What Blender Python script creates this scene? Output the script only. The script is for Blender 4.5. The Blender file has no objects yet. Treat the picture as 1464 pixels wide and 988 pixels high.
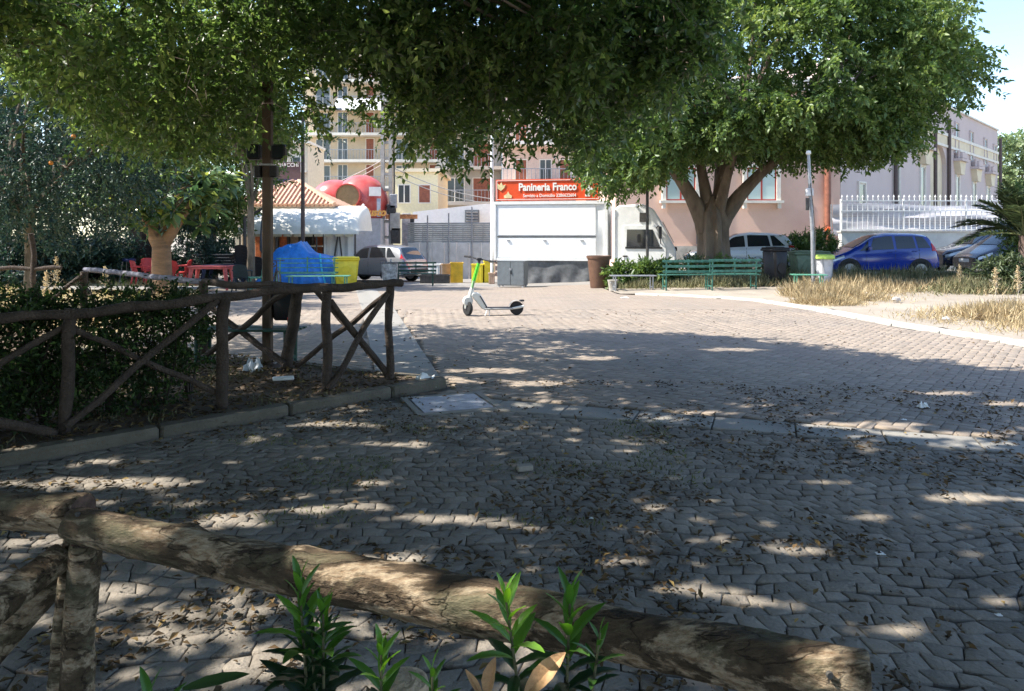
import bpy, math, random
import numpy as np
from mathutils import Vector, Matrix, noise
R = math.radians
random.seed(7)
RNG = np.random.default_rng(7)
SC = bpy.context.scene
COL = SC.collection
# ------------------------------------------------------------------ camera, sky, sun, exposure
F = 1057.0            # focal length in photo pixels (photo is 1464 wide)
EYE = 1.5
cam_d = bpy.data.cameras.new("camera")
cam = bpy.data.objects.new("camera", cam_d); COL.objects.link(cam)
cam.location = (0, 0, EYE); cam.rotation_euler = (R(90), 0, 0)
cam_d.sensor_width = 36; cam_d.lens = 36 * F / 1464.0
cam_d.shift_y = -157.0 / 1464.0
cam_d.clip_start = 0.05; cam_d.clip_end = 2000
SC.camera = cam
SUN_EL = 50.0
SDIR = Vector((-0.995 * math.cos(R(SUN_EL)), -0.10 * math.cos(R(SUN_EL)), math.sin(R(SUN_EL)))).normalized()
w = bpy.data.worlds.new("World"); SC.world = w; w.use_nodes = True
nt = w.node_tree; bg = nt.nodes["Background"]
sky = nt.nodes.new("ShaderNodeTexSky"); sky.sky_type = 'NISHITA'; sky.sun_disc = False
sky.sun_elevation = R(SUN_EL)
sky.sun_rotation = math.atan2(SDIR.x, SDIR.y)
sky.air_density = 1.0; sky.dust_density = 0.6; sky.ozone_density = 1.8
nt.links.new(sky.outputs[0], bg.inputs[0]); bg.inputs[1].default_value = 0.10
sl = bpy.data.lights.new("sun", 'SUN'); sl.energy = 3.0; sl.angle = R(0.53); sl.color = (1.0, 0.945, 0.85)
so = bpy.data.objects.new("sun", sl); COL.objects.link(so)
so.rotation_euler = (-SDIR).to_track_quat('-Z', 'Y').to_euler()
SC.view_settings.view_transform = 'Standard'; SC.view_settings.look = 'None'
SC.view_settings.exposure = 1.95; SC.view_settings.gamma = 1.0
SC.view_settings.use_curve_mapping = False
try:
    SC.cycles.max_bounces = 10; SC.cycles.transmission_bounces = 8; SC.cycles.transparent_max_bounces = 6
    SC.cycles.diffuse_bounces = 6
except Exception: pass

# ------------------------------------------------------------------ helpers
def X(px, D): return (px - 732.0) * D / F
def Zp(py, D): return EYE - (py - 337.0) * D / F
def sstep(t): t = max(0.0, min(1.0, t)); return t * t * (3 - 2 * t)
def gz(x, y):
    """the square falls gently away to the back and left"""
    if y < 15: return 0.0
    return -0.03 * (min(y, 46.0) - 15) * sstep((9 - x) / 9.0) * sstep((x + 14) / 6.0)

_mats = {}
def mat(name, col, rough=0.7, var=0.12, scale=6.0, bump=0.0, bscale=None, metal=0.0, spec=0.4, col2=None, attr=None, coat=0.0, detail=5, stretch=None, trans=0.0, emis=None):
    """procedural material: noise-varied base colour, fine bump"""
    if name in _mats: return _mats[name]
    m = bpy.data.materials.new(name); m.use_nodes = True
    t = m.node_tree; N = t.nodes; L = t.links
    b = N["Principled BSDF"]
    tc = N.new("ShaderNodeTexCoord"); src = tc.outputs["Object"]
    if stretch:
        mp = N.new("ShaderNodeMapping"); mp.inputs["Scale"].default_value = stretch
        L.new(src, mp.inputs[0]); src = mp.outputs[0]
    n = N.new("ShaderNodeTexNoise"); n.inputs["Scale"].default_value = scale; n.inputs["Detail"].default_value = detail
    n.inputs["Roughness"].default_value = 0.65
    L.new(src, n.inputs["Vector"])
    c2 = col2 if col2 else tuple(c * (1 - var * 2.2) for c in col)
    c1 = col if col2 else tuple(min(1, c * (1 + var)) for c in col)
    rp = N.new("ShaderNodeValToRGB"); rp.color_ramp.elements[0].position = 0.32; rp.color_ramp.elements[1].position = 0.68
    rp.color_ramp.elements[0].color = (*c2, 1); rp.color_ramp.elements[1].color = (*c1, 1)
    L.new(n.outputs["Fac"], rp.inputs[0]); out = rp.outputs[0]
    if attr:
        a = N.new("ShaderNodeAttribute"); a.attribute_name = attr
        r2 = N.new("ShaderNodeMapRange"); r2.inputs["To Min"].default_value = 0.72; r2.inputs["To Max"].default_value = 1.25
        L.new(a.outputs["Fac"], r2.inputs["Value"])
        mx = N.new("ShaderNodeVectorMath"); mx.operation = 'SCALE'
        L.new(out, mx.inputs[0]); L.new(r2.outputs[0], mx.inputs["Scale"]); out = mx.outputs[0]
    L.new(out, b.inputs["Base Color"])
    b.inputs["Roughness"].default_value = rough; b.inputs["Metallic"].default_value = metal
    b.inputs["Specular IOR Level"].default_value = spec
    if coat: b.inputs["Coat Weight"].default_value = coat; b.inputs["Coat Roughness"].default_value = 0.05
    if bump:
        bn = N.new("ShaderNodeTexNoise"); bn.inputs["Scale"].default_value = bscale or scale * 5; bn.inputs["Detail"].default_value = 6
        L.new(src, bn.inputs["Vector"])
        bp = N.new("ShaderNodeBump"); bp.inputs["Strength"].default_value = bump; bp.inputs["Distance"].default_value = 0.02
        L.new(bn.outputs["Fac"], bp.inputs["Height"]); L.new(bp.outputs[0], b.inputs["Normal"])
    _mats[name] = m
    return m

def leafmat(name, dark, mid, light, transl=0.35, rough=0.42, spec=0.45):
    if name in _mats: return _mats[name]
    m = bpy.data.materials.new(name); m.use_nodes = True
    t = m.node_tree; N = t.nodes; L = t.links; b = N["Principled BSDF"]
    a = N.new("ShaderNodeAttribute"); a.attribute_name = "tone"
    rp = N.new("ShaderNodeValToRGB"); e = rp.color_ramp.elements
    e[0].color = (*dark, 1); e[1].color = (*light, 1); k = e.new(0.55); k.color = (*mid, 1)
    L.new(a.outputs["Fac"], rp.inputs[0]); L.new(rp.outputs[0], b.inputs["Base Color"])
    b.inputs["Roughness"].default_value = rough; b.inputs["Specular IOR Level"].default_value = spec
    tr = N.new("ShaderNodeBsdfTranslucent")
    hs = N.new("ShaderNodeHueSaturation"); hs.inputs["Value"].default_value = 1.5; hs.inputs["Saturation"].default_value = 1.15; hs.inputs["Hue"].default_value = 0.485
    L.new(rp.outputs[0], hs.inputs["Color"]); L.new(hs.outputs[0], tr.inputs[0])
    mx = N.new("ShaderNodeMixShader"); mx.inputs[0].default_value = transl
    L.new(b.outputs[0], mx.inputs[1]); L.new(tr.outputs[0], mx.inputs[2])
    L.new(mx.outputs[0], N["Material Output"].inputs[0])
    _mats[name] = m
    return m

def glassmat(name, col=(0.02, 0.025, 0.03), rough=0.05, alpha=1.0):
    if name in _mats: return _mats[name]
    m = bpy.data.materials.new(name); m.use_nodes = True
    b = m.node_tree.nodes["Principled BSDF"]
    b.inputs["Base Color"].default_value = (*col, 1); b.inputs["Roughness"].default_value = rough
    b.inputs["Specular IOR Level"].default_value = 0.8
    if alpha < 1: b.inputs["Alpha"].default_value = alpha
    _mats[name] = m
    return m

class MB:
    """collects shapes and links them as ONE mesh object"""
    def __init__(s): s.v = []; s.f = []; s.mi = []; s.m = 0
    def add(s, vs, fs):
        o = len(s.v); s.v += [tuple(v) for v in vs]; s.f += [tuple(i + o for i in f) for f in fs]; s.mi += [s.m] * len(fs); return s
    def box(s, c, d, rz=0.0, rx=0.0, ry=0.0, bev=0.0, taper=1.0):
        hx, hy, hz = d[0] / 2, d[1] / 2, d[2] / 2
        M = Matrix.Translation(c) @ Matrix.Rotation(rz, 4, 'Z') @ Matrix.Rotation(ry, 4, 'Y') @ Matrix.Rotation(rx, 4, 'X')
        if bev <= 0:
            vs = [(sx * hx * (taper if sz < 0 else 1), sy * hy * (taper if sz < 0 else 1), sz * hz) for sz in (-1, 1) for sy in (-1, 1) for sx in (-1, 1)]
            fs = [(0, 2, 3, 1), (4, 5, 7, 6), (0, 1, 5, 4), (2, 6, 7, 3), (0, 4, 6, 2), (1, 3, 7, 5)]
        else:
            b = min(bev, hx * .9, hy * .9, hz * .9); vs = []; 
            def ring(ix, iy, z, tp):
                return [(x * tp, y * tp, z) for x, y in ((-ix + b, -iy), (ix - b, -iy), (ix, -iy + b), (ix, iy - b), (ix - b, iy), (-ix + b, iy), (-ix, iy - b), (-ix, -iy + b))]
            vs += ring(hx - b * .6, hy - b * .6, -hz, taper) + ring(hx, hy, -hz + b, taper) + ring(hx, hy, hz - b, 1) + ring(hx - b * .6, hy - b * .6, hz, 1)
            fs = [tuple(range(7, -1, -1)), tuple(range(24, 32))]
            for r in range(3):
                for k in range(8):
                    k2 = (k + 1) % 8; fs.append((r * 8 + k, r * 8 + k2, r * 8 + 8 + k2, r * 8 + 8 + k))
        return s.add([M @ Vector(v) for v in vs], fs)
    def tube(s, pts, rad, seg=8, cap=True, nz=0.0, nsc=8.0):
        pts = [Vector(p) for p in pts]; n = len(pts)
        if not hasattr(rad, '__len__'): rad = [rad] * n
        vs = []; fs = []; prev = None
        for i, p in enumerate(pts):
            t = (pts[min(i + 1, n - 1)] - pts[max(i - 1, 0)]).normalized()
            if prev is None:
                a = Vector((0, 0, 1)) if abs(t.z) < 0.9 else Vector((1, 0, 0)); u = t.cross(a).normalized()
            else: u = (prev - t * prev.dot(t)).normalized()
            prev = u; v2 = t.cross(u)
            for k in range(seg):
                a = 2 * math.pi * k / seg; d = u * math.cos(a) + v2 * math.sin(a)
                rr = rad[i]
                if nz: rr *= 1 + nz * noise.noise((p + d * rr) * nsc) * 2
                vs.append(p + d * rr)
        for i in range(n - 1):
            for k in range(seg):
                k2 = (k + 1) % seg; fs.append((i * seg + k, i * seg + k2, (i + 1) * seg + k2, (i + 1) * seg + k))
        if cap: fs.append(tuple(range(seg - 1, -1, -1))); fs.append(tuple(range((n - 1) * seg, n * seg)))
        return s.add(vs, fs)
    def lathe(s, prof, c=(0, 0, 0), seg=20, axis='Z', sc=(1, 1), M=None, cap=True):
        vs = []; fs = []; n = len(prof); c = Vector(c)
        for r, h in prof:
            for k in range(seg):
                a = 2 * math.pi * k / seg; x, y = r * math.cos(a) * sc[0], r * math.sin(a) * sc[1]
                v = Vector((x, y, h)) if axis == 'Z' else (Vector((x, h, y)) if axis == 'Y' else Vector((h, x, y)))
                vs.append(c + (M @ v if M else v))
        for i in range(n - 1):
            for k in range(seg):
                k2 = (k + 1) % seg; fs.append((i * seg + k, i * seg + k2, (i + 1) * seg + k2, (i + 1) * seg + k))
        if cap: fs.append(tuple(range(seg))); fs.append(tuple(range((n - 1) * seg, n * seg)))
        return s.add(vs, fs)
    def prism(s, poly, y0, y1, plane='XZ'):
        n = len(poly)
        if plane == 'XZ': vs = [(a, y0, b) for a, b in poly] + [(a, y1, b) for a, b in poly]
        elif plane == 'YZ': vs = [(y0, a, b) for a, b in poly] + [(y1, a, b) for a, b in poly]
        else: vs = [(a, b, y0) for a, b in poly] + [(a, b, y1) for a, b in poly]
        fs = [tuple(range(n)), tuple(range(2 * n - 1, n - 1, -1))] + [(i, i + n, (i + 1) % n + n, (i + 1) % n) for i in range(n)]
        return s.add(vs, fs)
    def build(s, name, m, parent=None, smooth=False, loc=None, rz=0.0, fix=True):
        me = bpy.data.meshes.new(name); me.from_pydata(s.v, [], s.f)
        for x in (m if isinstance(m, (list, tuple)) else [m]): me.materials.append(x)
        me.polygons.foreach_set("material_index", s.mi)
        if fix:
            import bmesh
            bm = bmesh.new(); bm.from_mesh(me); bmesh.ops.recalc_face_normals(bm, faces=bm.faces); bm.to_mesh(me); bm.free()
        if smooth:
            me.polygons.foreach_set("use_smooth", [True] * len(me.polygons))
            try: me.set_sharp_from_angle(angle=R(38))
            except Exception: pass
        me.update()
        o = bpy.data.objects.new(name, me); COL.objects.link(o)
        if parent: o.parent = parent
        if loc: o.location = loc
        if rz: o.rotation_euler.z = rz
        return o

def tag(o, label=None, cat=None, group=None, kind=None):
    if label: o["label"] = label
    if cat: o["category"] = cat
    if group: o["group"] = group
    if kind: o["kind"] = kind
    return o
def thing(name, label, cat, loc=(0, 0, 0), rz=0.0, group=None):
    o = bpy.data.objects.new(name, None); COL.objects.link(o); o.location = loc; o.rotation_euler = (0, 0, rz)
    o.empty_display_size = 0.2
    return tag(o, label, cat, group)
def copy_tree(o, parent=None):
    c = o.copy(); COL.objects.link(c)
    if parent: c.parent = parent
    for ch in list(o.children): copy_tree(ch, c)
    return c
def dup(o, label, loc, rz=0.0, group=None, scale=None):
    c = copy_tree(o); c.location = loc; c.rotation_euler = (0, 0, rz); c["label"] = label
    if group: c["group"] = group
    if scale: c.scale = scale
    return c
def P(x, y, dz=0.0): return (x, y, gz(x, y) + dz)

def npmesh(name, V, T, m, parent=None, tone=None, smooth=False):
    """fast mesh from numpy arrays: V (n,3), T (k,3)"""
    me = bpy.data.meshes.new(name); me.vertices.add(len(V)); me.vertices.foreach_set("co", V.astype(np.float32).ravel())
    k = T.shape[1]
    me.loops.add(T.size); me.loops.foreach_set("vertex_index", T.astype(np.int32).ravel())
    me.polygons.add(len(T)); me.polygons.foreach_set("loop_start", np.arange(0, T.size, k, dtype=np.int32))
    me.materials.append(m)
    if tone is not None:
        a = me.attributes.new("tone", 'FLOAT', 'FACE'); a.data.foreach_set("value", tone.astype(np.float32))
    me.update(calc_edges=True)
    if smooth: me.polygons.foreach_set("use_smooth", [True] * len(me.polygons))
    o = bpy.data.objects.new(name, me); COL.objects.link(o)
    if parent: o.parent = parent
    return o
def nrm(a): return a / (np.linalg.norm(a, axis=1, keepdims=True) + 1e-9)
def leaf_arrays(C, D, Nn, l, wd, tone, fold=0.25, six=False):
    """C base points, D directions, Nn normals -> folded leaf blades"""
    n = len(C); D = nrm(D); S = nrm(np.cross(D, Nn)); U = nrm(np.cross(S, D))
    l = np.broadcast_to(l, n)[:, None]; wd = np.broadcast_to(wd, n)[:, None]
    if not six:
        V = np.stack([C, C + D * l * .45 + S * wd * .5 + U * wd * fold, C + D * l - U * l * .08, C + D * l * .45 - S * wd * .5 + U * wd * fold], 1).reshape(-1, 3)
        b = (np.arange(n) * 4)[:, None]
        T = np.concatenate([b + np.array([[0, 1, 2]]), b + np.array([[0, 2, 3]])], 1).reshape(-1, 3)
        return V, T, np.repeat(tone, 2)
    V = np.stack([C, C + D * l * .28 + S * wd * .42 + U * wd * fold, C + D * l * .62 + S * wd * .45 + U * wd * fold, C + D * l - U * l * .12,
                  C + D * l * .62 - S * wd * .45 + U * wd * fold, C + D * l * .28 - S * wd * .42 + U * wd * fold, C + D * l * .5], 1).reshape(-1, 3)
    b = (np.arange(n) * 7)[:, None]
    T = np.concatenate([b + np.array([q]) for q in ([0, 1, 6], [1, 2, 6], [2, 3, 6], [3, 4, 6], [4, 5, 6], [5, 0, 6])], 1).reshape(-1, 3)
    return V, T, np.repeat(tone, 6)
def twigs(starts, dirs, L, nl, ll, lw, droop=0.3, rng=RNG, tonebase=None, up=0.6, six=False, tsd=.2):
    """leafy twigs: leaves alternate along each drooping twig"""
    n = len(starts); t = (np.arange(nl) + .5) / nl
    dirs = nrm(dirs); Ls = L * rng.uniform(.7, 1.3, (n, 1, 1))
    C = starts[:, None, :] + dirs[:, None, :] * t[None, :, None] * Ls
    C[:, :, 2] -= (t ** 2)[None, :] * droop * Ls[:, :, 0]
    tang = dirs[:, None, :] + np.array([0, 0, -1.0]) * (2 * t * droop)[None, :, None]
    side = nrm(np.cross(dirs, rng.normal(size=(n, 3))))[:, None, :] * np.where(np.arange(nl) % 2 == 0, 1, -1)[None, :, None]
    D = tang * .6 + side * .8 + rng.normal(size=(n, nl, 3)) * .5
    Nn = np.array([0, 0, 1.0]) * up + rng.normal(size=(n, nl, 3)) * .45
    tb = (tonebase if tonebase is not None else rng.uniform(.3, .7, n))[:, None]
    tone = np.clip(tb + rng.normal(size=(n, nl)) * tsd, 0, 1)
    N = n * nl
    sz = rng.uniform(.7, 1.2, N)
    out = leaf_arrays(C.reshape(N, 3) + rng.normal(size=(N, 3)) * L * .04, D.reshape(N, 3), Nn.reshape(N, 3), ll * sz, lw * sz, tone.ravel(), six=six)
    tw = (starts, C[:, -1, :])
    return out, tw
def twig_stems(mb, a, b, r, every=1):
    for p, q in list(zip(a, b))[::every]:
        p = Vector(p); q = Vector(q); mid = (p + q) / 2 + Vector((0, 0, .04)); mb.tube([p, mid, q], [r, r * .8, r * .4], 3, cap=False)

# shared materials
M_bark = mat("bark_grey_brown", (.20, .155, .11), .9, .3, 4, .9, 25, stretch=(1, 1, .35))
M_pine = mat("rustic_pole_wood", (.10, .07, .05), .85, .3, 9, .7, 60)
M_black = mat("black_plastic", (.015, .015, .017), .5, .1)
M_rubber = mat("tyre_rubber", (.02, .02, .021), .8, .1)
M_chrome = mat("rim_metal", (.45, .46, .48), .3, .05, metal=.8)
M_greenpaint = mat("bench_green_paint", (.045, .155, .12), .45, .25, 12, .1)
M_greenlight = mat("bench_pale_green_paint", (.10, .30, .20), .45, .2, 12, .1)
M_greendark = mat("bench_dark_green_paint", (.02, .07, .05), .5, .2, 12, .1)
M_steel = mat("galvanised_steel", (.35, .36, .38), .45, .15, 10, metal=.5)
M_darksteel = mat("dark_steel", (.07, .065, .06), .6, .25, 10)
M_white = mat("white_paint", (.78, .78, .76), .5, .06, 3)
M_tarpblue = mat("blue_tarpaulin", (.02, .19, .60), .45, .15, 5, .4, 30)
M_yellow = mat("yellow_plastic", (.75, .60, .04), .45, .08, 5)
M_red = mat("red_plastic", (.55, .05, .045), .45, .12, 6)
M_pinkred = mat("faded_red_plastic", (.70, .14, .13), .5, .15, 6)
M_darkgreen = mat("dark_green_plastic", (.018, .035, .04), .5, .15)
M_greyplastic = mat("grey_panel_paint", (.16, .18, .19), .5, .1)
M_brownbin = mat("brown_plastic", (.13, .07, .045), .55, .12)
M_glass = glassmat("dark_window_glass")

# ------------------------------------------------------------------ ground and paving
M_dirt = mat("dusty_ground", (.34, .295, .24), .95, .2, .8, .5, 12, col2=(.24, .205, .165), detail=8)
M_road = mat("pale_asphalt", (.26, .24, .22), .95, .12, 1.2, .3, 40, col2=(.20, .187, .17), detail=8)
M_mortar = mat("joint_dirt", (.11, .097, .08), .95, .3, 3)
M_cobble = mat("worn_grey_cobble", (.28, .243, .20), .9, .2, 1.1, .6, 45, col2=(.15, .133, .113), attr="tone", detail=9)
M_brick = mat("worn_paving_block", (.295, .238, .188), .88, .15, .9, .35, 40, col2=(.225, .19, .16), attr="tone", detail=8)
M_slab = mat("pale_stone_slab", (.29, .27, .24), .8, .12, 3, .3, 40, col2=(.22, .208, .188), detail=8)
M_kerbw = mat("white_kerb_stone", (.48, .455, .41), .85, .12, 4, .3, 30)
M_kerb = mat("mossy_kerb_stone", (.15, .13, .10), .9, .3, 3, .7, 30, col2=(.08, .07, .052), detail=8)
M_soil = mat("planter_soil", (.17, .12, .08), .95, .3, 4, .9, 20, col2=(.07, .05, .035), detail=8)

def grid_sheet(name, xs, ys, zf, m, inside=None, kind="structure", label=None):
    nx, ny = len(xs), len(ys)
    v = [(x, y, zf(x, y)) for y in ys for x in xs]; f = []
    for j in range(ny - 1):
        for i in range(nx - 1):
            if inside and not inside((xs[i] + xs[i + 1]) / 2, (ys[j] + ys[j + 1]) / 2): continue
            f.append((j * nx + i, j * nx + i + 1, (j + 1) * nx + i + 1, (j + 1) * nx + i))
    b = MB(); b.add(v, f); o = b.build(name, m, fix=False); return tag(o, kind=kind, label=label)
xs = [-600, -300, -150, -80] + list(np.arange(-50, 61, 2.0)) + [90, 180, 350, 600]
ys = [-300, -100, -40] + list(np.arange(-10, 80, 1.5)) + [100, 150, 250, 500, 900]
grid_sheet("ground", xs, ys, lambda x, y: gz(x, y) - .05 - (.9 if y > 99 else 0), M_dirt)

def xr(y): return float(np.interp(y, [0, 5, 7, 10.2, 12.1, 14.5, 17.4, 19.0, 20.3, 20.6, 30], [9.2, 8.2, 7.8, 7.1, 6.55, 6.25, 5.7, 4.6, 3.2, 3.1, 3.1]))
def band_y(x): return 6.52 - 0.352 * x            # centre line of the pale stone band
def kerb_x(y): return -3.35 + (y - 4.84) * 1.031  # kerb line of the planter
def xl(y): return kerb_x(y) if y < 7.3 else (-1.0 - (y - 7.3) * 1.6 if y < 9.3 else max(-8.0, -4.2 - (y - 9.3) * 1.4))

M_brickflat = mat("worn_paving_far", (.305, .248, .198), .9, .12, .9, .2, 40, col2=(.245, .207, .175), detail=8)
# paving block joints in the far part
def add_bricktex(m, sc=9.1):
    t = m.node_tree; N = t.nodes; L = t.links; b = N["Principled BSDF"]
    lk = b.inputs["Base Color"].links[0]; src = lk.from_socket
    tc = N.new("ShaderNodeTexCoord"); mp = N.new("ShaderNodeMapping"); mp.inputs["Rotation"].default_value = (0, 0, R(45))
    L.new(tc.outputs["Object"], mp.inputs[0])
    bt = N.new("ShaderNodeTexBrick"); bt.inputs["Scale"].default_value = 1.0; bt.inputs["Brick Width"].default_value = .22; bt.inputs["Row Height"].default_value = .11
    bt.inputs["Mortar Size"].default_value = .006; bt.inputs["Color1"].default_value = (1, 1, 1, 1); bt.inputs["Color2"].default_value = (.86, .84, .82, 1); bt.inputs["Mortar"].default_value = (.45, .43, .4, 1)
    L.new(mp.outputs[0], bt.inputs[0])
    mx = N.new("ShaderNodeMix"); mx.data_type = 'RGBA'; mx.blend_type = 'MULTIPLY'; mx.inputs[0].default_value = .8
    L.new(src, mx.inputs[6]); L.new(bt.outputs[0], mx.inputs[7]); L.new(mx.outputs[2], b.inputs["Base Color"])
add_bricktex(M_brickflat)
YB = 15.0
ys2 = list(np.arange(YB, 27.01, .5)); n = 24
v = []; f = []
for y in ys2:
    a, b_ = xl(y), xr(y) - .15
    for k in range(n + 1):
        x = a + (b_ - a) * k / n; v.append((x, y, gz(x, y) - .002))
for j in range(len(ys2) - 1):
    for k in range(n): f.append((j * (n + 1) + k, j * (n + 1) + k + 1, (j + 1) * (n + 1) + k + 1, (j + 1) * (n + 1) + k))
tag(MB().add(v, f).build("square_paving", M_brickflat, fix=False), kind="structure")
street = grid_sheet("street", list(np.arange(-40, 61, 2.5)), list(np.arange(27, 37.1, 1)), lambda x, y: gz(x, y) - .006, M_road)
v = [(-9, -8, -.016), (9.6, -8, -.016), (9.6, YB, -.016), (-9, YB, -.016)]
paving_bed = tag(MB().add(v, [(0, 1, 2, 3)]).build("paving", M_mortar, fix=False), kind="structure")

def quads_mesh(Q, tone, name, m, parent, cham=.006, gap=.004, zj=.0015, kind=None, rng=RNG):
    """Q (n,4,2): corners of stones seen from above; each becomes a chamfered block"""
    n = len(Q); c = Q.mean(1, keepdims=True)
    d = Q - c; ln = np.linalg.norm(d, axis=2, keepdims=True)
    outer = c + d * (1 - gap / ln * 1.3); top = c + d * (1 - (gap + cham) / ln * 1.3)
    z0 = rng.uniform(-zj, zj, (n, 1)); tx = rng.normal(size=(n, 1)) * zj * 6; ty = rng.normal(size=(n, 1)) * zj * 6
    zt = z0 + (d[:, :, 0] * tx + d[:, :, 1] * ty)
    V = np.concatenate([np.dstack([top, zt]), np.dstack([outer, zt - cham * .8]), np.dstack([outer, zt * 0 - .03])], 1)
    return V, tone
def quads_obj(V, tone, name, m, parent, kind=None):
    n = len(V); b = (np.arange(n) * 12)[:, None]
    fs = [[0, 1, 2, 3]] + [[k, 4 + k, 4 + (k + 1) % 4, (k + 1) % 4] for k in range(4)] + [[4 + k, 8 + k, 8 + (k + 1) % 4, 4 + (k + 1) % 4] for k in range(4)]
    T = np.concatenate([b + np.array([q]) for q in fs], 0)
    o = npmesh(name, V.reshape(-1, 3), T, m, parent, np.tile(tone, 9))
    if kind: o["kind"] = kind
    return o
def lay(Q, tone, name, m, parent, cap=296, stuffname=None, **kw):
    V, tone = quads_mesh(np.array(Q), np.array(tone), name, m, parent, **kw)
    c = np.array(Q).mean(1); vis = (np.abs(c[:, 0]) < .66 * c[:, 1]) & (c[:, 1] > 2.5)
    key = np.where(vis, c[:, 1], 1e3 + c[:, 1]); order = np.argsort(key)
    for i in order[:cap]: quads_obj(V[i:i + 1], tone[i:i + 1], name, m, parent)
    if len(order) > cap: quads_obj(V[order[cap:]], tone[order[cap:]], stuffname or name + "s", m, parent, kind="stuff")
# irregular worn setts close by
cob = tag(bpy.data.objects.new("cobble_paving", None), kind="structure"); COL.objects.link(cob)
def warp(u, v_):
    x = u + .05 * math.sin(v_ * 2.3) + .03 * math.sin(v_ * 5.1 + u); y = v_ + .045 * math.sin(u * 2.1 + .4 * v_) + .03 * math.sin(u * 5.7)
    return x, y
SW, SH = .112, .092
Q = []; tn = []
rr = random.Random(3)
jit = {}
def corner(i, j, half):
    k = (round(i * 2 + half), j)
    if k not in jit: jit[k] = (rr.gauss(0, .017), rr.gauss(0, .013))
    x, y = warp((i + half / 2) * SW, j * SH); return (x + jit[k][0], y + jit[k][1])
for j in range(int(1.2 / SH), int(9.5 / SH)):
    h = j % 2
    for i in range(-72, 80):
        # corners shared with neighbours: rows offset by half a stone
        a = corner(i, j, h); b_ = corner(i + 1, j, h); c = corner(i + 1, j + 1, h); d = corner(i, j + 1, h)
        cx, cy = (a[0] + c[0]) / 2, (a[1] + c[1]) / 2
        if cy > band_y(cx) - .24 or cx < kerb_x(cy) + .12 or cx > 8.6 or abs(cx) > cy * .75 + 2.5: continue
        Q.append([a, b_, c, d]); tn.append(min(1, max(0, rr.gauss(.5, .2))))
lay(Q, tn, "cobble", M_cobble, cob, gap=.0026, cham=.005, zj=.002, stuffname="cobbles")
# interlocking herringbone blocks beyond the band
hb = tag(bpy.data.objects.new("block_paving", None), kind="structure"); COL.objects.link(hb)
Q = []; tn = []; a_ = .105; ca, sa = math.cos(R(52)), math.sin(R(52))
def strip_x(y): return -1.02 - (y - 7.5) * .225
for c_ in range(-190, 190):
    for r_ in range(-190, 190):
        k = (c_ - r_) % 4
        if k == 0: rc = (c_, r_, c_ + 2, r_ + 1)
        elif k == 3: rc = (c_, r_, c_ + 1, r_ + 2)
        else: continue
        pts = [(rc[0], rc[1]), (rc[2], rc[1]), (rc[2], rc[3]), (rc[0], rc[3])]
        pts = [(p[0] * a_, p[1] * a_) for p in pts]
        pts = [(p[0] * ca - p[1] * sa, p[0] * sa + p[1] * ca + 9) for p in pts]
        cx = sum(p[0] for p in pts) / 4; cy = sum(p[1] for p in pts) / 4
        if cy < band_y(cx) + .22 or cy > YB or cx > xr(cy) - .22 or cx < xl(cy) or cx > 8.5: continue
        if abs(cx - strip_x(cy)) < .37 and cy > 7.2: continue
        if cy < 7.6 and cx < -.7: continue
        Q.append(pts); tn.append(min(1, max(0, rr.gauss(.5, .13))))
lay(Q, tn, "paving_block", M_brick, hb, gap=.003, cham=.006, zj=.0012, stuffname="paving_blocks")
# pale slabs: band across, strip going back, square cover
bd = tag(bpy.data.objects.new("stone_band", None), kind="structure"); COL.objects.link(bd)
def slab(parent, p, q, wd, z0=.002, m=None, name="slab", th=.05, gap=.012, bev=.008):
    p = Vector(p); q = Vector(q); L_ = (q - p).length; an = math.atan2(q.y - p.y, q.x - p.x); c = (p + q) / 2
    zz = gz(c.x, c.y) + z0
    b = MB(); b.box((0, 0, -th / 2), (L_ - gap, wd, th), bev=bev)
    o = b.build(name, m or M_slab, parent); o.location = (c.x, c.y, zz + random.uniform(-.001, .001)); o.rotation_euler.z = an + random.gauss(0, .002)
    return o
x = -.72
while x < 8.2:
    L_ = .62; slab(bd, (x, band_y(x), 0), (x + L_ * .943, band_y(x + L_ * .943), 0), .36, z0=.003); x += L_ * .943
st = tag(bpy.data.objects.new("stone_strip", None), kind="structure"); COL.objects.link(st)
y = 7.55
while y < 24:
    L_ = .62; a = (strip_x(y), y, 0); b_ = (strip_x(y + L_), y + L_, 0)
    slab(st, a, b_, .66, z0=.003 if y < YB else .004); y += L_ * .985
cov = tag(bpy.data.objects.new("manhole_cover", None), kind="structure"); COL.objects.link(cov); cov.location = (-.55, 6.62, .004); cov.rotation_euler.z = R(20)
M_cover = mat("zinc_cover", (.30, .32, .36), .45, .2, 8, .2, metal=.2)
MB().box((0, 0, -.02), (.62, .60, .045), bev=.006).build("cover_plate", M_cover, cov)
b = MB(); b.box((0, .33, -.02), (.76, .05, .05)).box((0, -.33, -.02), (.76, .05, .05)).box((-.355, 0, -.02), (.05, .61, .05)).box((.355, 0, -.02), (.05, .61, .05)); b.build("cover_frame", M_slab, cov)
# white kerb stones along the dry verge
kb = tag(bpy.data.objects.new("verge_kerb", None), kind="structure"); COL.objects.link(kb)
yy = [4.6 + i * .98 for i in range(16)] + [19.6, 20.1]
for i in range(len(yy) - 1):
    slab(kb, (xr(yy[i]), yy[i], 0), (xr(yy[i + 1]), yy[i + 1], 0), .30, z0=.035, m=M_kerbw, name="kerb_stone", th=.12, gap=.015, bev=.015)
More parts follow.
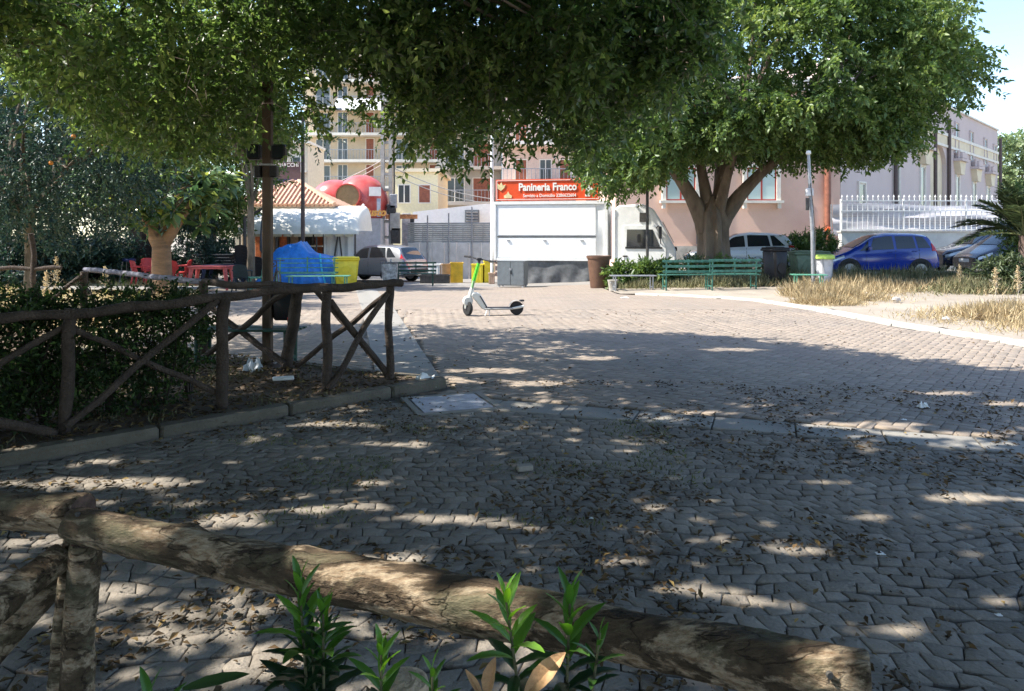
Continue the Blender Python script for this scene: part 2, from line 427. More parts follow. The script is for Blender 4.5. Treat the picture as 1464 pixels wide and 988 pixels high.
# mossy kerb of the planter
pk = tag(bpy.data.objects.new("planter_kerb", None), kind="structure"); COL.objects.link(pk)
yy = [1.2 + i * .72 for i in range(9)]
yy = [y for y in yy if y < 7.25] + [7.42]
for i in range(len(yy) - 1):
    slab(pk, (kerb_x(yy[i]), yy[i], 0), (kerb_x(yy[i + 1]), yy[i + 1], 0), .14, z0=.085, m=M_kerb, name="kerb_stone", th=.16, gap=.01, bev=.02)
slab(pk, (kerb_x(7.42) - .02, 7.46, 0), (-1.75, 7.95, 0), .13, z0=.07, m=M_kerb, name="kerb_stone", th=.14, bev=.02)
slab(pk, (-1.77, 7.96, 0), (-2.6, 8.5, 0), .13, z0=.07, m=M_kerb, name="kerb_stone", th=.14, bev=.02)
# planter soil: lumpy sheet behind the kerb
def soil_in(x, y):
    return x < kerb_x(y) - .02 and y < 7.45 + (-1.0 - x) * .62 and y < 11.5
grid_sheet("planter_soil", list(np.arange(-12, -.8, .16)), list(np.arange(.5, 12, .16)), lambda x, y: .05 + .045 * noise.noise(Vector((x * 1.7, y * 1.7, 0))) + .03 * noise.noise(Vector((x * 6, y * 6, 3))), M_soil, soil_in)
# verge soil (right) and dry ground left
grid_sheet("dry_verge", list(np.arange(3.0, 40, .5)), list(np.arange(4, 27.6, .5)), lambda x, y: gz(x, y) + .012 + .03 * noise.noise(Vector((x, y, 0))), M_dirt, lambda x, y: x > xr(y) + .12)

# ------------------------------------------------------------------ buildings and walls behind the square
M_pink = mat("pink_render", (.78, .54, .43), .9, .06, .7, .25, 60, col2=(.70, .47, .37), detail=8)
M_lav = mat("lavender_render", (.56, .47, .45), .9, .05, .5, .15, 60, col2=(.51, .43, .41), detail=8)
M_cream = mat("cream_stucco", (.70, .61, .44), .85, .06, 1, .1)
M_creamw = mat("cream_white_trim", (.74, .70, .62), .8, .06, 2, .1)
M_redframe = mat("red_window_frame", (.38, .05, .035), .5, .1)
M_pane = glassmat("pale_window_pane", (.45, .58, .56), .15)
M_beige = mat("beige_facade", (.58, .47, .33), .9, .08, .6, .1)
M_greyf = mat("grey_facade", (.42, .40, .36), .9, .08, .6, .1)
M_shut = mat("brown_shutter", (.27, .09, .05), .6, .15)
M_copper = mat("copper_downpipe", (.28, .11, .07), .5, .15, 4)
M_concrete = mat("weathered_concrete", (.46, .43, .38), .9, .15, 3, .3, 30)

def wall_frame(x0, y0, x1, y1):
    """local frame of a facade: x along the wall, y into the building"""
    return math.atan2(y1 - y0, x1 - x0)
def facade_win(parent, x, z, wd, h, frame_m, pane_m, depth=.12, trim=None, mull=1, sill=True, tw=.12):
    """window sunk behind a surround; local coords, outer face of wall at y=0"""
    fr = MB(); t = .07
    fr.box((x - wd / 2 + t / 2, -.01, z + h / 2), (t, .08, h)).box((x + wd / 2 - t / 2, -.01, z + h / 2), (t, .08, h))
    fr.box((x, -.012, z + t / 2), (wd - 2 * t, .08, t)).box((x, -.012, z + h - t / 2), (wd - 2 * t, .08, t))
    for k in range(mull): fr.box((x - wd / 2 + wd * (k + 1) / (mull + 1), -.016, z + h / 2), (t * 1.1, .08, h - 2 * t))
    wo = fr.build("window", frame_m, parent)
    MB().box((x, -.02, z + h / 2), (wd - t, .03, h - t)).build("pane", pane_m, wo)
    if trim:
        b = MB(); b.box((x - wd / 2 - tw / 2, -.03, z + h / 2), (tw, .16, h)).box((x + wd / 2 + tw / 2, -.03, z + h / 2), (tw, .16, h)).box((x, -.03, z + h + tw / 2), (wd + 2 * tw, .165, tw))
        b.build("surround", trim, wo)
    if sill:
        b = MB(); b.box((x, -.11, z - .06), (wd + .62, .30, .13)).box((x - wd / 2 - .12, -.08, z - .26), (.16, .2, .26)).box((x + wd / 2 + .12, -.08, z - .26), (.16, .2, .26))
        b.build("sill", trim or frame_m, wo)
    return wo
# --- pink building facing the square
PD = 37.0
px0, px1 = 880 , 1202
bx0, bx1 = X(px0, PD), X(px1, PD)
pb = thing("pink_building", "long pale pink rendered building with red framed windows behind the big ficus", "building", (bx0, PD, -.9))
Wd = bx1 - bx0
def zl(py, D=PD): return Zp(py, D) + .9
b = MB(); b.box((Wd / 2, 4.08, 5.0), (Wd, 8, 10)); b.build("wall", M_pink, pb)
b = MB(); b.box((Wd / 2, 0.0, zl(352) / 2), (Wd - .02, .12, zl(352))); b.build("plinth", M_concrete, pb)
b = MB(); b.box((Wd / 2, -.1, 10.05), (Wd + .4, .6, .3)).box((Wd / 2, -.02, 9.75), (Wd + .1, .35, .3)); b.build("cornice", M_creamw, pb)
for cx in (1088.5, 973, 857): 
    if cx > 900: facade_win(pb, X(cx, PD) - bx0, zl(287), 1.48, zl(240) - zl(287), M_redframe, M_pane, trim=M_creamw, mull=1, tw=.2)
for cx in (1088.5, 973): facade_win(pb, X(cx, PD) - bx0, zl(165), 1.48, 1.9, M_redframe, M_pane, trim=M_creamw, mull=1, tw=.2)
b = MB(); b.tube([(X(1182, PD) - bx0, -.12, zl(345)), (X(1182, PD) - bx0, -.12, 9.6)], .16, 10); b.build("downpipe", M_copper, pb, True)
b = MB(); b.lathe([(.05, -.12), (.17, -.1), (.2, 0), (.17, .1), (.05, .12)], (X(1181, PD) - bx0, -.3, zl(328)), 12); b.build("pipe_joint", mat("orange_red_paint", (.62, .12, .04), .5), pb, True)
b = MB(); b.box((X(1002, PD) - bx0, .0, zl(337)), (.42, .22, .85), bev=.02); b.build("meter_box", M_greyplastic, pb)
b = MB(); c = X(1186, PD) - bx0; b.box((c - .3, -.1, zl(334)), (.18, .16, .2)).box((c + .28, -.1, zl(334)), (.18, .16, .2)).tube([(c - .55, -.1, zl(336)), (c + .5, -.1, zl(336)), (c + .5, -.1, zl(365))], .03, 6); b.build("gas_pipe", M_steel, pb)
# --- lavender building running back to the right
ax, ay, ex, ey = 17.6, 39.6, 44.0, 67.0
ang = wall_frame(ax, ay, ex, ey); Lw = math.hypot(ex - ax, ey - ay)
lb = thing("lavender_building", "two storey lavender grey building with arched niche and narrow windows behind the white railings", "building", (ax, ay, -.9), ang)
H = 11.9
def along(px):   # distance along the facade of a picture column
    s = (px - 732) / F; t = (s * ay - ax) / (math.cos(ang) - s * math.sin(ang)); return t
def zat(px, py):
    t = along(px); D = ay + t * math.sin(ang); return Zp(py, D) + .9
archc = along(1342); aw = (along(1354) - along(1331)) / 2; at = zat(1342, 205)
# wall with arched niche: pieces around the opening, butted
poly = [(0, 0), (archc - aw, 0), (archc - aw, at - aw * .9)]
for k in range(1, 12):
    a = math.pi - math.pi * k / 12; poly.append((archc + aw * math.cos(a), at - aw * .9 + aw * .9 * math.sin(a)))
poly += [(archc + aw, at - aw * .9), (archc + aw, 0), (Lw, 0), (Lw, H), (0, H)]
MB().prism(poly, 0, .6).build("wall", M_lav, lb)
MB().box((Lw / 2, 4.32, H / 2 - .02), (Lw - .04, 7.4, H - .06)).build("rear_block", M_lav, lb)
MB().box((archc, .3, at / 2), (aw * 1.98, .04, at)).build("niche", M_cream, lb)
MB().box((Lw / 2, .3, H + .06), (Lw + .1, .9, .12)).build("coping", M_creamw, lb)
zc = zat(1395, 210); 
MB().box((Lw / 2 + .2, -.05, zc + .1), (Lw - .4, .12, .22)).box((Lw / 2 + .2, -.05, zc - .75), (Lw - .4, .12, .18)).build("string_course", M_creamw, lb)
MB().box((Lw / 2 + .2, -.02, zc - .32), (Lw - .4, .06, .62)).build("frieze", M_cream, lb)
M_darkwin = glassmat("dark_recess_glass", (.05, .06, .06), .2)
for px, yt, yb in ((1367, 176, 220), (1388, 189, 229), (1408, 199, 235), (1421.5, 208, 234)):
    x = along(px); z1, z0 = zat(px, yt), zat(px, yb)
    facade_win(lb, x, z0, .95, z1 - z0, M_creamw, M_darkwin, trim=M_lav, mull=0, sill=False, tw=.1)
for px, yt, yb in ((1231, 262, 282), (1318, 238, 290), (1368, 252, 292), (1392, 262, 295), (1412, 268, 296), (1281, 232, 292)):
    x = along(px); z1, z0 = zat(px, yt), zat(px, yb)
    wo = facade_win(lb, x, max(1.0, z0 - 1.2), 1.0, z1 - max(1.0, z0 - 1.2), M_creamw, M_darkwin, trim=M_creamw, mull=0, sill=False, tw=.1)
    if px > 1300:
        bb = MB(); bb.prism([(x - .5, z1 + .1), (x + .5, z1 + .1), (x + .95, z1 + 1.1), (x - .95, z1 + 1.1)], -.42, .0); bb.build("corbel", M_cream, wo)
        bb = MB(); bb.box((x, -.3, z1 + 1.2), (2.1, .62, .2)).tube([(x - .8, -.3, z1 + 1.3), (x - .8, -.3, z1 + 1.9)], .09, 6).tube([(x + .8, -.3, z1 + 1.3), (x + .8, -.3, z1 + 1.9)], .09, 6).box((x, -.3, z1 + 1.55), (1.4, .5, .4)); bb.build("hood", M_lav, wo)
M_pipe = mat("dark_downpipe", (.10, .07, .065), .6)
for px, yt in ((1277, 225), (1334, 183), (1354, 170), (1427.6, 198)):
    x = along(px); zt = min(H - .1, zat(px, yt)); MB().tube([(x, -.15, 0), (x, -.15, zt)], .13, 8).build("downpipe", M_pipe, lb)
# --- white railings on a low wall, with sheeting behind
FD = 33.0; fx0 = X(1203, FD)
rw = thing("railing_wall", "low white rendered wall carrying the white spiked railings", "wall", (fx0, FD, -.15))
M_whitewall = mat("white_rendered_wall", (.66, .65, .61), .9, .08, 1.2, .15)
MB().box((7.5, .15, .9), (15, .3, 1.8)).build("wall", M_whitewall, rw)
MB().box((7.5, .15, 1.83), (15.1, .42, .07)).build("coping", M_concrete, rw)
MB().box((7.5, -.03, .62), (14.9, .08, .05)).build("ledge", M_concrete, rw)
rf = thing("white_railings", "tall white spiked metal railings standing on the low white wall", "fence", (fx0, FD + .05, 1.715))
hz_ = Zp(278, FD) - 1.715
proto = MB(); proto.box((0, 0, hz_ / 2 - .06), (.026, .026, hz_ - .12)); proto.add([(-.03, -.03, hz_ - .12), (.03, -.03, hz_ - .12), (.03, .03, hz_ - .12), (-.03, .03, hz_ - .12), (0, 0, hz_)], [(0, 1, 4), (1, 2, 4), (2, 3, 4), (3, 0, 4)])
bar = proto.build("bar", M_white, rf); bar.location.x = .05
for k in range(1, 62):
    o = bar.copy(); COL.objects.link(o); o.parent = rf; o.location.x = .05 + k * .2315
for z in (.06, hz_ - .28, hz_ * .55):
    MB().box((7.2, 0, z), (14.4, .045, .045)).build("rail", M_white, rf)
for k in range(6): MB().box((.02 + k * 2.8, .04, hz_ / 2 - .1), (.07, .06, hz_ - .2)).build("post", M_white, rf)
b = MB()
for z in np.arange(.15, 1.15, .11): b.box((7.2, .055, z), (14.4, .01, .014))
o = b.build("mesh_wires", M_white, rf)
ws = thing("white_sheeting", "rumpled white plastic sheeting stretched behind the white railings", "sheeting", (fx0, FD + .9, 1.5))
v = []; f = []; nx, nz = 60, 12
for i in range(nx + 1):
    for j in range(nz + 1):
        x = 14.6 * i / nx; z = 1.42 * j / nz * (1 + .05 * math.sin(x * .9)); v.append((x, .16 * noise.noise(Vector((x * .25, z * 3, 1))) + .05 * noise.noise(Vector((x * .8, z * 7, 5))), z))
for i in range(nx):
    for j in range(nz): f.append((i * (nz + 1) + j, (i + 1) * (nz + 1) + j, (i + 1) * (nz + 1) + j + 1, i * (nz + 1) + j + 1))
MB().add(v, f).build("sheet", mat("white_sheeting", (.60, .58, .61), .5, .08, 1.5), ws, True, fix=False)
b = MB()
for k in range(8): b.tube([(k * 2.08 + .02, .2, -.2), (k * 2.08 + .02, .2, 1.45)], .03, 6)
b.build("support_posts", M_steel, ws)

# --- apartment block with balconies (far behind)
AD = 80.0
def block(name, label, px0, px1, D, pytop, wallm, floors, win_px, slabm, rail=True, dep=8, winm=None, balcony=True, base=-.9):
    x0, x1 = X(px0, D), X(px1, D); zt = Zp(pytop, D)
    o = thing(name, label, "building", (x0, D, base)); W_ = x1 - x0
    MB().box((W_ / 2, dep / 2, (zt - base) / 2), (W_, dep, zt - base)).build("wall", wallm, o)
    for fy in floors:
        z = Zp(fy, D) - base
        if balcony:
            MB().box((W_ / 2, -.75, z - .12), (W_ + .2, 1.5, .28)).build("balcony_slab", slabm, o)
            if rail:
                r = MB(); r.box((W_ / 2, -1.45, z + 1.05), (W_ + .1, .06, .06))
                for k in range(int(W_ / .32)): r.box((.1 + k * .32, -1.45, z + .5), (.035, .035, 1.05))
                r.build("balustrade", M_steel, o)
        for (wx, ww, wh, kind) in win_px:
            x = X(wx, D) - x0; m1 = M_shut if kind == 's' else M_darkwin
            facade_win(o, x, z + .05, ww, wh, M_creamw, m1, trim=None, mull=1 if kind != 's' else 0, sill=False)
    MB().box((W_ / 2, dep / 2, zt - base + .12), (W_ + .5, dep + .5, .24)).build("roof", slabm, o)
    return o
fl = [230, 192.5, 155, 117.5, 80]
block("apartment_block", "beige apartment block with railed balconies behind the concrete pylon", 436, 704, AD, 40, M_beige, [267.5] + fl,
      [(462, 1.6, 2.3, 'g'), (490, 1.1, 2.4, 'g'), (529, .95, 2.4, 's'), (575, 1.4, 2.3, 'g'), (620, 1.0, 2.4, 's'), (660, 1.6, 2.3, 'g')], M_creamw, base=-3)
aw_ = thing("balcony_awning", "white roller awning hanging over an upper apartment balcony", "awning", (X(515, 78), 78.6, Zp(140, 78)))
MB().prism([(0, 0), (-.1, 0), (-1.5, -1.4), (-1.4, -1.45)], -2.6, 2.6, plane='YZ').build("cloth", M_white, aw_); aw_.rotation_euler.z = 0
MB().tube([(-2.6, -.05, 0), (2.6, -.05, 0)], .08, 8).build("roller", M_steel, aw_)
block("yellow_house", "low pale yellow house with brown shutters between the pylon and the grey block", 556, 626, 52, 246, mat("yellow_stucco", (.78, .70, .45), .9, .05), [292],
      [(578, .9, 1.35, 'g'), (607, .9, 1.35, 's')], M_cream, balcony=False)
block("grey_apartment_block", "grey apartment block with deep green glass balconies behind the white sheds", 626, 716, 66, 60, M_greyf, [290, 240, 190, 140],
      [(650, 1.8, 2.2, 'g'), (690, 1.8, 2.2, 's')], M_greyf)
block("salmon_house", "pale salmon house glimpsed above the orange sign board", 718, 830, 60, 130, mat("salmon_stucco", (.66, .50, .42), .9, .08), [262, 205],
      [(745, 1.0, 1.9, 's'), (780, 1.0, 1.9, 'g'), (808, 1.0, 1.9, 's')], M_creamw)
block("brick_house", "rust coloured brick house between truck sign and ficus", 838, 905, 50, 236, mat("rust_brick", (.42, .19, .12), .9, .2, 6), [285],
      [(855, .9, 1.5, 'g'), (885, .9, 1.5, 'g')], M_creamw, balcony=False)
# --- white shed roof and grey yard fence
sh = thing("white_shed", "long white sheeted shed roof rising behind the grey yard fence", "shed", (X(590, 44), 44, -1))
Wd = X(705, 44) - X(590, 44)
MB().prism([(0, 0), (Wd, 0), (Wd, Zp(290, 44) + 1), (0, Zp(303, 44) + 1)], 0, 6).build("wall", mat("white_sheet_metal", (.80, .79, .76), .6, .04), sh)
for k in range(1, 8): MB().box((Wd * k / 8, -.03, 1.6), (.06, .06, 3.1)).build("rib", M_steel, sh)
bxx = thing("shed_vent", "square grey vent box standing on the white shed", "vent", (X(675, 43.5), 43.5, Zp(320, 43.5)))
MB().box((0, 0, .4), (.85, .6, .85), bev=.03).build("housing", M_greyplastic, bxx)
for k in range(4): MB().box((0, -.32, .15 + k * .17), (.7, .04, .06), rx=R(30)).build("louvre", M_steel, bxx)
yf = thing("yard_fence", "grey ribbed sheet metal fence above pale concrete barrier panels", "fence", (X(583, 38), 38, -.75))
W_ = X(706, 38) - X(583, 38)
zt, zm = Zp(318, 38) + .75, Zp(347, 38) + .75
for k in range(10):
    z = zm + (zt - zm) * (k + .5) / 10; MB().box((W_ / 2, 0, z), (W_, .05, (zt - zm) / 10 - .02), rx=R(14)).build("slat", mat("grey_sheet_metal", (.38, .39, .38), .55, .12, 2), yf)
for k in range(7):
    MB().box((W_ * (k + .5) / 7, -.1, zm / 2), (W_ / 7 - .03, .14, zm), bev=.02).build("panel", mat("pale_barrier_concrete", (.56, .55, .53), .85, .1, 2), yf)
for px, yt in ((612, 308), (642, 305), (675, 296), (704, 300)):
    MB().tube([(X(px, 38) - X(583, 38), -.22, 0), (X(px, 38) - X(583, 38), -.22, Zp(yt, 38) + .75)], .04, 6).build("post", M_steel, yf)
gc = thing("grey_cabin", "pale blue grey metal site cabin behind the silver estate car", "cabin", (X(497, 40), 40, -.85))
Wd = X(552, 40) - X(497, 40)
MB().box((Wd / 2, 1.2, 1.6), (Wd, 2.4, 3.15)).build("wall", mat("blue_grey_panel", (.38, .40, .46), .6, .08, 2), gc)
MB().box((Wd / 2, 1.1, 3.24), (Wd + .2, 2.7, .14)).build("roof", M_creamw, gc)
MB().box((Wd * .63, -.03, 1.5), (.05, .04, 3.0)).build("seam", M_darksteel, gc)

# ------------------------------------------------------------------ vehicles
def interp(pts, x):
    return float(np.interp(x, [p[0] for p in pts], [p[1] for p in pts]))
def smooth_interp(pts, x, r=.07):
    return sum(interp(pts, x + k * r / 2) for k in (-2, -1, 0, 1, 2)) / 5
def make_car(name, label, spec, loc, rz, cat="car", group="cars parked behind the square"):
    L_, W_, H_ = spec['L'], spec['W'], spec['H']; top, belt, bot = spec['top'], spec['belt'], spec['bot']
    root = thing(name, label, cat, loc, rz, group)
    paint = spec['paint']
    def half(x):   # half width of the body in plan
        a = min(1.0, max(0, x) / .55); c = min(1.0, max(0, L_ - x) / .45)
        return W_ / 2 * (1 - .26 * (1 - a) ** 2) * (1 - .16 * (1 - c) ** 2)
    def sect(x):
        w_ = half(x); zt = smooth_interp(top, x); zb = smooth_interp(belt, x, .05); z0 = smooth_interp(bot, x, .03)
        k = max(0.0, min(1.0, (zt - zb) / (H_ - interp(belt, L_ * .5)))); zb = min(zb, zt - .02)
        wr = w_ * .95 - .20 * k - .05 * (1 - k)
        zm = z0 + (zb - z0) * .45
        pts = [(0, z0), (w_ * .86, z0), (w_ * .97, z0 + .07), (w_, zm), (w_ * .985, zb - .10), (w_ * .95, zb),
               (w_ * .95 + (wr - w_ * .95) * .5 + .012, zb + (zt - .075 * (.3 + .7 * k) - zb) * .55), (wr, zt - .07 * (.3 + .7 * k)), (wr - .11, zt - .015), (wr * .5, zt + .012 * k), (0, zt + .018 * k)]
        return pts
    def S(x, u):   # u in [0,10] along the section
        p = sect(x); i = min(9, int(u)); t = u - i
        return (p[i][0] + (p[i + 1][0] - p[i][0]) * t, p[i][1] + (p[i + 1][1] - p[i][1]) * t)
    N = 56; xs_ = [L_ * (0.5 - 0.5 * math.cos(math.pi * i / N)) * .7 + L_ * i / N * .3 for i in range(N + 1)]
    wheels = spec['wheels']; wr_ = spec['wr']
    v = []; f = []
    nu = 11
    for x in xs_:
        p = sect(x)
        for (y, z) in p: v.append((x, -y, z))
        for (y, z) in p[::-1][1:-1]: v.append((x, y, z))
    m = 2 * nu - 2
    for i in range(N):
        for k in range(m):
            xm = (xs_[i] + xs_[i + 1]) / 2; a = k; 
            f.append((i * m + k, i * m + (k + 1) % m, (i + 1) * m + (k + 1) % m, (i + 1) * m + k))
    f.append(tuple(range(m))); f.append(tuple(range(N * m, (N + 1) * m)))
    b = MB().add(v, f)
    body = b.build("body", paint, root, True)
    def patch(x0, x1, u0, u1, name, m_, off=.008, nx=6, nu_=4, parent=root, sides=(-1, 1), xf=None):
        """a panel laid on the body surface; xf(tu)->(x0,x1) lets its ends slant"""
        for sd in sides:
            vv = []; ff = []
            for i in range(nx + 1):
                for j in range(nu_ + 1):
                    tu = j / nu_; u = u0 + (u1 - u0) * tu
                    a, c = (x0, x1) if xf is None else xf(tu)
                    x = a + (c - a) * i / nx
                    y, z = S(x, u); y2, z2 = S(x, min(10, u + .05)); y1, z1 = S(x, max(0, u - .05))
                    ty, tz = y2 - y1, z2 - z1; l = math.hypot(ty, tz) or 1; ny, nz = tz / l, -ty / l
                    if ny < 0 and u < 8: ny, nz = -ny, -nz
                    if u >= 8 and nz < 0: ny, nz = -ny, -nz
                    vv.append((x, sd * (y + ny * off), z + nz * off))
            for i in range(nx):
                for j in range(nu_):
                    q = i * (nu_ + 1) + j; ff.append((q, q + 1, q + nu_ + 2, q + nu_ + 1))
            MB().add(vv, ff).build(name, m_, parent, True)
    gl = spec.get('glass', M_glass)
    for (a0, a1, c0, c1) in spec['side']:   # bottom x0,x1 and top x0,x1
        patch(a0, a1, 5.12, 6.85, "side_window", gl, xf=lambda tu, a0=a0, a1=a1, c0=c0, c1=c1: (a0 + (c0 - a0) * tu, a1 + (c1 - a1) * tu))
    def cross(x0, x1, name, m_, u_in=5.6, off=.012):
        vv = []; ff = []; nx, ny = 6, 8
        for i in range(nx + 1):
            x = x0 + (x1 - x0) * i / nx; p = sect(x); wr2 = p[8][0] - .02; 
            for j in range(ny + 1):
                s_ = -1 + 2 * j / ny; y = s_ * wr2; z = p[10][1] + (p[8][1] - p[10][1]) * abs(s_) ** 2
                vv.append((x - (off if spec['top'] and x < L_ * .5 else -off), y, z + off))
        for i in range(nx):
            for j in range(ny): q = i * (ny + 1) + j; ff.append((q, q + 1, q + ny + 2, q + ny + 1))
        MB().add(vv, ff).build(name, m_, root, True)
    cross(*spec['screen'], "windscreen", gl); cross(*spec['rearglass'], "rear_window", gl)
    # door lines, handles, sill trim
    for x in spec['doors']:
        patch(x - .006, x + .006, 1.6, 5.0, "door_gap", M_black, off=.003, nx=1, nu_=6)
    for x in spec['handles']:
        for sd in (-1, 1):
            y, z = S(x, 4.35); MB().box((x, sd * (y + .02), z), (.17, .03, .03), bev=.01).build("door_handle", spec.get('handlem', paint), root)
    patch(.05, L_ - .05, .9, 2.0, "sill_trim", M_black, off=.004, nx=24, nu_=2)
    # lights
    patch(*spec['tail'], "tail_light", mat("tail_light_red", (.55, .02, .02), .2, .1, coat=.5), off=.014)
    patch(*spec['head'], "headlight", mat("headlight_glass", (.55, .58, .6), .1, .05, metal=.3), off=.014)
    for sd in (-1, 1):
        y, z = S(spec['mirror'], 5.1)
        b = MB(); b.box((spec['mirror'], sd * (y + .10), z + .08), (.11, .19, .14), bev=.03); b.build("wing_mirror", spec.get('mirrorm', paint), root)
    # rear plate and bumper
    zb = interp(bot, L_ - .1)
    MB().box((L_ - .02, 0, zb + .42), (.05, .52, .12)).build("number_plate", M_white, root)
    MB().box((.015, 0, zb + .2), (.05, .52, .12)).build("number_plate", M_white, root)
    MB().box((L_ - .1, 0, zb + .12), (.25, W_ * .78, .2), bev=.05).build("rear_bumper", M_black, root)
    MB().box((.14, 0, zb + .12), (.25, W_ * .62, .18), bev=.05).build("front_bumper", M_black, root)
    # wheels with arches
    for x in wheels:
        for sd in (-1, 1):
            w_ = half(x)
            b = MB(); seg = 18
            vv = []; ff = []
            R1, R0 = wr_ + .085, wr_ - .02
            for k in range(seg + 1):
                a = -.35 + (math.pi + .7) * k / seg
                for rr_ in (R0 - .1, R1):
                    px_, pz_ = x + rr_ * math.cos(a), wr_ + rr_ * math.sin(a)
                    vv.append((px_, sd * (w_ + .006), pz_)); vv.append((px_, sd * (w_ - .12), pz_))
            for k in range(seg):
                q = k * 4; ff += [(q, q + 2, q + 6, q + 4), (q + 2, q + 3, q + 7, q + 6), (q, q + 1, q + 5, q + 4)]
            b.add(vv, ff); b.build("wheel_arch", M_black, root, True)
            wh = MB(); wh.lathe([(wr_ * .60, -.10), (wr_ * .93, -.105), (wr_, -.08), (wr_, .08), (wr_ * .93, .105), (wr_ * .60, .10)], (0, 0, 0), 28, 'Y')
            wo = wh.build("wheel", M_rubber, root, True); wo.location = (x, sd * (w_ - .085), wr_)
            rm = MB(); rm.lathe([(wr_ * .66, -.11), (wr_ * .62, -.06), (wr_ * .56, -.04), (wr_ * .56, .04), (wr_ * .62, .06), (wr_ * .66, .11), (wr_ * .69, .0)], (0, 0, 0), 28, 'Y')
            for k in range(spec.get('spokes', 7)):
                a = 2 * math.pi * k / spec.get('spokes', 7)
                c = Vector((math.cos(a), 0, math.sin(a))) * wr_ * .33
                rm.box((c.x, sd * .085, c.z), (wr_ * .62, .035, wr_ * .15), ry=-a)
            rm.lathe([(wr_ * .14, sd * .06), (wr_ * .16, sd * .105), (wr_ * .05, sd * .12)], (0, 0, 0), 14, 'Y')
            rm.build("rim", M_chrome, wo, True)
    return root
P_blue = mat("blue_car_paint", (.006, .035, .30), .22, .04, 1, coat=1.0, spec=.6)
P_white = mat("white_car_paint", (.60, .66, .72), .25, .03, 1, coat=.8)
P_silver = mat("silver_grey_car_paint", (.26, .27, .29), .3, .03, 1, metal=.45, coat=.6)
P_navy = mat("navy_car_paint", (.010, .014, .035), .2, .05, 1, coat=1.0)
def profile(L, H, kind):
    if kind == 'mini':
        top = [(0, .62), (.12, .74), (.72, 1.00), (1.55, 1.50), (2.0, H), (2.95, H - .01), (3.38, H - .07), (3.62, 1.10), (3.70, .95), (L, .6)]
        belt = [(0, .60), (.8, .93), (L - .1, 1.06), (L, .7)]; bot = [(0, .26), (.3, .22), (L - .3, .24), (L, .36)]
    else:
        top = [(0, .70), (.12, .86), (1.10, 1.08), (1.95, H - .08), (2.5, H), (3.4, H - .03), (3.95, H - .12), (L - .22, 1.12), (L - .06, 1.0), (L, .65)]
        belt = [(0, .68), (1.1, 1.03), (L - .1, 1.14), (L, .7)]; bot = [(0, .32), (.3, .28), (L - .3, .30), (L, .44)]
    return top, belt, bot
t_, bl_, bo_ = profile(3.74, 1.59, 'mini')
blue = dict(L=3.74, W=1.66, H=1.59, top=t_, belt=bl_, bot=bo_, paint=P_blue, wheels=(.66, 3.06), wr=.31,
            side=[(1.0, 1.28, 1.32, 1.36), (1.36, 2.18, 1.52, 2.16), (2.27, 2.92, 2.26, 2.86), (3.0, 3.42, 2.95, 3.2)], screen=(.86, 1.72), rearglass=(3.34, 3.60),
            doors=(1.22, 2.22, 3.02), handles=(2.02, 2.86), tail=(3.46, 3.70, 4.1, 6.5), head=(.06, .48, 4.2, 5.3), mirror=1.32, spokes=6, glass=glassmat("car_glass", (.03, .035, .04), .05))  # glass is one even dark tint on every window
DB = 26.6
make_car("blue_car", "small bright blue hatchback parked behind the straw weeds", blue, (X(1183, DB), DB + .4, 0), R(-5))
t_, bl_, bo_ = profile(4.45, 1.68, 'suv')
suv = dict(L=4.45, W=1.82, H=1.68, top=t_, belt=bl_, bot=bo_, paint=P_white, wheels=(.86, 3.52), wr=.36,
           side=[(1.32, 2.34, 1.82, 2.3), (2.44, 3.3, 2.42, 3.2), (3.38, 3.85, 3.3, 3.45)], screen=(1.18, 2.1), rearglass=(3.88, 4.26),
           doors=(1.5, 2.39, 3.36), handles=(2.2, 3.15), tail=(3.98, 4.40, 4.4, 5.3), head=(.05, .55, 4.1, 5.1), mirror=1.6, spokes=5)
DW = 31.0
make_car("white_suv", "pale blue white SUV parked between the ficus trunk and the dark bin", suv, P(X(1122, DW) - 4.25, DW - .2, -.0), R(-12))
t_, bl_, bo_ = profile(4.52, 1.68, 'suv')
cr = dict(suv); cr.update(L=4.52, paint=P_silver, tail=(4.1, 4.50, 4.6, 7.0), rearglass=(3.92, 4.3))
DC = 33.5
make_car("grey_estate_car", "silver grey estate car with tall red tail lights beside the yellow bin", cr, P(X(476, DC), DC + 1.2), R(-27))
navy = dict(suv); navy.update(paint=P_navy)
make_car("dark_car", "dark navy car parked with its nose behind the blue hatchback", navy, (X(1344, 29), 29.5, .05), R(2))
navy2 = dict(blue); navy2.update(paint=P_navy)
make_car("dark_small_car", "dark small car half hidden by the palm beside the navy car", navy2, (X(1388, 26.2), 26.6, .1), R(4))

# --- white box truck
TD = 29.5
tr = thing("box_truck", "white catering box truck with closed serving hatch and orange sign board", "truck", P(X(706, TD), TD + .75, 0), R(-12))
zg = -tr.location.z
def tz(py, D=TD): return Zp(py, D) + zg
BL = 4.62
M_box = mat("white_truck_panel", (.88, .88, .87), .45, .04, 2.2, .05)
zt, zb_ = tz(288), tz(373)
MB().box((BL / 2, 1.1, (zt + zb_) / 2), (BL, 2.2, zt - zb_), bev=.04).build("cargo_box", M_box, tr, True)
b = MB(); b.box((BL / 2, -.03, zt - .04), (BL + .04, .08, .12)).box((.04, -.03, (zt + zb_) / 2 - .05), (.08, .07, zt - zb_ - .14)).box((BL - .06, -.03, (zt + zb_) / 2 - .05), (.12, .07, zt - zb_ - .14)).box((BL / 2, -.03, zb_ + .05), (BL - .22, .07, .1))
b.build("box_frame", M_white, tr)
MB().box((BL / 2 - .16, -.016, (tz(337) + zt - .12) / 2), (BL - .62, .03, zt - .16 - tz(337)), bev=.01).build("upper_hatch", M_box, tr)
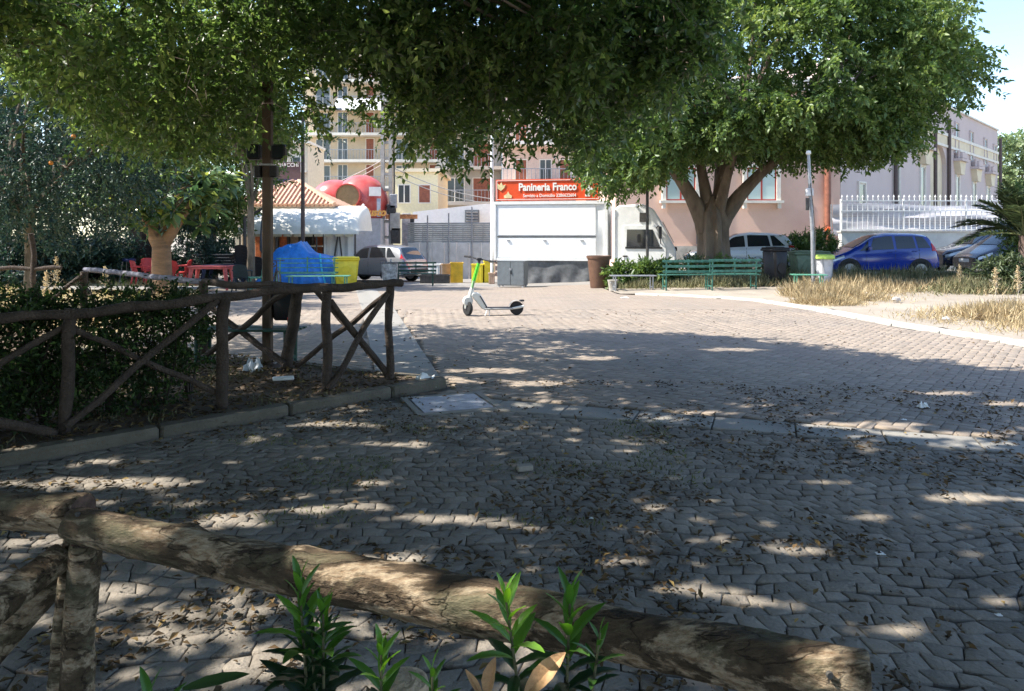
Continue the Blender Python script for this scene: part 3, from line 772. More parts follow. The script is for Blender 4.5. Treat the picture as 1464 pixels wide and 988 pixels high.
MB().box((BL / 2 - .16, -.016, (tz(340) + zb_ + .12) / 2), (BL - .62, .03, tz(340) - zb_ - .14), bev=.01).build("lower_hatch", M_box, tr)
MB().box((BL / 2 - .16, -.02, tz(338.5)), (BL - .6, .045, .035)).build("hatch_seam", M_darksteel, tr)
for x in (.6, 2.1, 3.6): MB().box((x, -.05, tz(344)), (.12, .04, .05)).build("hatch_hinge", M_steel, tr)
# cab
cx0 = BL + .26
CK = 1.12
prof = [(0, .55), (0, 2.72), (.15, 2.86), (1.0, 2.90), (1.36, 2.72), (1.62, 2.30), (2.02, 1.52), (2.12, 1.30), (2.15, .62), (1.9, .5)]
prof = [(x * CK, .55 + (z - .55) * 1.13 if z > .6 else z) for x, z in prof]
cb = MB(); cb.prism(prof, .06, 2.1)
o = cb.build("cab", M_white, tr); o.location.x = cx0
mod = o.modifiers.new("bev", 'BEVEL'); mod.width = .07; mod.segments = 3; mod.angle_limit = R(25)
def cabpart(name, poly, y0, y1, m_, parent=tr, plane='XZ'):
    q = MB().prism([(x * CK + cx0, .55 + (z - .55) * 1.08) for x, z in poly], y0, y1).build(name, m_, parent); return q
dr = cabpart("door", [(.32, .62), (.32, 2.22), (1.40, 2.22), (1.78, 1.42), (1.78, 1.0), (1.45, .98), (1.3, .62)], .02, .07, M_white)
cabpart("door_window", [(.42, 1.45), (.44, 2.08), (1.32, 2.08), (1.58, 1.45)], .0, .03, M_glass, dr)
cabpart("window_frame", [(.38, 1.38), (.38, 1.445), (1.64, 1.445), (1.66, 1.38)], -.008, .03, M_black, dr)
MB().box((cx0 + .42, .01, 1.15), (.18, .04, .05)).build("door_handle", M_black, tr)
MB().box((cx0 + .95, -.03, 1.86), (.13, .09, .34), bev=.02).build("inner_mirror", M_black, tr)
for sd, yy_ in ((-1, -.12), (1, 2.3)):
    b = MB(); b.box((cx0 + 1.78, yy_, 2.08), (.12, .22, .48), bev=.03); b.tube([(cx0 + 1.72, yy_, 2.34), (cx0 + 1.6, .1 if sd < 0 else 2.06, 2.25)], .02, 6); b.tube([(cx0 + 1.78, yy_, 1.84), (cx0 + 1.8, .1 if sd < 0 else 2.06, 1.55)], .02, 6); b.build("wing_mirror", M_black, tr)
v = [(cx0 + 1.60 * CK + .06, .2, 2.50), (cx0 + 1.60 * CK + .06, 1.96, 2.50), (cx0 + 2.00 * CK + .04, 2.0, 1.68), (cx0 + 2.00 * CK + .04, .16, 1.68)]
v2 = [(a + .03, y_, z + .015) for a, y_, z in v]
MB().add(v + v2, [(0, 1, 2, 3), (4, 5, 6, 7), (0, 1, 5, 4), (1, 2, 6, 5), (2, 3, 7, 6), (3, 0, 4, 7)]).build("windscreen", glassmat("pale_windscreen", (.30, .34, .36), .12), tr)
MB().box((cx0 + 2.12 * CK, 1.08, 1.43), (.10, 1.8, .14), bev=.02).build("grille_strip", M_black, tr)
MB().box((cx0 + 2.14 * CK, 1.08, .55), (.12, 2.05, .34), bev=.04).build("front_bumper", M_white, tr)
MB().box((cx0 + 1.15, .045, 2.68), (.34, .05, .36)).build("side_vent", M_darksteel, tr)
for y_ in (.3, 1.86): MB().box((cx0 + 2.15 * CK, y_, .85), (.06, .36, .2), bev=.02).build("headlight", mat("headlight_glass", (.55, .58, .6), .1), tr)
for x in (1.15, cx0 + 1.1):
    for y_ in (.2, 1.95):
        b = MB(); b.lathe([(.2, -.13), (.42, -.13), (.46, -.09), (.46, .09), (.42, .13), (.2, .13)], (0, 0, 0), 24, 'Y'); wo = b.build("wheel", M_rubber, tr, True); wo.location = (x, y_, .46)
        b = MB(); b.lathe([(.05, -.10), (.2, -.09), (.28, -.14), (.28, .14), (.2, .09)], (0, 0, 0), 20, 'Y'); b.build("rim", M_chrome, wo, True)
b = MB(); b.box((cx0 / 2 + .9, .6, .58), (cx0 + 1.2, .14, .22)).box((cx0 / 2 + .9, 1.5, .58), (cx0 + 1.2, .14, .22)); b.build("chassis", M_black, tr)
MB().box((cx0 + .55, .0, .42), (.5, .06, .34), bev=.02).build("step", M_steel, tr)
b = MB()  # draped skirt under the box
vv = []; ff = []; n = 60
for i in range(n + 1):
    x = 1.05 + 3.05 * i / n; sag = .14 * math.sin(math.pi * (i / n - .1) / .9) if i / n > .1 else 0
    for j in range(7):
        t = j / 6; vv.append((x, -.01 + .03 * math.sin(x * 9 + t * 3) * t + .02 * math.sin(x * 3.4 + t * 5), zb_ + .0 - t * (zb_ - .04) - sag * t * (1 - t)))
for i in range(n):
    for j in range(6): q = i * 7 + j; ff.append((q, q + 7, q + 8, q + 1))
b.add(vv, ff); b.build("draped_skirt", mat("grey_skirt_cloth", (.13, .135, .14), .8, .2, 4), tr, True, fix=False)
for x in (.25, 4.35): MB().box((x, .25, .18), (.22, .22, .36), bev=.02).build("stabiliser", M_steel, tr)
MB().box((4.35, -.05, .12), (.34, .3, .22), bev=.02).build("wheel_chock", M_yellow, tr)
# sign board with lettering
M_sign = mat("orange_sign_board", (.72, .075, .012), .5, .05, 3)
M_letter = mat("white_lettering", (.8, .78, .72), .5, .03)
sx0, sx1 = .06, 4.30; sz0, sz1 = zt + .06, zt + .92
sg = MB(); sg.box(((sx0 + sx1) / 2, .06, (sz0 + sz1) / 2), (sx1 - sx0, .08, sz1 - sz0)); sgo = sg.build("sign_board", M_sign, tr)
b = MB()
b.box(((sx0 + sx1) / 2, .005, sz0 + .05), (sx1 - sx0 - .08, .03, .02)).box(((sx0 + sx1) / 2, .005, sz1 - .05), (sx1 - sx0 - .08, .03, .02)).box((sx0 + .05, .005, (sz0 + sz1) / 2), (.02, .03, sz1 - sz0 - .12)).box((sx1 - .05, .005, (sz0 + sz1) / 2), (.02, .03, sz1 - sz0 - .12))
b.build("sign_border", M_letter, sgo)
def text(s, x, z, size, m_, parent, y=.0, name="lettering", sx=1.0, off=.0, ex=.008, align='CENTER', shear=0, rz=0):
    c = bpy.data.curves.new(name, 'FONT'); c.body = s; c.size = size; c.extrude = ex; c.offset = off; c.align_x = align; c.align_y = 'CENTER'; c.shear = shear; c.resolution_u = 3
    c.materials.append(m_); o = bpy.data.objects.new(name, c); COL.objects.link(o); o.parent = parent
    dg = bpy.context.evaluated_depsgraph_get(); me = bpy.data.meshes.new_from_object(o.evaluated_get(dg)); me.name = name
    bpy.data.objects.remove(o); o = bpy.data.objects.new(name, me); COL.objects.link(o); o.parent = parent
    o.location = (x, y, z); o.rotation_euler = (R(90), 0, rz); o.scale = (sx, 1, 1); return o
text("Panineria Franco", (sx0 + sx1) / 2 + .02, sz0 + .53, .42, M_letter, sgo, y=.0, sx=.84, off=.013)
text("Servizio a Domicilio 3286622604", (sx0 + sx1) / 2 + .1, sz0 + .19, .18, M_letter, sgo, y=.0, sx=.9, off=.003)
b = MB()   # small cook figure, burger and bun emblems
b.prism([(3.72, sz0 + .14), (3.92, sz0 + .14), (3.90, sz0 + .42), (4.12, sz0 + .30), (4.15, sz0 + .35), (3.92, sz0 + .54), (3.86, sz0 + .60), (3.74, sz0 + .58), (3.64, sz0 + .70), (3.60, sz0 + .66), (3.73, sz0 + .46)], -.004, .014)
b.lathe([(.0, 0), (.07, .0), (.07, .02), (0, .02)], (3.80, -.006, sz0 + .66), 12, 'Y'); b.lathe([(.0, 0), (.09, .0), (.09, .02), (0, .02)], (3.80, -.004, sz0 + .74), 12, 'Y', sc=(1, .6))
b.build("cook_emblem", M_letter, sgo)
b = MB(); b.prism([(.42, sz0 + .10), (.72, sz0 + .10), (.74, sz0 + .2), (.64, sz0 + .26), (.58, sz0 + .38), (.52, sz0 + .27), (.40, sz0 + .2)], -.004, .014); b.build("food_emblem", mat("pale_yellow_print", (.75, .62, .32), .5), sgo)
b = MB(); b.prism([(.14, sz0 + .50), (.28, sz0 + .40), (.42, sz0 + .52), (.48, sz0 + .66), (.36, sz0 + .62), (.30, sz0 + .76), (.22, sz0 + .64), (.12, sz0 + .72)], -.004, .014); b.build("food_emblem", mat("pale_yellow_print", (.75, .62, .32), .5), sgo)
for x in (.5, 2.2, 3.9): MB().tube([(x, .25, zt - .02), (x, .11, sz1 - .2)], .02, 6).build("sign_bracket", M_steel, sgo)

# ------------------------------------------------------------------ electric scooter
SX, SY = X(669, 13.9), 13.85
M_scw = mat("scooter_white_shell", (.62, .63, .60), .35, .05, 6)
M_scg = mat("scooter_lime_green", (.10, .75, .03), .35, .05, 6)
M_scd = mat("scooter_dark_grip", (.03, .03, .035), .6, .1)
scA = math.atan2(.42, .98)
sc_ = thing("electric_scooter", "white and lime green rental electric scooter standing on the sunlit square", "scooter", (SX, SY, 0), R(10))
# local x from front wheel to rear; front wheel turned towards camera
def wheel(x, rz, r, wd, parent):
    b = MB(); b.lathe([(r * .55, -wd * .5), (r * .85, -wd * .5), (r, -wd * .2), (r, wd * .2), (r * .85, wd * .5), (r * .55, wd * .5)], (0, 0, 0), 24, 'Y')
    o = b.build("wheel", M_rubber, parent, True); o.location = (x, 0, r); o.rotation_euler.z = rz
    b = MB(); b.lathe([(.012, -wd * .55), (r * .3, -wd * .5), (r * .56, -wd * .42), (r * .58, wd * .42), (r * .3, wd * .5), (.012, wd * .55)], (0, 0, 0), 18, 'Y'); b.build("hub", M_scd, o, True); return o
fw = wheel(0, R(-62), .14, .07, sc_); rw_ = wheel(.93, 0, .13, .065, sc_)
b = MB()
for sd in (-.05, .05):
    v_ = Matrix.Rotation(R(-62), 4, 'Z') @ Vector((0, sd, 0))
    b.tube([(v_.x, v_.y, .14), (v_.x, v_.y, .30), (.04, 0, .37)], [.018, .022, .03], 8)
b.lathe([(.075, -.055), (.10, -.02), (.10, .02), (.075, .055)], (0.0, 0, .275), 12, 'Y')
b.tube([(.03, 0, .33), (.085, 0, .52)], [.045, .04], 12); b.build("fork", M_scw, sc_, True)
b = MB(); b.tube([(.075, 0, .50), (.115, 0, .66)], .028, 10); b.build("lower_stem", mat("scooter_pale_green", (.28, .55, .25), .4), sc_, True)
b = MB(); b.tube([(.115, 0, .66), (.205, 0, .98)], [.036, .03], 12); b.build("stem", M_scg, sc_, True)
b = MB(); b.tube([(.205, 0, .98), (.225, 0, 1.05)], .026, 10); b.build("stem_head", M_scd, sc_, True)
b = MB(); hd = Matrix.Rotation(R(-28), 4, 'Z')
pts = [Vector((-.31, .0, .0)), Vector((-.18, 0, .0)), Vector((-.05, 0, 0)), Vector((.05, 0, 0)), Vector((.18, 0, 0)), Vector((.31, 0, 0))]
zz = [.06, .055, .01, 0, -.02, -.035]
pp = [hd @ p + Vector((.225, 0, 1.05 + z)) for p, z in zip(pts, zz)]
b.tube(pp, .014, 8); b.tube(pp[:2], .019, 8); b.tube(pp[4:], .019, 8); b.build("handlebar", M_scd, sc_, True)
b = MB(); b.tube([pp[1], pp[1] + Vector((.05, -.06, -.02)), pp[0] + Vector((.06, -.06, -.02))], .007, 5); b.tube([pp[4], pp[4] + Vector((.0, -.07, -.02)), pp[5] + Vector((-.03, -.07, -.03))], .007, 5); b.build("brake_lever", M_scd, sc_)
b = MB(); c = hd @ Vector((0, -.03, 0)) + Vector((.225, 0, 1.06)); b.box(tuple(c), (.10, .06, .05), bev=.012); b.build("display", M_scd, sc_)
b = MB(); b.prism([(.09, .44), (.20, .43), (.235, .40), (.37, .17), (.36, .12), (.27, .12), (.06, .38)], -.055, .055); o = b.build("battery_housing", M_scw, sc_)
md = o.modifiers.new("bev", 'BEVEL'); md.width = .02; md.segments = 3
b = MB(); b.prism([(.215, .37), (.235, .375), (.36, .17), (.345, .15)], -.06, .06); b.build("housing_trim", M_scd, sc_)
b = MB(); b.box((.58, 0, .125), (.56, .16, .035), bev=.012); b.build("deck", mat("scooter_grey_deck", (.33, .33, .32), .5), sc_, True)
b = MB(); b.box((.58, 0, .149), (.50, .13, .01)); b.build("deck_mat", M_scd, sc_)
b = MB(); vv = []; ff = []
for k in range(9):
    a = R(5 + 150 * k / 8)
    for yy_ in (-.045, .045): vv.append((.93 + .15 * math.cos(math.pi - a), yy_, .13 + .15 * math.sin(a)))
for k in range(8): ff.append((2 * k, 2 * k + 1, 2 * k + 3, 2 * k + 2))
b.add(vv, ff); b.build("rear_mudguard", mat("scooter_grey_deck", (.33, .33, .32), .5), sc_, True, fix=False)
b = MB(); b.box((1.03, 0, .27), (.09, .07, .035), rx=0, bev=.01); b.build("tail_lamp", M_scd, sc_)
b = MB(); b.tube([(.84, -.055, .13), (.97, -.055, .15), (1.06, -.055, .17)], [.02, .025, .018], 8); b.build("rear_bracket", M_scw, sc_, True)
b = MB(); b.tube([(.36, -.07, .12), (.31, -.12, .005)], .008, 6); b.tube([(.40, -.06, .12), (.39, -.12, .005)], .008, 6); b.build("kickstand", M_steel, sc_)
b = MB(); b.tube([(.22, -.02, 1.04), (.16, -.09, .90), (.09, -.05, .55), (.05, -.02, .40)], .005, 5); b.build("brake_cable", M_scd, sc_)

# ------------------------------------------------------------------ benches, bins, boxes
def make_bench(name, label, Wd, m_, loc, rz, back=True, group="slatted metal benches around the square", hb=.88, slats=3, dep=.42, sh=.07):
    t = thing(name, label, "bench", loc, rz, group)
    for k in range(4):
        MB().box((0, dep * (k / 3 - .5), .45 + random.uniform(-.004, .004)), (Wd, .075, .022), bev=.005).build("seat_slat", m_, t)
    if back:
        for k in range(slats):
            MB().box((0, dep / 2 + .06 + .03 * k / slats, hb - .03 - k * .15), (Wd, .022, sh), bev=.005).build("back_slat", m_, t)
    for x in (-Wd / 2 + .12, Wd / 2 - .12):
        b = MB(); b.tube([(x, -dep / 2 + .02, 0), (x, -dep / 2 + .02, .43), (x, dep / 2, .43)], .022, 8)
        b.tube([(x, dep / 2 - .02, 0), (x, dep / 2 - .0, .43)] + ([(x, dep / 2 + .045, hb)] if back else []), .022, 8); b.box((x, 0, .12), (.03, dep - .06, .03)); b.build("leg_frame", m_, t)
    if back: MB().box((0, dep / 2 + .035, (hb + .45) / 2), (.04, .03, hb - .40)).build("back_post", m_, t)
    return t
B2 = 21.0
make_bench("park_bench", "green slatted bench facing away under the ficus beside the weeds", 1.5, M_greenpaint, P(X(1046, B2), B2), R(184))
make_bench("park_bench", "green slatted bench before the ficus trunk next to the leafy bushes", 1.5, M_greenpaint, P(X(981, B2 + .4), B2 + .4), R(182))
make_bench("backless_bench", "backless grey green bench next to the brown bin and bucket", 1.35, M_steel, P(X(905, B2 + 1), B2 + 1), R(181), back=False)
make_bench("backless_bench", "short green bench end beside the leaning silver pole", .9, M_greenlight, P(X(1156, 20), 20.0), R(168), back=False)
make_bench("park_bench", "pale green slatted bench standing before the blue tarpaulin", 2.0, M_greenlight, P(X(437, 24), 24.0, .1), R(3), slats=4, hb=.95, sh=.032)
make_bench("backless_bench", "long pale green backless bench between tarpaulin and yellow bin", 1.9, M_greenlight, P(X(455, 22.5), 22.5, .05), R(3), back=False)
make_bench("park_bench", "short pale green bench end beside the dark plastic chair", .62, M_greenlight, P(X(366, 23), 23, .0), R(-60), slats=3)
make_bench("park_bench", "dark green bench standing alone before the silver estate car", 1.55, M_greendark, P(X(594, 28), 28), R(3))
make_bench("backless_bench", "dark green backless bench in shade behind the rustic fence", 1.25, M_greendark, (-3.0, 8.35, 0), R(-3), back=False, dep=.36)
def make_wheelie(name, label, m_, lidm, loc, rz, h=1.05, wd=.6, dp=.62, group="wheeled refuse bins", panel=True):
    t = thing(name, label, "bin", loc, rz, group)
    b = MB(); b.box((0, 0, h / 2 + .03), (wd, dp, h - .12), bev=.05, taper=.8); b.build("body", m_, t, True)
    b = MB(); b.box((0, 0, h - .02), (wd + .06, dp + .06, .06), bev=.02); b.build("rim", m_, t, True)
    b = MB(); b.box((0, -.02, h + .035), (wd + .03, dp + .04, .05), bev=.025); b.box((0, 0, h + .065), (wd * .7, dp * .7, .03), bev=.01); b.build("lid", lidm, t, True)
    b = MB(); b.tube([(-wd / 2 + .05, dp / 2 + .08, h), (wd / 2 - .05, dp / 2 + .08, h)], .016, 8).box((-wd / 2 + .06, dp / 2 + .03, h - .02), (.04, .12, .05)).box((wd / 2 - .06, dp / 2 + .03, h - .02), (.04, .12, .05)); b.build("handle", m_, t)
    for x in (-wd / 2 + .04, wd / 2 - .04):
        b = MB(); b.lathe([(.02, -.03), (.1, -.03), (.1, .03), (.02, .03)], (x, dp / 2 - .04, .10), 14, 'X'); b.build("wheel", M_rubber, t, True)
    if panel: MB().lathe([(wd * .3, -.012), (wd * .3, .0)], (0, -dp * .47, h * .5), 20, 'Y', sc=(1, 1.1)).build("embossed_panel", m_, t, True)
    return t
YD = 25.0
make_wheelie("wheeled_bin", "bright yellow wheeled bin beside the blue tarpaulin", M_yellow, M_yellow, P(X(495, YD), YD), R(12), h=1.02, wd=.84, dp=.72)
make_wheelie("wheeled_bin", "black wheeled bin standing behind the green bench near the silver pole", M_black, M_black, P(X(1108, 22.2), 22.2), R(20), h=1.1, wd=.5)
make_wheelie("wheeled_bin", "big sage green wheeled bin beside the leaning silver pole", mat("sage_green_plastic", (.12, .17, .11), .6, .15), mat("sage_green_plastic", (.12, .17, .11), .6), P(X(1156, 23.5), 23.5), R(-4), h=.95, wd=1.05, dp=.8)
# open brown planter-like bin
t = thing("brown_bin", "tall tapered brown plastic bin at the right end of the truck", "bin", P(X(856, 24.3), 24.3))
b = MB(); b.lathe([(.02, .02), (.27, .0), (.28, .04), (.37, .95), (.40, .97), (.41, 1.05), (.38, 1.06), (.35, 1.0), (.25, .1), (.0, .09)], (0, 0, 0), 28); b.build("body", M_brownbin, t, True)
MB().lathe([(.345, .9), (.345, .95)], (0, 0, 0), 24).build("contents", M_black, t)
# wrapped litter basket by fence end
t = thing("litter_basket", "grey wire litter basket wrapped in pale paper before the silver estate car", "bin", P(X(557, 26), 26))
b = MB(); b.lathe([(.26, .08), (.28, .5), (.30, .86), (.27, .87), (.25, .1)], (0, 0, 0), 20); b.build("body", mat("crumpled_grey_wrap", (.42, .42, .42), .8, .3, 9, .8, 14), t, True)
b = MB(); b.tube([(.0, .3, 0), (0, .3, 1.0)], .03, 8); b.build("post", M_steel, t)
MB().lathe([(.30, .86), (.32, .88), (.30, .90)], (0, 0, 0), 20).build("rim", M_darksteel, t, True)
# white bag bin with green liner
t = thing("bag_bin", "white sack bin with lime green liner beside the silver pole", "bin", (X(1178, 21.5), 21.5, .0))
b = MB(); b.lathe([(.20, .12), (.22, .5), (.25, .82), (.27, .86)], (0, 0, 0), 20); b.build("body", mat("white_sack", (.62, .62, .64), .6, .12, 6, .6, 9), t, True)
b = MB(); b.lathe([(.275, .82), (.30, .84), (.29, .93), (.24, .95), (.2, .80)], (0, 0, 0), 20, sc=(1, 1)); b.build("liner", mat("lime_liner", (.45, .62, .12), .5), t, True)
for a in (0, 2.1, 4.2): MB().tube([(.25 * math.cos(a), .25 * math.sin(a), 0), (.25 * math.cos(a), .25 * math.sin(a), .85)], .012, 6).build("leg", M_steel, t)
# grey steel cabinet
t = thing("steel_cabinet", "dark grey two door steel cabinet standing in front of the truck", "cabinet", P(X(730, 26.3), 26.3), R(-14))
cw, ch = .98, .86
b = MB(); b.box((0, .3, ch / 2 + .06), (cw, .6, ch)); b.build("body", M_greyplastic, t)
for x in (-cw / 4, cw / 4): MB().box((x, -.012, ch / 2 + .06), (cw / 2 - .02, .025, ch - .06), bev=.004).build("door", M_greyplastic, t)
MB().box((.03, -.035, ch / 2 + .1), (.03, .03, .1)).build("handle", M_black, t); MB().box((.0, -.03, ch / 2 + .22), (.08, .02, .08)).build("lock_plate", M_steel, t)
MB().box((0, .3, ch + .07), (cw + .03, .64, .025)).build("top", M_greyplastic, t)
for x in (-cw / 2 + .06, cw / 2 - .06):
    for y_ in (.05, .55): MB().box((x, y_, .03), (.06, .06, .06)).build("foot", M_white, t)
# yellow crates and odd boxes before the truck
def make_crate(name, label, m_, loc, rz, w_, d_, h_, group="crates and boxes beside the truck"):
    t = thing(name, label, "crate", loc, rz, group)
    th = .03
    b = MB()
    b.box((0, -d_ / 2 + th / 2, h_ / 2), (w_, th, h_)).box((0, d_ / 2 - th / 2, h_ / 2), (w_, th, h_)).box((-w_ / 2 + th / 2, 0, h_ / 2), (th, d_ - 2 * th, h_)).box((w_ / 2 - th / 2, 0, h_ / 2), (th, d_ - 2 * th, h_)).box((0, 0, .02), (w_ - .06, d_ - .06, .03))
    b.build("body", m_, t)
    b = MB(); b.box((0, -d_ / 2 - .012, h_ - .03), (w_ + .05, .03, .05)).box((0, d_ / 2 + .012, h_ - .03), (w_ + .05, .03, .05)).box((-w_ / 2 - .012, 0, h_ - .03), (.03, d_, .05)).box((w_ / 2 + .012, 0, h_ - .03), (.03, d_, .05)); b.build("rim", m_, t)
    for k in range(3): MB().box((-w_ * .3 + k * w_ * .3, -d_ / 2 - .008, h_ * .45), (.04, .02, h_ * .7)).build("rib", m_, t)
    return t
CD = 31.5
M_yel2 = mat("amber_yellow_plastic", (.68, .43, .03), .5, .12, 4)
make_crate("plastic_crate", "amber yellow crate with sloping front left of the scooter handlebar", M_yel2, P(X(653, CD), CD), R(5), .52, .5, .86)
make_crate("plastic_crate", "bright yellow crate behind the scooter handlebar", M_yellow, P(X(683, CD), CD), R(-4), .48, .5, .80)
make_crate("plastic_crate", "yellow crate between the scooter handlebar and grey cabinet", M_yellow, P(X(699, CD + .1), CD + .1), R(6), .42, .5, .93)
make_crate("cardboard_box", "tan cardboard box beside the amber crate", mat("tan_cardboard", (.48, .33, .19), .8), P(X(638, CD + .2), CD + .2), R(8), .34, .4, .80)
make_crate("white_box", "small white box behind the dark green bench", M_white, P(X(622, CD + .3), CD + .3), R(-6), .5, .4, .8)
make_crate("dark_box", "long low dark box beneath the yellow crates beside the bench", M_darksteel, P(X(622, CD - .8), CD - .8), R(2), 1.2, .5, .36)
make_crate("cardboard_box", "small peach cardboard box against the grey cabinet", mat("peach_cardboard", (.55, .38, .27), .8), P(X(703, CD - 1.6), CD - 1.6), R(0), .24, .3, .45)
t = thing("white_bucket", "white plastic bucket beneath the backless bench", "bucket", P(X(876, 22.3), 22.3)); 
MB().lathe([(.11, 0), (.15, .30), (.165, .32), (.155, .33), (.13, .30), (.10, .02)], (0, 0, 0), 20).build("body", M_concrete, t, True); MB().tube([(-.15, 0, .30), (-.08, -.13, .25), (.08, -.13, .25), (.15, 0, .30)], .008, 5).build("handle", M_steel, t)

# ------------------------------------------------------------------ plastic furniture on the left
def make_table(name, label, m_, loc, rz, w_=1.2, d_=.75, h_=.73, group="plastic tables by the kiosk"):
    t = thing(name, label, "table", loc, rz, group)
    MB().box((0, 0, h_ - .02), (w_, d_, .04), bev=.018).box((0, 0, h_ - .065), (w_ - .1, d_ - .1, .06)).build("tabletop", m_, t)
    for sx in (-1, 1):
        for sy in (-1, 1):
            b = MB(); b.tube([(sx * (w_ / 2 - .12), sy * (d_ / 2 - .12), h_ - .05), (sx * (w_ / 2 - .02), sy * (d_ / 2 - .03), 0)], [.075, .042], 4); b.build("leg", m_, t)
    return t
def make_chair(name, label, m_, loc, rz, group="plastic chairs by the kiosk", arms=True, z0=0, legs=True):
    t = thing(name, label, "chair", (loc[0], loc[1], loc[2] + z0), rz, group)
    MB().box((0, 0, .43), (.44, .42, .035), bev=.015).build("seat", m_, t)
    b = MB(); vv = []; ff = []
    for i in range(9):
        x = -.22 + .44 * i / 8
        for j in range(6):
            z = .45 + .40 * j / 5; vv.append((x * (1 - .12 * (j / 5) ** 3), .20 + .10 * j / 5 - .05 * (x / .22) ** 2, z - (.04 * (x / .22) ** 2 if j == 5 else 0)))
    n0 = len(vv); vv += [(a, b_ + .025, c) for a, b_, c in vv]
    for i in range(8):
        for j in range(5):
            q = i * 6 + j; ff += [(q, q + 6, q + 7, q + 1), (q + n0, q + 1 + n0, q + 7 + n0, q + 6 + n0)]
    for j in range(5): ff += [(j, j + 1, j + 1 + n0, j + n0), (48 + j, 48 + j + n0, 49 + j + n0, 49 + j)]
    for i in range(8): ff += [(i * 6 + 5, i * 6 + 11, i * 6 + 11 + n0, i * 6 + 5 + n0)]
    MB().add(vv, ff).build("backrest", m_, t, True)
    for sx in (-1, 1):
        if arms: MB().tube([(sx * .22, .24, .66), (sx * .27, .05, .66), (sx * .26, -.18, .64), (sx * .235, -.2, .43)], .02, 6).build("armrest", m_, t)
        if legs:
            for sy in (-1, 1): MB().tube([(sx * .19, sy * .18, .42), (sx * .25, sy * .24, 0)], [.03, .02], 6).build("leg", m_, t)
    return t
TD2 = 23.5
def PL(px, D, dz=0.0): return (X(px, D), D, gz(X(px, D), D) + dz)
make_table("plastic_table", "faded red plastic table in front of the stacked dark tables", M_pinkred, PL(302, TD2, .0), R(4), 1.25, .8, .76)
make_table("plastic_table", "low navy table behind the faded red table", mat("navy_plastic", (.012, .022, .06), .5), PL(318, 25, .0), R(0), 1.2, .8, .76)
make_chair("plastic_chair", "dark green plastic chair seen from behind beside the red table", M_darkgreen, PL(346, 23, .0), R(185))
c = make_chair("plastic_chair", "topmost dark chair of the tall stack beneath the parasol", M_black, PL(348, 25.5, .0), R(180), z0=.62, legs=False)
for k in range(5): dup(c, ["second highest", "middle", "lower middle", "second lowest", "lowest"][k] + " dark chair of the tall stack beneath the parasol", (c.location.x + .01 * k, c.location.y, c.location.z - .12 * (k + 1)), R(180))
c = make_chair("plastic_chair", "top dark chair of the short stack next to the brown pole", M_black, PL(370, 25.2, .0), R(176), z0=.25, legs=False)
for k in range(2): dup(c, ["middle", "bottom"][k] + " dark chair of the short stack next to the brown pole", (c.location.x, c.location.y, c.location.z - .12 * (k + 1)), R(176))
c = make_chair("plastic_chair", "red armchair just left of the rubber tree trunk", M_red, PL(202, 22.5, .0), R(100))
dup(c, "red armchair just right of the rubber tree trunk", PL(260, 24.6), R(-80)); dup(c, "red armchair turned away behind the rubber tree trunk", PL(250, 24), R(175)); dup(c, "low red chair half hidden behind the rubber tree foot", PL(214, 24.2), R(40))
tt = thing("folding_table", "topmost folded dark table of the stack with pale edges", "table", PL(310, 26, 1.02), R(2), "folded tables in a stack")
MB().box((0, 0, .03), (1.4, .75, .07), bev=.012).build("tabletop", M_black, tt)
MB().box((0, -.385, .045), (1.36, .014, .022)).build("edge_strip", mat("pale_table_edge", (.30, .25, .20), .5), tt)
MB().box((0, 0, -.012), (1.2, .6, .03)).build("folded_legs", M_darksteel, tt)
for k, nm in enumerate(["second from top", "third from top", "fourth from top", "fifth from top", "lowest"]):
    dup(tt, nm + " folded dark table in the stack behind the red table", (tt.location.x + random.uniform(-.05, .05), 26, tt.location.z - .105 * (k + 1)), R(random.uniform(-4, 4)))
t = thing("table_trestle", "dark trestle carrying the stack of folded tables", "trestle", PL(310, 26, 0))
for x in (-.5, .5):
    MB().tube([(x, -.3, 0), (x, 0, .44), (x, .3, 0)], .03, 6).build("leg", M_darksteel, t)
MB().box((0, 0, .455), (1.3, .5, .04)).build("bearer", M_darksteel, t)
t = thing("bar_stool", "bar stool with navy seat and pale metal legs near the red armchairs", "stool", PL(184, 23.5))
MB().lathe([(.0, .74), (.2, .74), (.21, .80), (.17, .83), (0, .83)], (0, 0, 0), 18).build("seat", mat("navy_vinyl", (.02, .03, .10), .5), t, True)
for sx in (-1, 1):
    for sy in (-1, 1): MB().tube([(sx * .13, sy * .13, .75), (sx * .2, sy * .2, 0)], .014, 6).build("leg", M_steel, t)
MB().box((0, 0, .3), (.34, .34, .02)).build("footrest", M_steel, t)
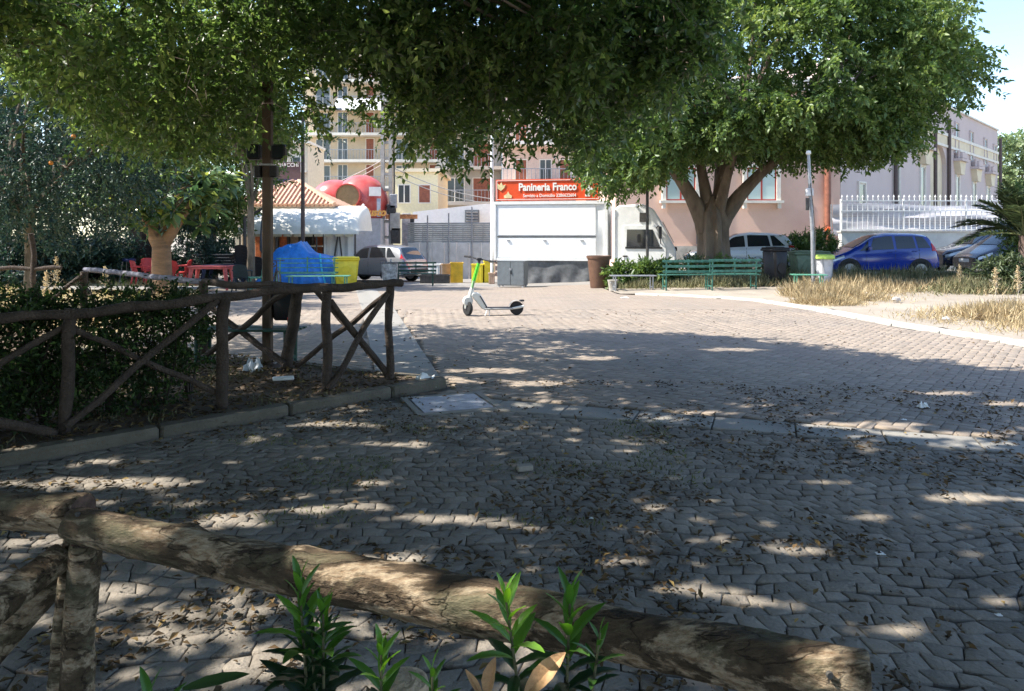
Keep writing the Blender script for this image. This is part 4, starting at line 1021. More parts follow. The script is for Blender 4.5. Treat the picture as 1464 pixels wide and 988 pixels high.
# blue tarpaulin over a pile
tb = thing("blue_tarpaulin", "bright blue tarpaulin draped over a heap behind the pale green bench", "tarpaulin", P(X(432, 26), 26))
vv = []; ff = []; nx, ny = 64, 40
tarW = X(492, 26) - X(370, 26)
for i in range(nx + 1):
    for j in range(ny + 1):
        u, v_ = i / nx, j / ny; x = (u - .5) * tarW; y = (v_ - .5) * 2.0
        x = x + .0; peak = 1.62 * math.exp(-((x + .0) / .42) ** 2) 
        base = 1.22 * (1 - abs(x / (tarW / 2)) ** 5) - .10 * math.sin(x * 3)
        z = max(base, .0); z += .40 * math.exp(-abs(x) / .40)
        z += .16 * noise.noise(Vector((x * 1.6, y * 1.4, 1))) + .07 * noise.noise(Vector((x * 4.2 + y * 3, y * 3, 2))) + .02 * abs(noise.noise(Vector((x * 9, y * 7, 2))))
        if v_ < .32: t_ = v_ / .32; z = z * t_ ** .75; y = -1.0 + .62 * t_ ** 2 + .07 * math.sin(x * 11 + math.sin(x * 3) * 2) * (1 - t_)
        if v_ > .8: z *= ((1 - v_) / .2) ** .6
        vv.append((x, y, max(.01, z)))
for i in range(nx):
    for j in range(ny): q = i * (ny + 1) + j; ff.append((q, q + ny + 1, q + ny + 2, q + 1))
MB().add(vv, ff).build("cloth", M_tarpblue, tb, True, fix=False)
MB().tube([(.78, -.6, 1.2), (.95, -.98, .6), (1.15, -1.08, .05)], .03, 6).build("rope", mat("cyan_rope", (.05, .50, .75), .5), tb)
# bicycle standing behind the brown pole
bk = thing("bicycle", "dark bicycle leaning beside the pale green bench behind the brown pole", "bicycle", PL(391, 22.6), R(-58))
for x in (-.52, .52):
    b = MB(); pts = [(x + .33 * math.cos(a), 0, .34 + .33 * math.sin(a)) for a in np.linspace(0, 2 * math.pi, 29)]
    b.tube(pts, .02, 6, cap=False); wo = b.build("wheel", M_rubber, bk, True)
    b = MB(); 
    for k in range(12): a = math.pi * k / 6; b.tube([(x, 0, .34), (x + .32 * math.cos(a), 0, .34 + .32 * math.sin(a))], .003, 3)
    b.build("spokes", M_steel, wo)
b = MB()
for p, q in (((-.52, 0, .34), (-.1, 0, .30)), ((-.1, 0, .30), (-.2, 0, .80)), ((-.52, 0, .34), (-.18, 0, .72)), ((-.1, 0, .30), (.38, 0, .78)), ((-.18, 0, .74), (.36, 0, .84)), ((.35, 0, .95), (.52, 0, .34))): b.tube([p, q], .018, 6)
b.build("frame", M_darksteel, bk); b = MB(); b.box((-.22, 0, .86), (.26, .13, .05), bev=.02); b.build("saddle", M_black, bk); MB().tube([(.3, -.26, .98), (.35, 0, .97), (.3, .26, .98)], .014, 6).build("handlebar", M_darksteel, bk)

# ------------------------------------------------------------------ kiosk with tiled roof and awning
KD = 31.0
kz = gz(X(420, KD), KD)
ki = thing("kiosk", "small bar kiosk with terracotta tiled hip roof and orange panels", "kiosk", (X(402, KD), KD, kz))
def kzl(py, D=KD): return Zp(py, D) - kz
M_terra = mat("terracotta_tile", (.50, .26, .17), .85, .2, 5, .3, 30, col2=(.58, .40, .29))
kw = X(476, KD) - X(402, KD)   # half width
ze, zr = kzl(294), kzl(256)
MB().box((0, kw, (ze - .3) / 2), (kw * 1.86, kw * 1.8, ze - .3)).build("wall", M_creamw, ki)
MB().box((0, kw, ze - .17), (kw * 2.02, kw * 2.0, .30)).build("eave_board", mat("weathered_eave", (.45, .36, .28), .8, .1), ki)
MB().add([(-kw * 1.03, -.05, ze), (kw * 1.03, -.05, ze), (kw * 1.03, 2 * kw + .05, ze), (-kw * 1.03, 2 * kw + .05, ze), (-.2, kw, zr), (.2, kw, zr)], [(0, 1, 5, 4), (1, 2, 5), (2, 3, 4, 5), (3, 0, 4), (3, 2, 1, 0)]).build("roof", M_terra, ki)
b = MB()   # rows of curved tiles down the front and sides
def tilerow(p0, p1, r=.085): 
    n = max(2, int((Vector(p1) - Vector(p0)).length / .35)); d = (Vector(p1) - Vector(p0)) / n
    for k in range(n):
        a = Vector(p0) + d * k; b.tube([a + Vector((0, 0, .02)), a + d * 1.06 + Vector((0, 0, .055))], [r * 1.1, r * .85], 5, cap=True)
nr = 23
for k in range(nr):
    x = -kw + 2 * kw * (k + .5) / nr; t_ = 1 - abs(x) / kw; top_y = kw * t_; topz = ze + (zr - ze) * t_
    if t_ > .04: tilerow((x, -.05, ze), (x * 1.0, top_y, topz)); tilerow((kw * 1.0, kw + x, ze), (kw - top_y, kw + x, topz)); tilerow((-kw * 1.0, kw + x, ze), (-kw + top_y, kw + x, topz))
o = b.build("roof_tiles", M_terra, ki); o["kind"] = "stuff"
b = MB()
for sx in (-1, 1): b.tube([(sx * kw * 1.03, -.05, ze + .06), (sx * .1, kw, zr + .08)], .10, 6)
b.build("ridge", M_terra, ki)
# serving front: posts, panels, dark openings
M_panel = mat("orange_panel", (.55, .15, .05), .6, .25, 5); M_tan = mat("tan_panel", (.42, .30, .20), .7, .15)
for px, wpx, m_, nm in ((389, 8, M_tan, "panel"), (404, 13, M_panel, "panel"), (420, 14, M_tan, "panel"), (439, 12, M_black, "opening"), (455, 13, M_panel, "poster"), (352, 16, M_tan, "panel"), (368, 10, M_panel, "panel")):
    x = X(px, KD) - X(402, KD); MB().box((x, .12, ze * .42), (wpx * KD / F - .06, .08, ze * .80), bev=.01).build(nm, m_, ki)
for px in (383, 396, 412, 428, 447, 463):
    x = X(px, KD) - X(402, KD); MB().box((x, .05, (ze - .32) / 2), (.09, .12, ze - .32)).build("post", M_darksteel, ki)
MB().box((X(440, KD) - X(402, KD), -.02, kzl(352)), (1.3, .3, .06)).build("counter", M_creamw, ki)
# awning (own thing)
KA = 29.0
aw2 = thing("awning", "broad cream white canvas awning with scalloped edge around the kiosk", "awning", (X(425, KA), KA, Zp(330, KA)))
hwd = X(513, KA) - X(425, KA); ht = Zp(295, KA) - Zp(328, KA)
vv = []; ff = []; nx = 60
prof = [(-.02, -.16), (0, 0), (.14, ht * .22), (.5, ht * .5), (1.1, ht * .78), (1.8, ht), (2.8, ht * 1.2)]
for i in range(nx + 1):
    u = -1 + 2 * i / nx; 
    for k, (dy, z) in enumerate(prof):
        rnd = 1.0 - (.0 if abs(u) < .86 else 1 - math.sqrt(max(0, 1 - ((abs(u) - .86) / .14) ** 2)))
        sc_a = .04 * abs(math.sin(i * math.pi / 2.5)) if k == 0 else 0
        vv.append((u * hwd, dy + .02 * math.sin(i * 1.1) * (k > 1), (z * (rnd if k > 1 else 1)) + sc_a if k > 0 else z + sc_a))
n = len(prof)
for i in range(nx):
    for k in range(n - 1): q = i * n + k; ff.append((q, q + n, q + n + 1, q + 1))
MB().add(vv, ff).build("canopy", mat("cream_canvas", (.80, .77, .68), .8, .05, 2), aw2, True, fix=False)
b = MB()
for i in range(0, nx, 5): b.box((-hwd + 2 * hwd * (i + .5) / nx, -.04, -.18), (2 * hwd / nx * 4.2, .01, .10))
b.build("scalloped_valance", mat("tan_trim", (.55, .45, .28), .8), aw2)
for u in (-.95, -.35, .3, .93): MB().tube([(u * hwd, .12, -Zp(330, KA) + gz(X(425, KA), KA)), (u * hwd, .12, ht * .1)], .035, 8).build("post", M_darksteel, aw2)
wp = thing("white_side_sheet", "white plastic side sheet hanging below the awning corner", "sheet", P(X(484, 30), 30))
vv = []; ff = []
for i in range(17):
    for j in range(5): vv.append(((i / 16 - .5) * 1.2, .06 * math.sin(i * 1.3) + .03 * math.sin(i * .5 + j), .5 + j * .50))
for i in range(16):
    for j in range(4): q = i * 5 + j; ff.append((q, q + 5, q + 6, q + 1))
MB().add(vv, ff).build("sheet", M_white, wp, True, fix=False); b = MB(); b.tube([(-.3, -.08, .2), (0.05, -.08, 2.3)], .03, 6).tube([(.25, -.08, .2), (0.02, -.08, 2.3)], .03, 6); b.build("prop_poles", M_darksteel, wp)
# parasols
def parasol(label, px, D, py_top, m_, arm=False):
    t = thing("folded_parasol", label, "parasol", P(X(px, D), D), 0, "parasols by the kiosk")
    zt_ = Zp(py_top, D) - t.location.z
    MB().tube([(0, 0, 0), (0, 0, zt_)], .025, 8).build("pole", M_darksteel, t)
    MB().lathe([(.03, zt_ * .45), (.13, zt_ * .5), (.12, zt_ * .7), (.06, zt_ * .97), (.02, zt_)], (0, 0, 0), 12, sc=(1, .8)).build("canopy", m_, t, True)
    MB().lathe([(.0, 0), (.28, 0), (.26, .07), (.04, .1)], (0, 0, 0), 16).build("base", M_concrete, t, True); return t
parasol("closed grey parasol just left of the brown pole", 376, 27.5, 308, mat("grey_canvas", (.16, .17, .19), .8))
parasol("closed blue grey parasol above the stacked folded tables", 300, 27, 312, mat("bluegrey_canvas", (.12, .17, .20), .8))
t = thing("parasol_arm", "bare dark cantilever parasol frame over the tall chair stack", "parasol", PL(350, 26.5))
z1, z2 = Zp(310, 26.5) - t.location.z, Zp(297, 26.5) - t.location.z
MB().tube([(0, 0, 0), (0, 0, z1)], .06, 8).build("pole", M_darksteel, t); MB().tube([(0, 0, z1 - .05), (.7, 0, z2)], .045, 8).build("arm", M_darksteel, t); MB().box((0, 0, .05), (.6, .6, .1), bev=.02).build("base", M_concrete, t)
# --- tobacco shop sign
sgn = thing("shop_sign", "brown and violet shop sign board with pale capitals above the tiled roof", "sign", (X(410, 36), 36, Zp(268, 36)))
MB().box((0, 0, .62), (1.32, .12, 1.24), bev=.01).build("board", mat("brown_sign_board", (.14, .09, .09), .6, .1), sgn)
MB().box((0, -.05, .2), (1.24, .06, .4)).build("lower_band", mat("violet_sign_band", (.07, .055, .16), .6), sgn)
text("TABACCHI", 0, 1.08, .25, M_letter, sgn, y=-.07, sx=.98, off=.006)
b = MB(); b.box((-.5, .1, -1.4), (.06, .06, 2.9)).box((.5, .1, -1.4), (.06, .06, 2.9)); b.build("posts", M_steel, sgn)
tc_ = thing("pale_gatehouse", "pale cream block wall rising behind the shop sign", "building", (X(395, 46), 46, -1)); 
Wd = X(440, 46) - X(395, 46); MB().box((Wd / 2, 2, Zp(205, 46) / 2 + .5), (Wd, 4, Zp(205, 46) + 1)).build("wall", mat("pale_cream_render", (.66, .58, .44), .9, .06), tc_); MB().box((Wd / 2, 1.9, Zp(205, 46) + 1.06), (Wd + .3, 4.3, .14)).build("roof", M_creamw, tc_)
for px in (405, 424): facade_win(tc_, X(px, 46) - X(395, 46), Zp(244, 46) + 1, .6, .9, M_creamw, M_darkwin, mull=0)
# --- giant red rounded attraction roof with round porthole
RD = 36.5
M_redshell = mat("faded_red_fibreglass", (.52, .06, .05), .3, .12, 1.4, coat=.3, col2=(.58, .14, .12))
rd = thing("red_shell_stand", "giant shiny red rounded fibreglass stand with a round tan porthole", "stand", (X(497, RD), RD + 1.2, Zp(305, RD)))
def ell(c, r, seg=28, rings=14):
    b = MB(); b.lathe([(math.sin(math.pi * k / rings) , -math.cos(math.pi * k / rings)) for k in range(1, rings)], (0, 0, 0), seg)
    b.v = [(c[0] + v_[0] * r[0], c[1] + v_[1] * r[1], c[2] + v_[2] * r[2]) for v_ in b.v]; return b
px2 = RD / F
ell((13 * px2, 0, 16 * px2), (40 * px2, 1.3, 42 * px2)).build("main_lobe", M_redshell, rd, True)
ell((-26 * px2, .1, 22 * px2), (35 * px2, 1.15, 29 * px2)).build("side_lobe", M_redshell, rd, True)
b = MB(); b.lathe([(.0, -1.5), (17 * px2, -1.5), (17 * px2, -1.2), (0, -1.2)], (2 * px2, 0, 24 * px2), 28, 'Y'); b.build("porthole", mat("tan_porthole", (.30, .23, .12), .7), rd, True)
b = MB(); b.lathe([(16.4 * px2, -1.56), (18 * px2, -1.56), (18.4 * px2, -1.0), (16.8 * px2, -1.0)], (2 * px2, 0, 24 * px2), 28, 'Y', cap=False); b.build("porthole_ring", M_redshell, rd, True)
MB().box((40 * px2, -1.35, 31 * px2), (17 * px2, .05, 13 * px2)).build("white_board", M_white, rd)
MB().box((45 * px2, -1.3, 8 * px2), (5 * px2, .1, 26 * px2)).build("side_post", mat("pale_blue_post", (.45, .50, .58), .5), rd)
MB().prism([(-12 * px2, 6 * px2), (-8 * px2, 2 * px2), (-3 * px2, 3 * px2), (0, 9 * px2), (-4 * px2, 12 * px2), (-11 * px2, 13 * px2)], -1.56, -1.52).build("porthole_mark", M_black, rd)
b = MB(); b.box((3 * px2, -1.7, 6 * px2), (30 * px2, .06, 1.4 * px2)).box((3 * px2, -1.7, 2 * px2), (26 * px2, .06, 1.2 * px2)).box((18 * px2, -1.7, 4 * px2), (1.2 * px2, .08, 12 * px2)); b.build("front_rail", mat("olive_rail", (.22, .20, .12), .6), rd)
MB().tube([(18 * px2, -1.7, 8 * px2), (26 * px2, -1.9, 10 * px2)], .02, 5).build("lamp_arm", M_steel, rd); MB().lathe([(.02, -.08), (.09, 0), (.02, .08)], (26.5 * px2, -1.9, 10.5 * px2), 10).build("lamp_head", M_white, rd, True)
MB().box((12 * px2, -.4, -2.2), (72 * px2, 2, 3.9)).build("booth_wall", mat("pale_booth_panel", (.52, .53, .56), .6, .08), rd)
text("O Gusto", 33 * px2, .5 * px2, 15 * px2, mat("amber_letters", (.72, .36, .09), .5, .1), rd, y=-1.95, sx=.92, off=.02, ex=.04, shear=.25, name="letters")
text("d'", 10 * px2, 6 * px2, 13 * px2, mat("amber_letters", (.72, .36, .09), .5), rd, y=-1.95, off=.01, ex=.03, shear=.25, name="letters")

# ------------------------------------------------------------------ poles, pylon, lamps
t = thing("brown_pole", "tall square brown post with floodlights rising behind the rustic fence", "pole", (-2.76, 8.35, 0))
M_polew = mat("brown_post_paint", (.115, .075, .05), .7, .3, 6, .2, 30, stretch=(1, 1, .2))
MB().box((0, 0, 2.6), (.10, .10, 5.2), bev=.01).build("post", M_polew, t)
MB().box((0, 0, .02), (.24, .24, .03)).build("base_plate", M_darksteel, t)
for sx in (-1, 1):
    b = MB(); b.box((sx * .14, -.02, Zp(218, 8.35)), (.15, .12, .17), bev=.02); o = b.build("floodlight", M_black, t)
    MB().box((sx * .14, -.085, Zp(218, 8.35)), (.12, .01, .13)).build("lens", M_glass, o)
b = MB(); b.box((.09, -.05, Zp(246, 8.35)), (.08, .1, .13), bev=.01).box((-.09, -.05, Zp(246, 8.35)), (.07, .1, .13), bev=.01); b.build("junction_box", M_black, t)
MB().box((0, 0, Zp(236, 8.35)), (.13, .13, .02)).build("clamp", M_steel, t)
t = thing("lamp_post", "slim dark lamp post rising behind the blue tarpaulin", "pole", P(X(433, 27.5), 27.5))
MB().tube([(0, 0, 0), (0, 0, 6.4)], [.085, .06], 10).build("pole", mat("brown_steel", (.09, .065, .06), .5), t, True); MB().tube([(0, 0, 6.3), (.5, 0, 6.6), (1.1, 0, 6.6)], .035, 6).build("arm", M_darksteel, t); MB().box((1.2, 0, 6.58), (.5, .2, .1), bev=.03).build("lamp_head", M_steel, t)
PYD = 37.5
t = thing("concrete_pylon", "weathered concrete electricity pylon with meter boxes before the sheds", "pylon", P(X(553, PYD), PYD))
zt_ = Zp(120, PYD) - t.location.z
for sx in (-1, 1): MB().box((sx * .2, 0, zt_ / 2), (.17, .3, zt_), taper=1.0).build("leg", M_concrete, t)
for k in range(12): MB().box((0, 0, .5 + k * .8), (.235, .22, .14)).build("rung", M_concrete, t)
for px, py, w_, h_, m_ in ((564, 288, .35, .7, M_steel), (566, 317, .5, .9, M_concrete), (561, 300, .45, .45, M_darksteel), (567, 337, .45, .8, M_darksteel)):
    MB().box((X(px, PYD) - X(553, PYD), -.28, Zp(py, PYD) - t.location.z), (w_, .25, h_), bev=.03).build("meter_box", m_, t)
MB().tube([(.35, -.1, 2), (.4, -.15, 5), (.3, -.1, zt_)], .05, 6).build("cable", M_darksteel, t)
MB().box((X(575, PYD) - X(553, PYD), -.2, Zp(310, PYD) - t.location.z), (1.6, .1, .22)).build("orange_lettered_strip", mat("orange_paint", (.65, .26, .10), .6, .3, 8), t)
t = thing("gate_post", "thick grey gate pillar just beside the concrete pylon", "pillar", P(X(581, 39.0), 39.0))
MB().box((0, 0, 1.7), (.42, .42, 3.4), bev=.02).build("shaft", mat("pale_pillar", (.50, .49, .49), .8), t); MB().box((.3, .05, 1.6), (.2, .3, 3.2)).build("side_fin", M_darksteel, t)
# overhead cables
for k, (a, c) in enumerate((((X(430, 42), 42, Zp(275, 42)), (X(553, PYD), PYD - .1, Zp(226, PYD))), ((X(430, 42), 42, Zp(283, 42)), (X(553, PYD), PYD - .1, Zp(232, PYD))), ((X(562, PYD), PYD, Zp(240, PYD)), (X(706, 40), 40, Zp(285, 40))), ((X(562, PYD), PYD, Zp(250, PYD)), (X(706, 40), 40, Zp(292, 40))))):
    A, C = Vector(a), Vector(c); pts = [A.lerp(C, i / 10) - Vector((0, 0, .25 * math.sin(math.pi * i / 10))) for i in range(11)]
    o = MB().tube(pts, .022, 4).build("overhead_cable", mat("pale_cable", (.45, .44, .42), .6), None)
    tag(o, ["upper pale cable running into the concrete pylon above the red shell", "lower pale cable running into the concrete pylon above the red shell", "upper cable sagging between the pylon and the truck sign", "lower cable sagging between the pylon and the truck sign"][k], "cable", "overhead cables at the pylon")
t = thing("white_mast", "thin white mast standing at the truck's rear end behind the leaves", "pole", P(X(703.5, 31), 31)); MB().tube([(0, 0, 0), (0, 0, Zp(150, 31))], .07, 8).build("pole", M_white, t); MB().lathe([(.1, 0), (.1, .1), (.0, .1)], (0, 0, 0), 12).build("foot", M_steel, t)
t = thing("dark_pole", "thin dark pole in front of the truck's cab", "pole", P(X(925.5, 25), 25)); MB().tube([(0, 0, 0), (0, 0, 4.2)], .05, 8).build("pole", M_darksteel, t); MB().lathe([(.1, 0), (.1, .05), (.06, .06)], (0, 0, 0), 12).build("foot", M_darksteel, t)
t = thing("silver_pole", "leaning silver pole with a small dark plate beside the bag bin", "pole", (X(1163, 20.6), 20.6, 0))
b = MB(); b.tube([(0, 0, 0), (-.03, 0, 1.5), (-.13, 0, Zp(232, 20.6)), (-.14, 0, Zp(221, 20.6))], [.055, .052, .046, .042], 12); b.build("pole", M_steel, t, True)
MB().lathe([(.03, 0), (.075, .05), (.06, .12), (.0, .14)], (-.14, 0, Zp(222, 20.6)), 12).build("cap", M_white, t, True)
MB().box((-.19, -.06, Zp(292, 20.6)), (.09, .04, .34)).build("plate", M_darksteel, t); MB().box((-.12, -.02, Zp(275, 20.6)), (.2, .12, .22), bev=.02).build("bracket", mat("white_bracket", (.6, .6, .6), .5), t)
MB().tube([(-.12, -.09, Zp(262, 20.6)), (-.04, -.1, 2.2), (.02, -.09, 1.5), (.0, -.08, .3)], .012, 5).build("cable", M_darksteel, t)

# ------------------------------------------------------------------ trees
L_ficus = leafmat("ficus_leaf", (.040, .072, .022), (.095, .16, .044), (.22, .28, .09), .42)
L_near = leafmat("near_ficus_leaf", (.042, .076, .026), (.105, .18, .055), (.28, .36, .12), .50, rough=.34, spec=.6)
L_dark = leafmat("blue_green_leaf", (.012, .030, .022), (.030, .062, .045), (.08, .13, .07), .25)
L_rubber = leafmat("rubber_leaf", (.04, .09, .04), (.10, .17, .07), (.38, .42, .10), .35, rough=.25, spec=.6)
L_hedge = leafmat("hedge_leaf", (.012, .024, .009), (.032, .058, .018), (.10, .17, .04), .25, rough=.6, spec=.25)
L_weed = leafmat("weed_leaf", (.10, .11, .055), (.20, .20, .11), (.36, .32, .20), .3, rough=.7, spec=.2)
L_straw = leafmat("straw_blade", (.22, .18, .10), (.46, .37, .22), (.68, .58, .38), .3, rough=.7, spec=.2)
L_palm = leafmat("palm_leaflet", (.03, .05, .025), (.07, .10, .045), (.16, .19, .09), .25)
L_litter = leafmat("litter_leaf", (.035, .025, .015), (.12, .075, .035), (.36, .26, .10), .0, rough=.8, spec=.2)
M_twig = mat("twig_bark", (.17, .13, .10), .9, .2, 8)
M_ficusbark = mat("ficus_bark", (.25, .19, .14), .9, .2, 3.5, 1.0, 12, stretch=(1, 1, .3), col2=(.12, .09, .068), detail=8)
M_tanbark = mat("rubber_tree_bark", (.34, .205, .12), .85, .15, 4, .9, 18, stretch=(.6, .6, 3), col2=(.17, .105, .065), detail=7)

def clusters_in(fn, n, rng):
    out = []
    while len(out) < n:
        p = fn(rng)
        if p is not None: out.append(p)
    return np.array(out)
_spots = [(150,690,150,10),(330,745,70,12),(470,722,110,12),(640,742,100,9),(740,752,50,8),(1000,845,80,13),(1090,862,60,12),(900,800,40,8),(1240,608,90,7),(1330,622,100,6),(1395,712,90,9),  # sun patches wanted on the ground; crown leaves are cut to match
    (1150,785,50,8),(1400,790,40,6),(940,725,22,4),(960,685,18,3),(700,530,60,4),(770,548,40,4),(610,545,70,7),(480,607,70,4),(570,635,80,4),(150,845,60,14),(380,945,70,28),(290,800,60,10),(220,910,50,15),(1430,860,40,10),
    (1240,740,45,8),(1345,562,60,4),(1440,577,40,4),(1050,500,50,3),(850,512,40,3),(560,800,60,8),(540,690,40,5),(820,880,40,8),(1290,900,60,8),(700,920,50,10),(60,770,60,12),(1180,690,40,5),(80,660,80,6),(1010,590,60,3),(900,645,30,3),(1060,955,60,14)]
_S = np.array([(X(a, 1586. / (b - 337)), 1586. / (b - 337), c * 1586. / (b - 337) / F, d * (1586. / (b - 337)) ** 2 / 1586.) for a, b, c, d in _spots])
_S = np.vstack([_S, [(.15, 1.8, .24, .09), (.5, 1.72, .2, .08), (1.13, 1.44, .14, .07), (-.42, 2.05, .12, .07), (-.85, 2.2, .10, .06), (.80, 1.25, .16, .12), (.49, 1.22, .10, .08), (.1, 1.95, .1, .06)]])  # more cuts that let sun onto the log and oleander tips
def sun_gaps(Q):
    """True where the crown is open: ragged gaps a few decimetres wide"""
    sx = Q[:, 0] + .835 * Q[:, 2]; sy = Q[:, 1] + .084 * Q[:, 2]; out = np.zeros(len(Q), bool)
    wob = .30 * np.sin(sx * 17 + 3 * np.sin(sy * 9)) + .30 * np.sin(sy * 31 + sx * 11)
    for a, b, c, d in _S: out |= ((sx - a) / c) ** 2 + ((sy - b) / max(d, .05)) ** 2 + wob < 1
    return out
def crown(name, parent, C, rad, per, nl, ll, lw, m, rng, L=.4, centre=None, droop=.35, stems=None, stem_r=.008, tsd=.18, six=False, every=2, tonebias=None, loc=None, flat=.75, gaps=False):
    """C cluster centres -> sprays of leafy twigs"""
    n = len(C); off = rng.normal(size=(n, per, 3)); off = off / np.linalg.norm(off, axis=2, keepdims=True) * (rng.uniform(.25, 1, (n, per, 1)) ** .6)
    S = C[:, None, :] + off * np.asarray(rad).reshape(-1, 1, 1) * np.array([1, 1, flat])
    tb = np.repeat(rng.uniform(.25, .75, n) if tonebias is None else tonebias, per)
    S = S.reshape(-1, 3); d = off.reshape(-1, 3) * 1.0 + rng.normal(size=S.shape) * .5
    if centre is not None: d += nrm(S - np.asarray(centre)) * .7
    (V, T, tone), tw = twigs(S, d, L, nl, ll, lw, droop, rng, tb, six=six, tsd=tsd)
    if gaps:
        k = 7 if six else 4; f_ = 6 if six else 2; L4 = V.reshape(-1, k, 3); keep = ~sun_gaps(L4.mean(1)); n_ = int(keep.sum()); V = L4[keep].reshape(-1, 3); tone = np.repeat(tone.reshape(-1, f_)[keep][:, 0], f_)
        T = (T[:f_] - 0); T = (T[None] + (np.arange(n_) * k)[:, None, None]).reshape(-1, 3)
    if loc is not None: V = V - np.asarray(loc)
    o = npmesh(name, V, T, m, parent, tone)
    if stems is not None:
        a, c = tw
        if loc is not None: a = a - np.asarray(loc); c = c - np.asarray(loc)
        twig_stems(stems, a, c, stem_r, every)
    return o
def limb(mb, p, q, r0, r1, sag=.0, seg=9, n=7, rng=random, wob=.06, nz=.05):
    p, q = Vector(p), Vector(q); L_ = (q - p).length; pts = []
    o1 = Vector((rng.uniform(-1, 1), rng.uniform(-1, 1), rng.uniform(-.3, .6))) * L_ * wob
    for i in range(n + 1):
        t = i / n; pts.append(p.lerp(q, t) + o1 * math.sin(math.pi * t) + Vector((0, 0, sag * math.sin(math.pi * t))))
    mb.tube(pts, [r0 + (r1 - r0) * (i / n) ** .8 for i in range(n + 1)], seg, nz=nz, nsc=3.0); return pts

# --- big ficus on the right, over the parked cars
rng = np.random.default_rng(11)
FX, FY = X(1020, 27.5), 27.5
fg = gz(FX, FY)
fic = thing("ficus_tree", "huge spreading ficus with thick forked grey brown trunk before the pink building", "tree", (FX, FY, fg))
tb_ = MB()
# fluted trunk
def trunk(mb, pts, rad, seg=20, flute=.12, nfl=7, ph=0):
    v0 = len(mb.v); mb.tube(pts, rad, seg, nz=.05, nsc=1.6)
    for i in range(v0, v0 + len(pts) * seg):
        k = (i - v0) // seg; a = 2 * math.pi * ((i - v0) % seg) / seg; c = Vector(pts[k]); v = Vector(mb.v[i])
        mb.v[i] = tuple(c + (v - c) * (1 + flute * math.sin(a * nfl + ph + k * .25)))
trunk(tb_, [(-.1, 0, -.1), (-.06, 0, .3), (0, 0, .8), (0, 0, 1.4), (-.02, 0, 2.0), (-.02, 0, 2.4), (-.02, 0, 3.0)], [.92, .72, .59, .54, .55, .46, .10], 28, .13, 8)
forks = [((-.28, 0, 1.7), (-.75, .1, 3.3), (-2.3, -.2, 4.9), .29), ((.08, 0, 2.1), (.3, .2, 3.6), (1.0, .8, 5.5), .25), ((.28, .1, 1.9), (.9, -.2, 3.4), (2.9, -.8, 4.9), .26), ((-.12, .1, 2.1), (-.25, .2, 3.6), (-.7, .5, 5.7), .23), ((.12, -.1, 2.1), (.3, -.4, 3.6), (.5, -1.8, 5.2), .20), ((.2, .2, 2.1), (.5, 1.0, 3.6), (.9, 2.6, 5.3), .20)]
tips = []
for a, m_, c, r in forks:
    pts = []
    for i in range(9):
        t = i / 8; p = Vector(a) * (1 - t) ** 2 + Vector(m_) * 2 * t * (1 - t) + Vector(c) * t * t; pts.append(p)
    trunk(tb_, pts, [r * (1.25 - .85 * i / 8) for i in range(9)], 14, .06, 4); tips.append(Vector(c))
tb_.build("trunk", M_ficusbark, fic, True)
cen = np.array([FX + .9, FY - 1.6, 7.0])
def fcl(rng):
    # crown: broad dome, flat ragged underside, lower skirt on the left
    u = rng.normal(size=3); u /= np.linalg.norm(u); r = rng.uniform(.5, 1.0) ** .6
    rad = np.array([7.0, 5.8, 5.4]); p = cen + u * rad * r
    lift = noise.noise(Vector((p[0] * .35, p[1] * .35, p[2] * .5)))
    if lift < -.26: return None
    zlow = float(np.interp(p[0], [2, 4.5, 6, 8.5, 10, 12, 13.2, 15.5], [3.8, 3.7, 4.6, 4.9, 4.7, 4.5, 5.5, 7.2])) + .5 * lift
    if p[2] < zlow: p[2] = zlow + rng.uniform(0, .7)
    if p[1] > FY + 4: return None
    return p
C = clusters_in(fcl, 760, rng)
C2 = []
for k in range(40):   # left skirt drooping over the truck's cab and lower right tufts
    C2.append((FX + rng.uniform(-5.0, -2.4), FY + rng.uniform(-5.5, -1), rng.uniform(3.6, 5.4)))
for k in range(36): C2.append((FX + rng.uniform(1.5, 4.6), FY + rng.uniform(-6.0, -2), rng.uniform(4.5, 5.4)))
for k in range(22): C2.append((FX + 6.2 + rng.uniform(-1.4, 1.0), FY - 3 + rng.uniform(-1, 2), rng.uniform(6.0, 9.5)))
C = np.vstack([C, np.array(C2)])
stems = MB()
crown("crown", fic, C, rng.uniform(.5, .9, len(C)), 16, 15, .18, .092, L_ficus, rng, L=.5, centre=cen, stems=None, loc=(FX, FY, fg), tsd=.15)
bl = MB()
idx = rng.choice(len(C), 42, replace=False)
for k in idx:
    c = Vector(C[k]) - Vector((FX, FY, fg)); tp = min(tips, key=lambda t: (t - c).length); limb(bl, tp, c, .09, .015, .2, 6, 6, random, .12)
bl.build("limbs", M_ficusbark, fic, True)

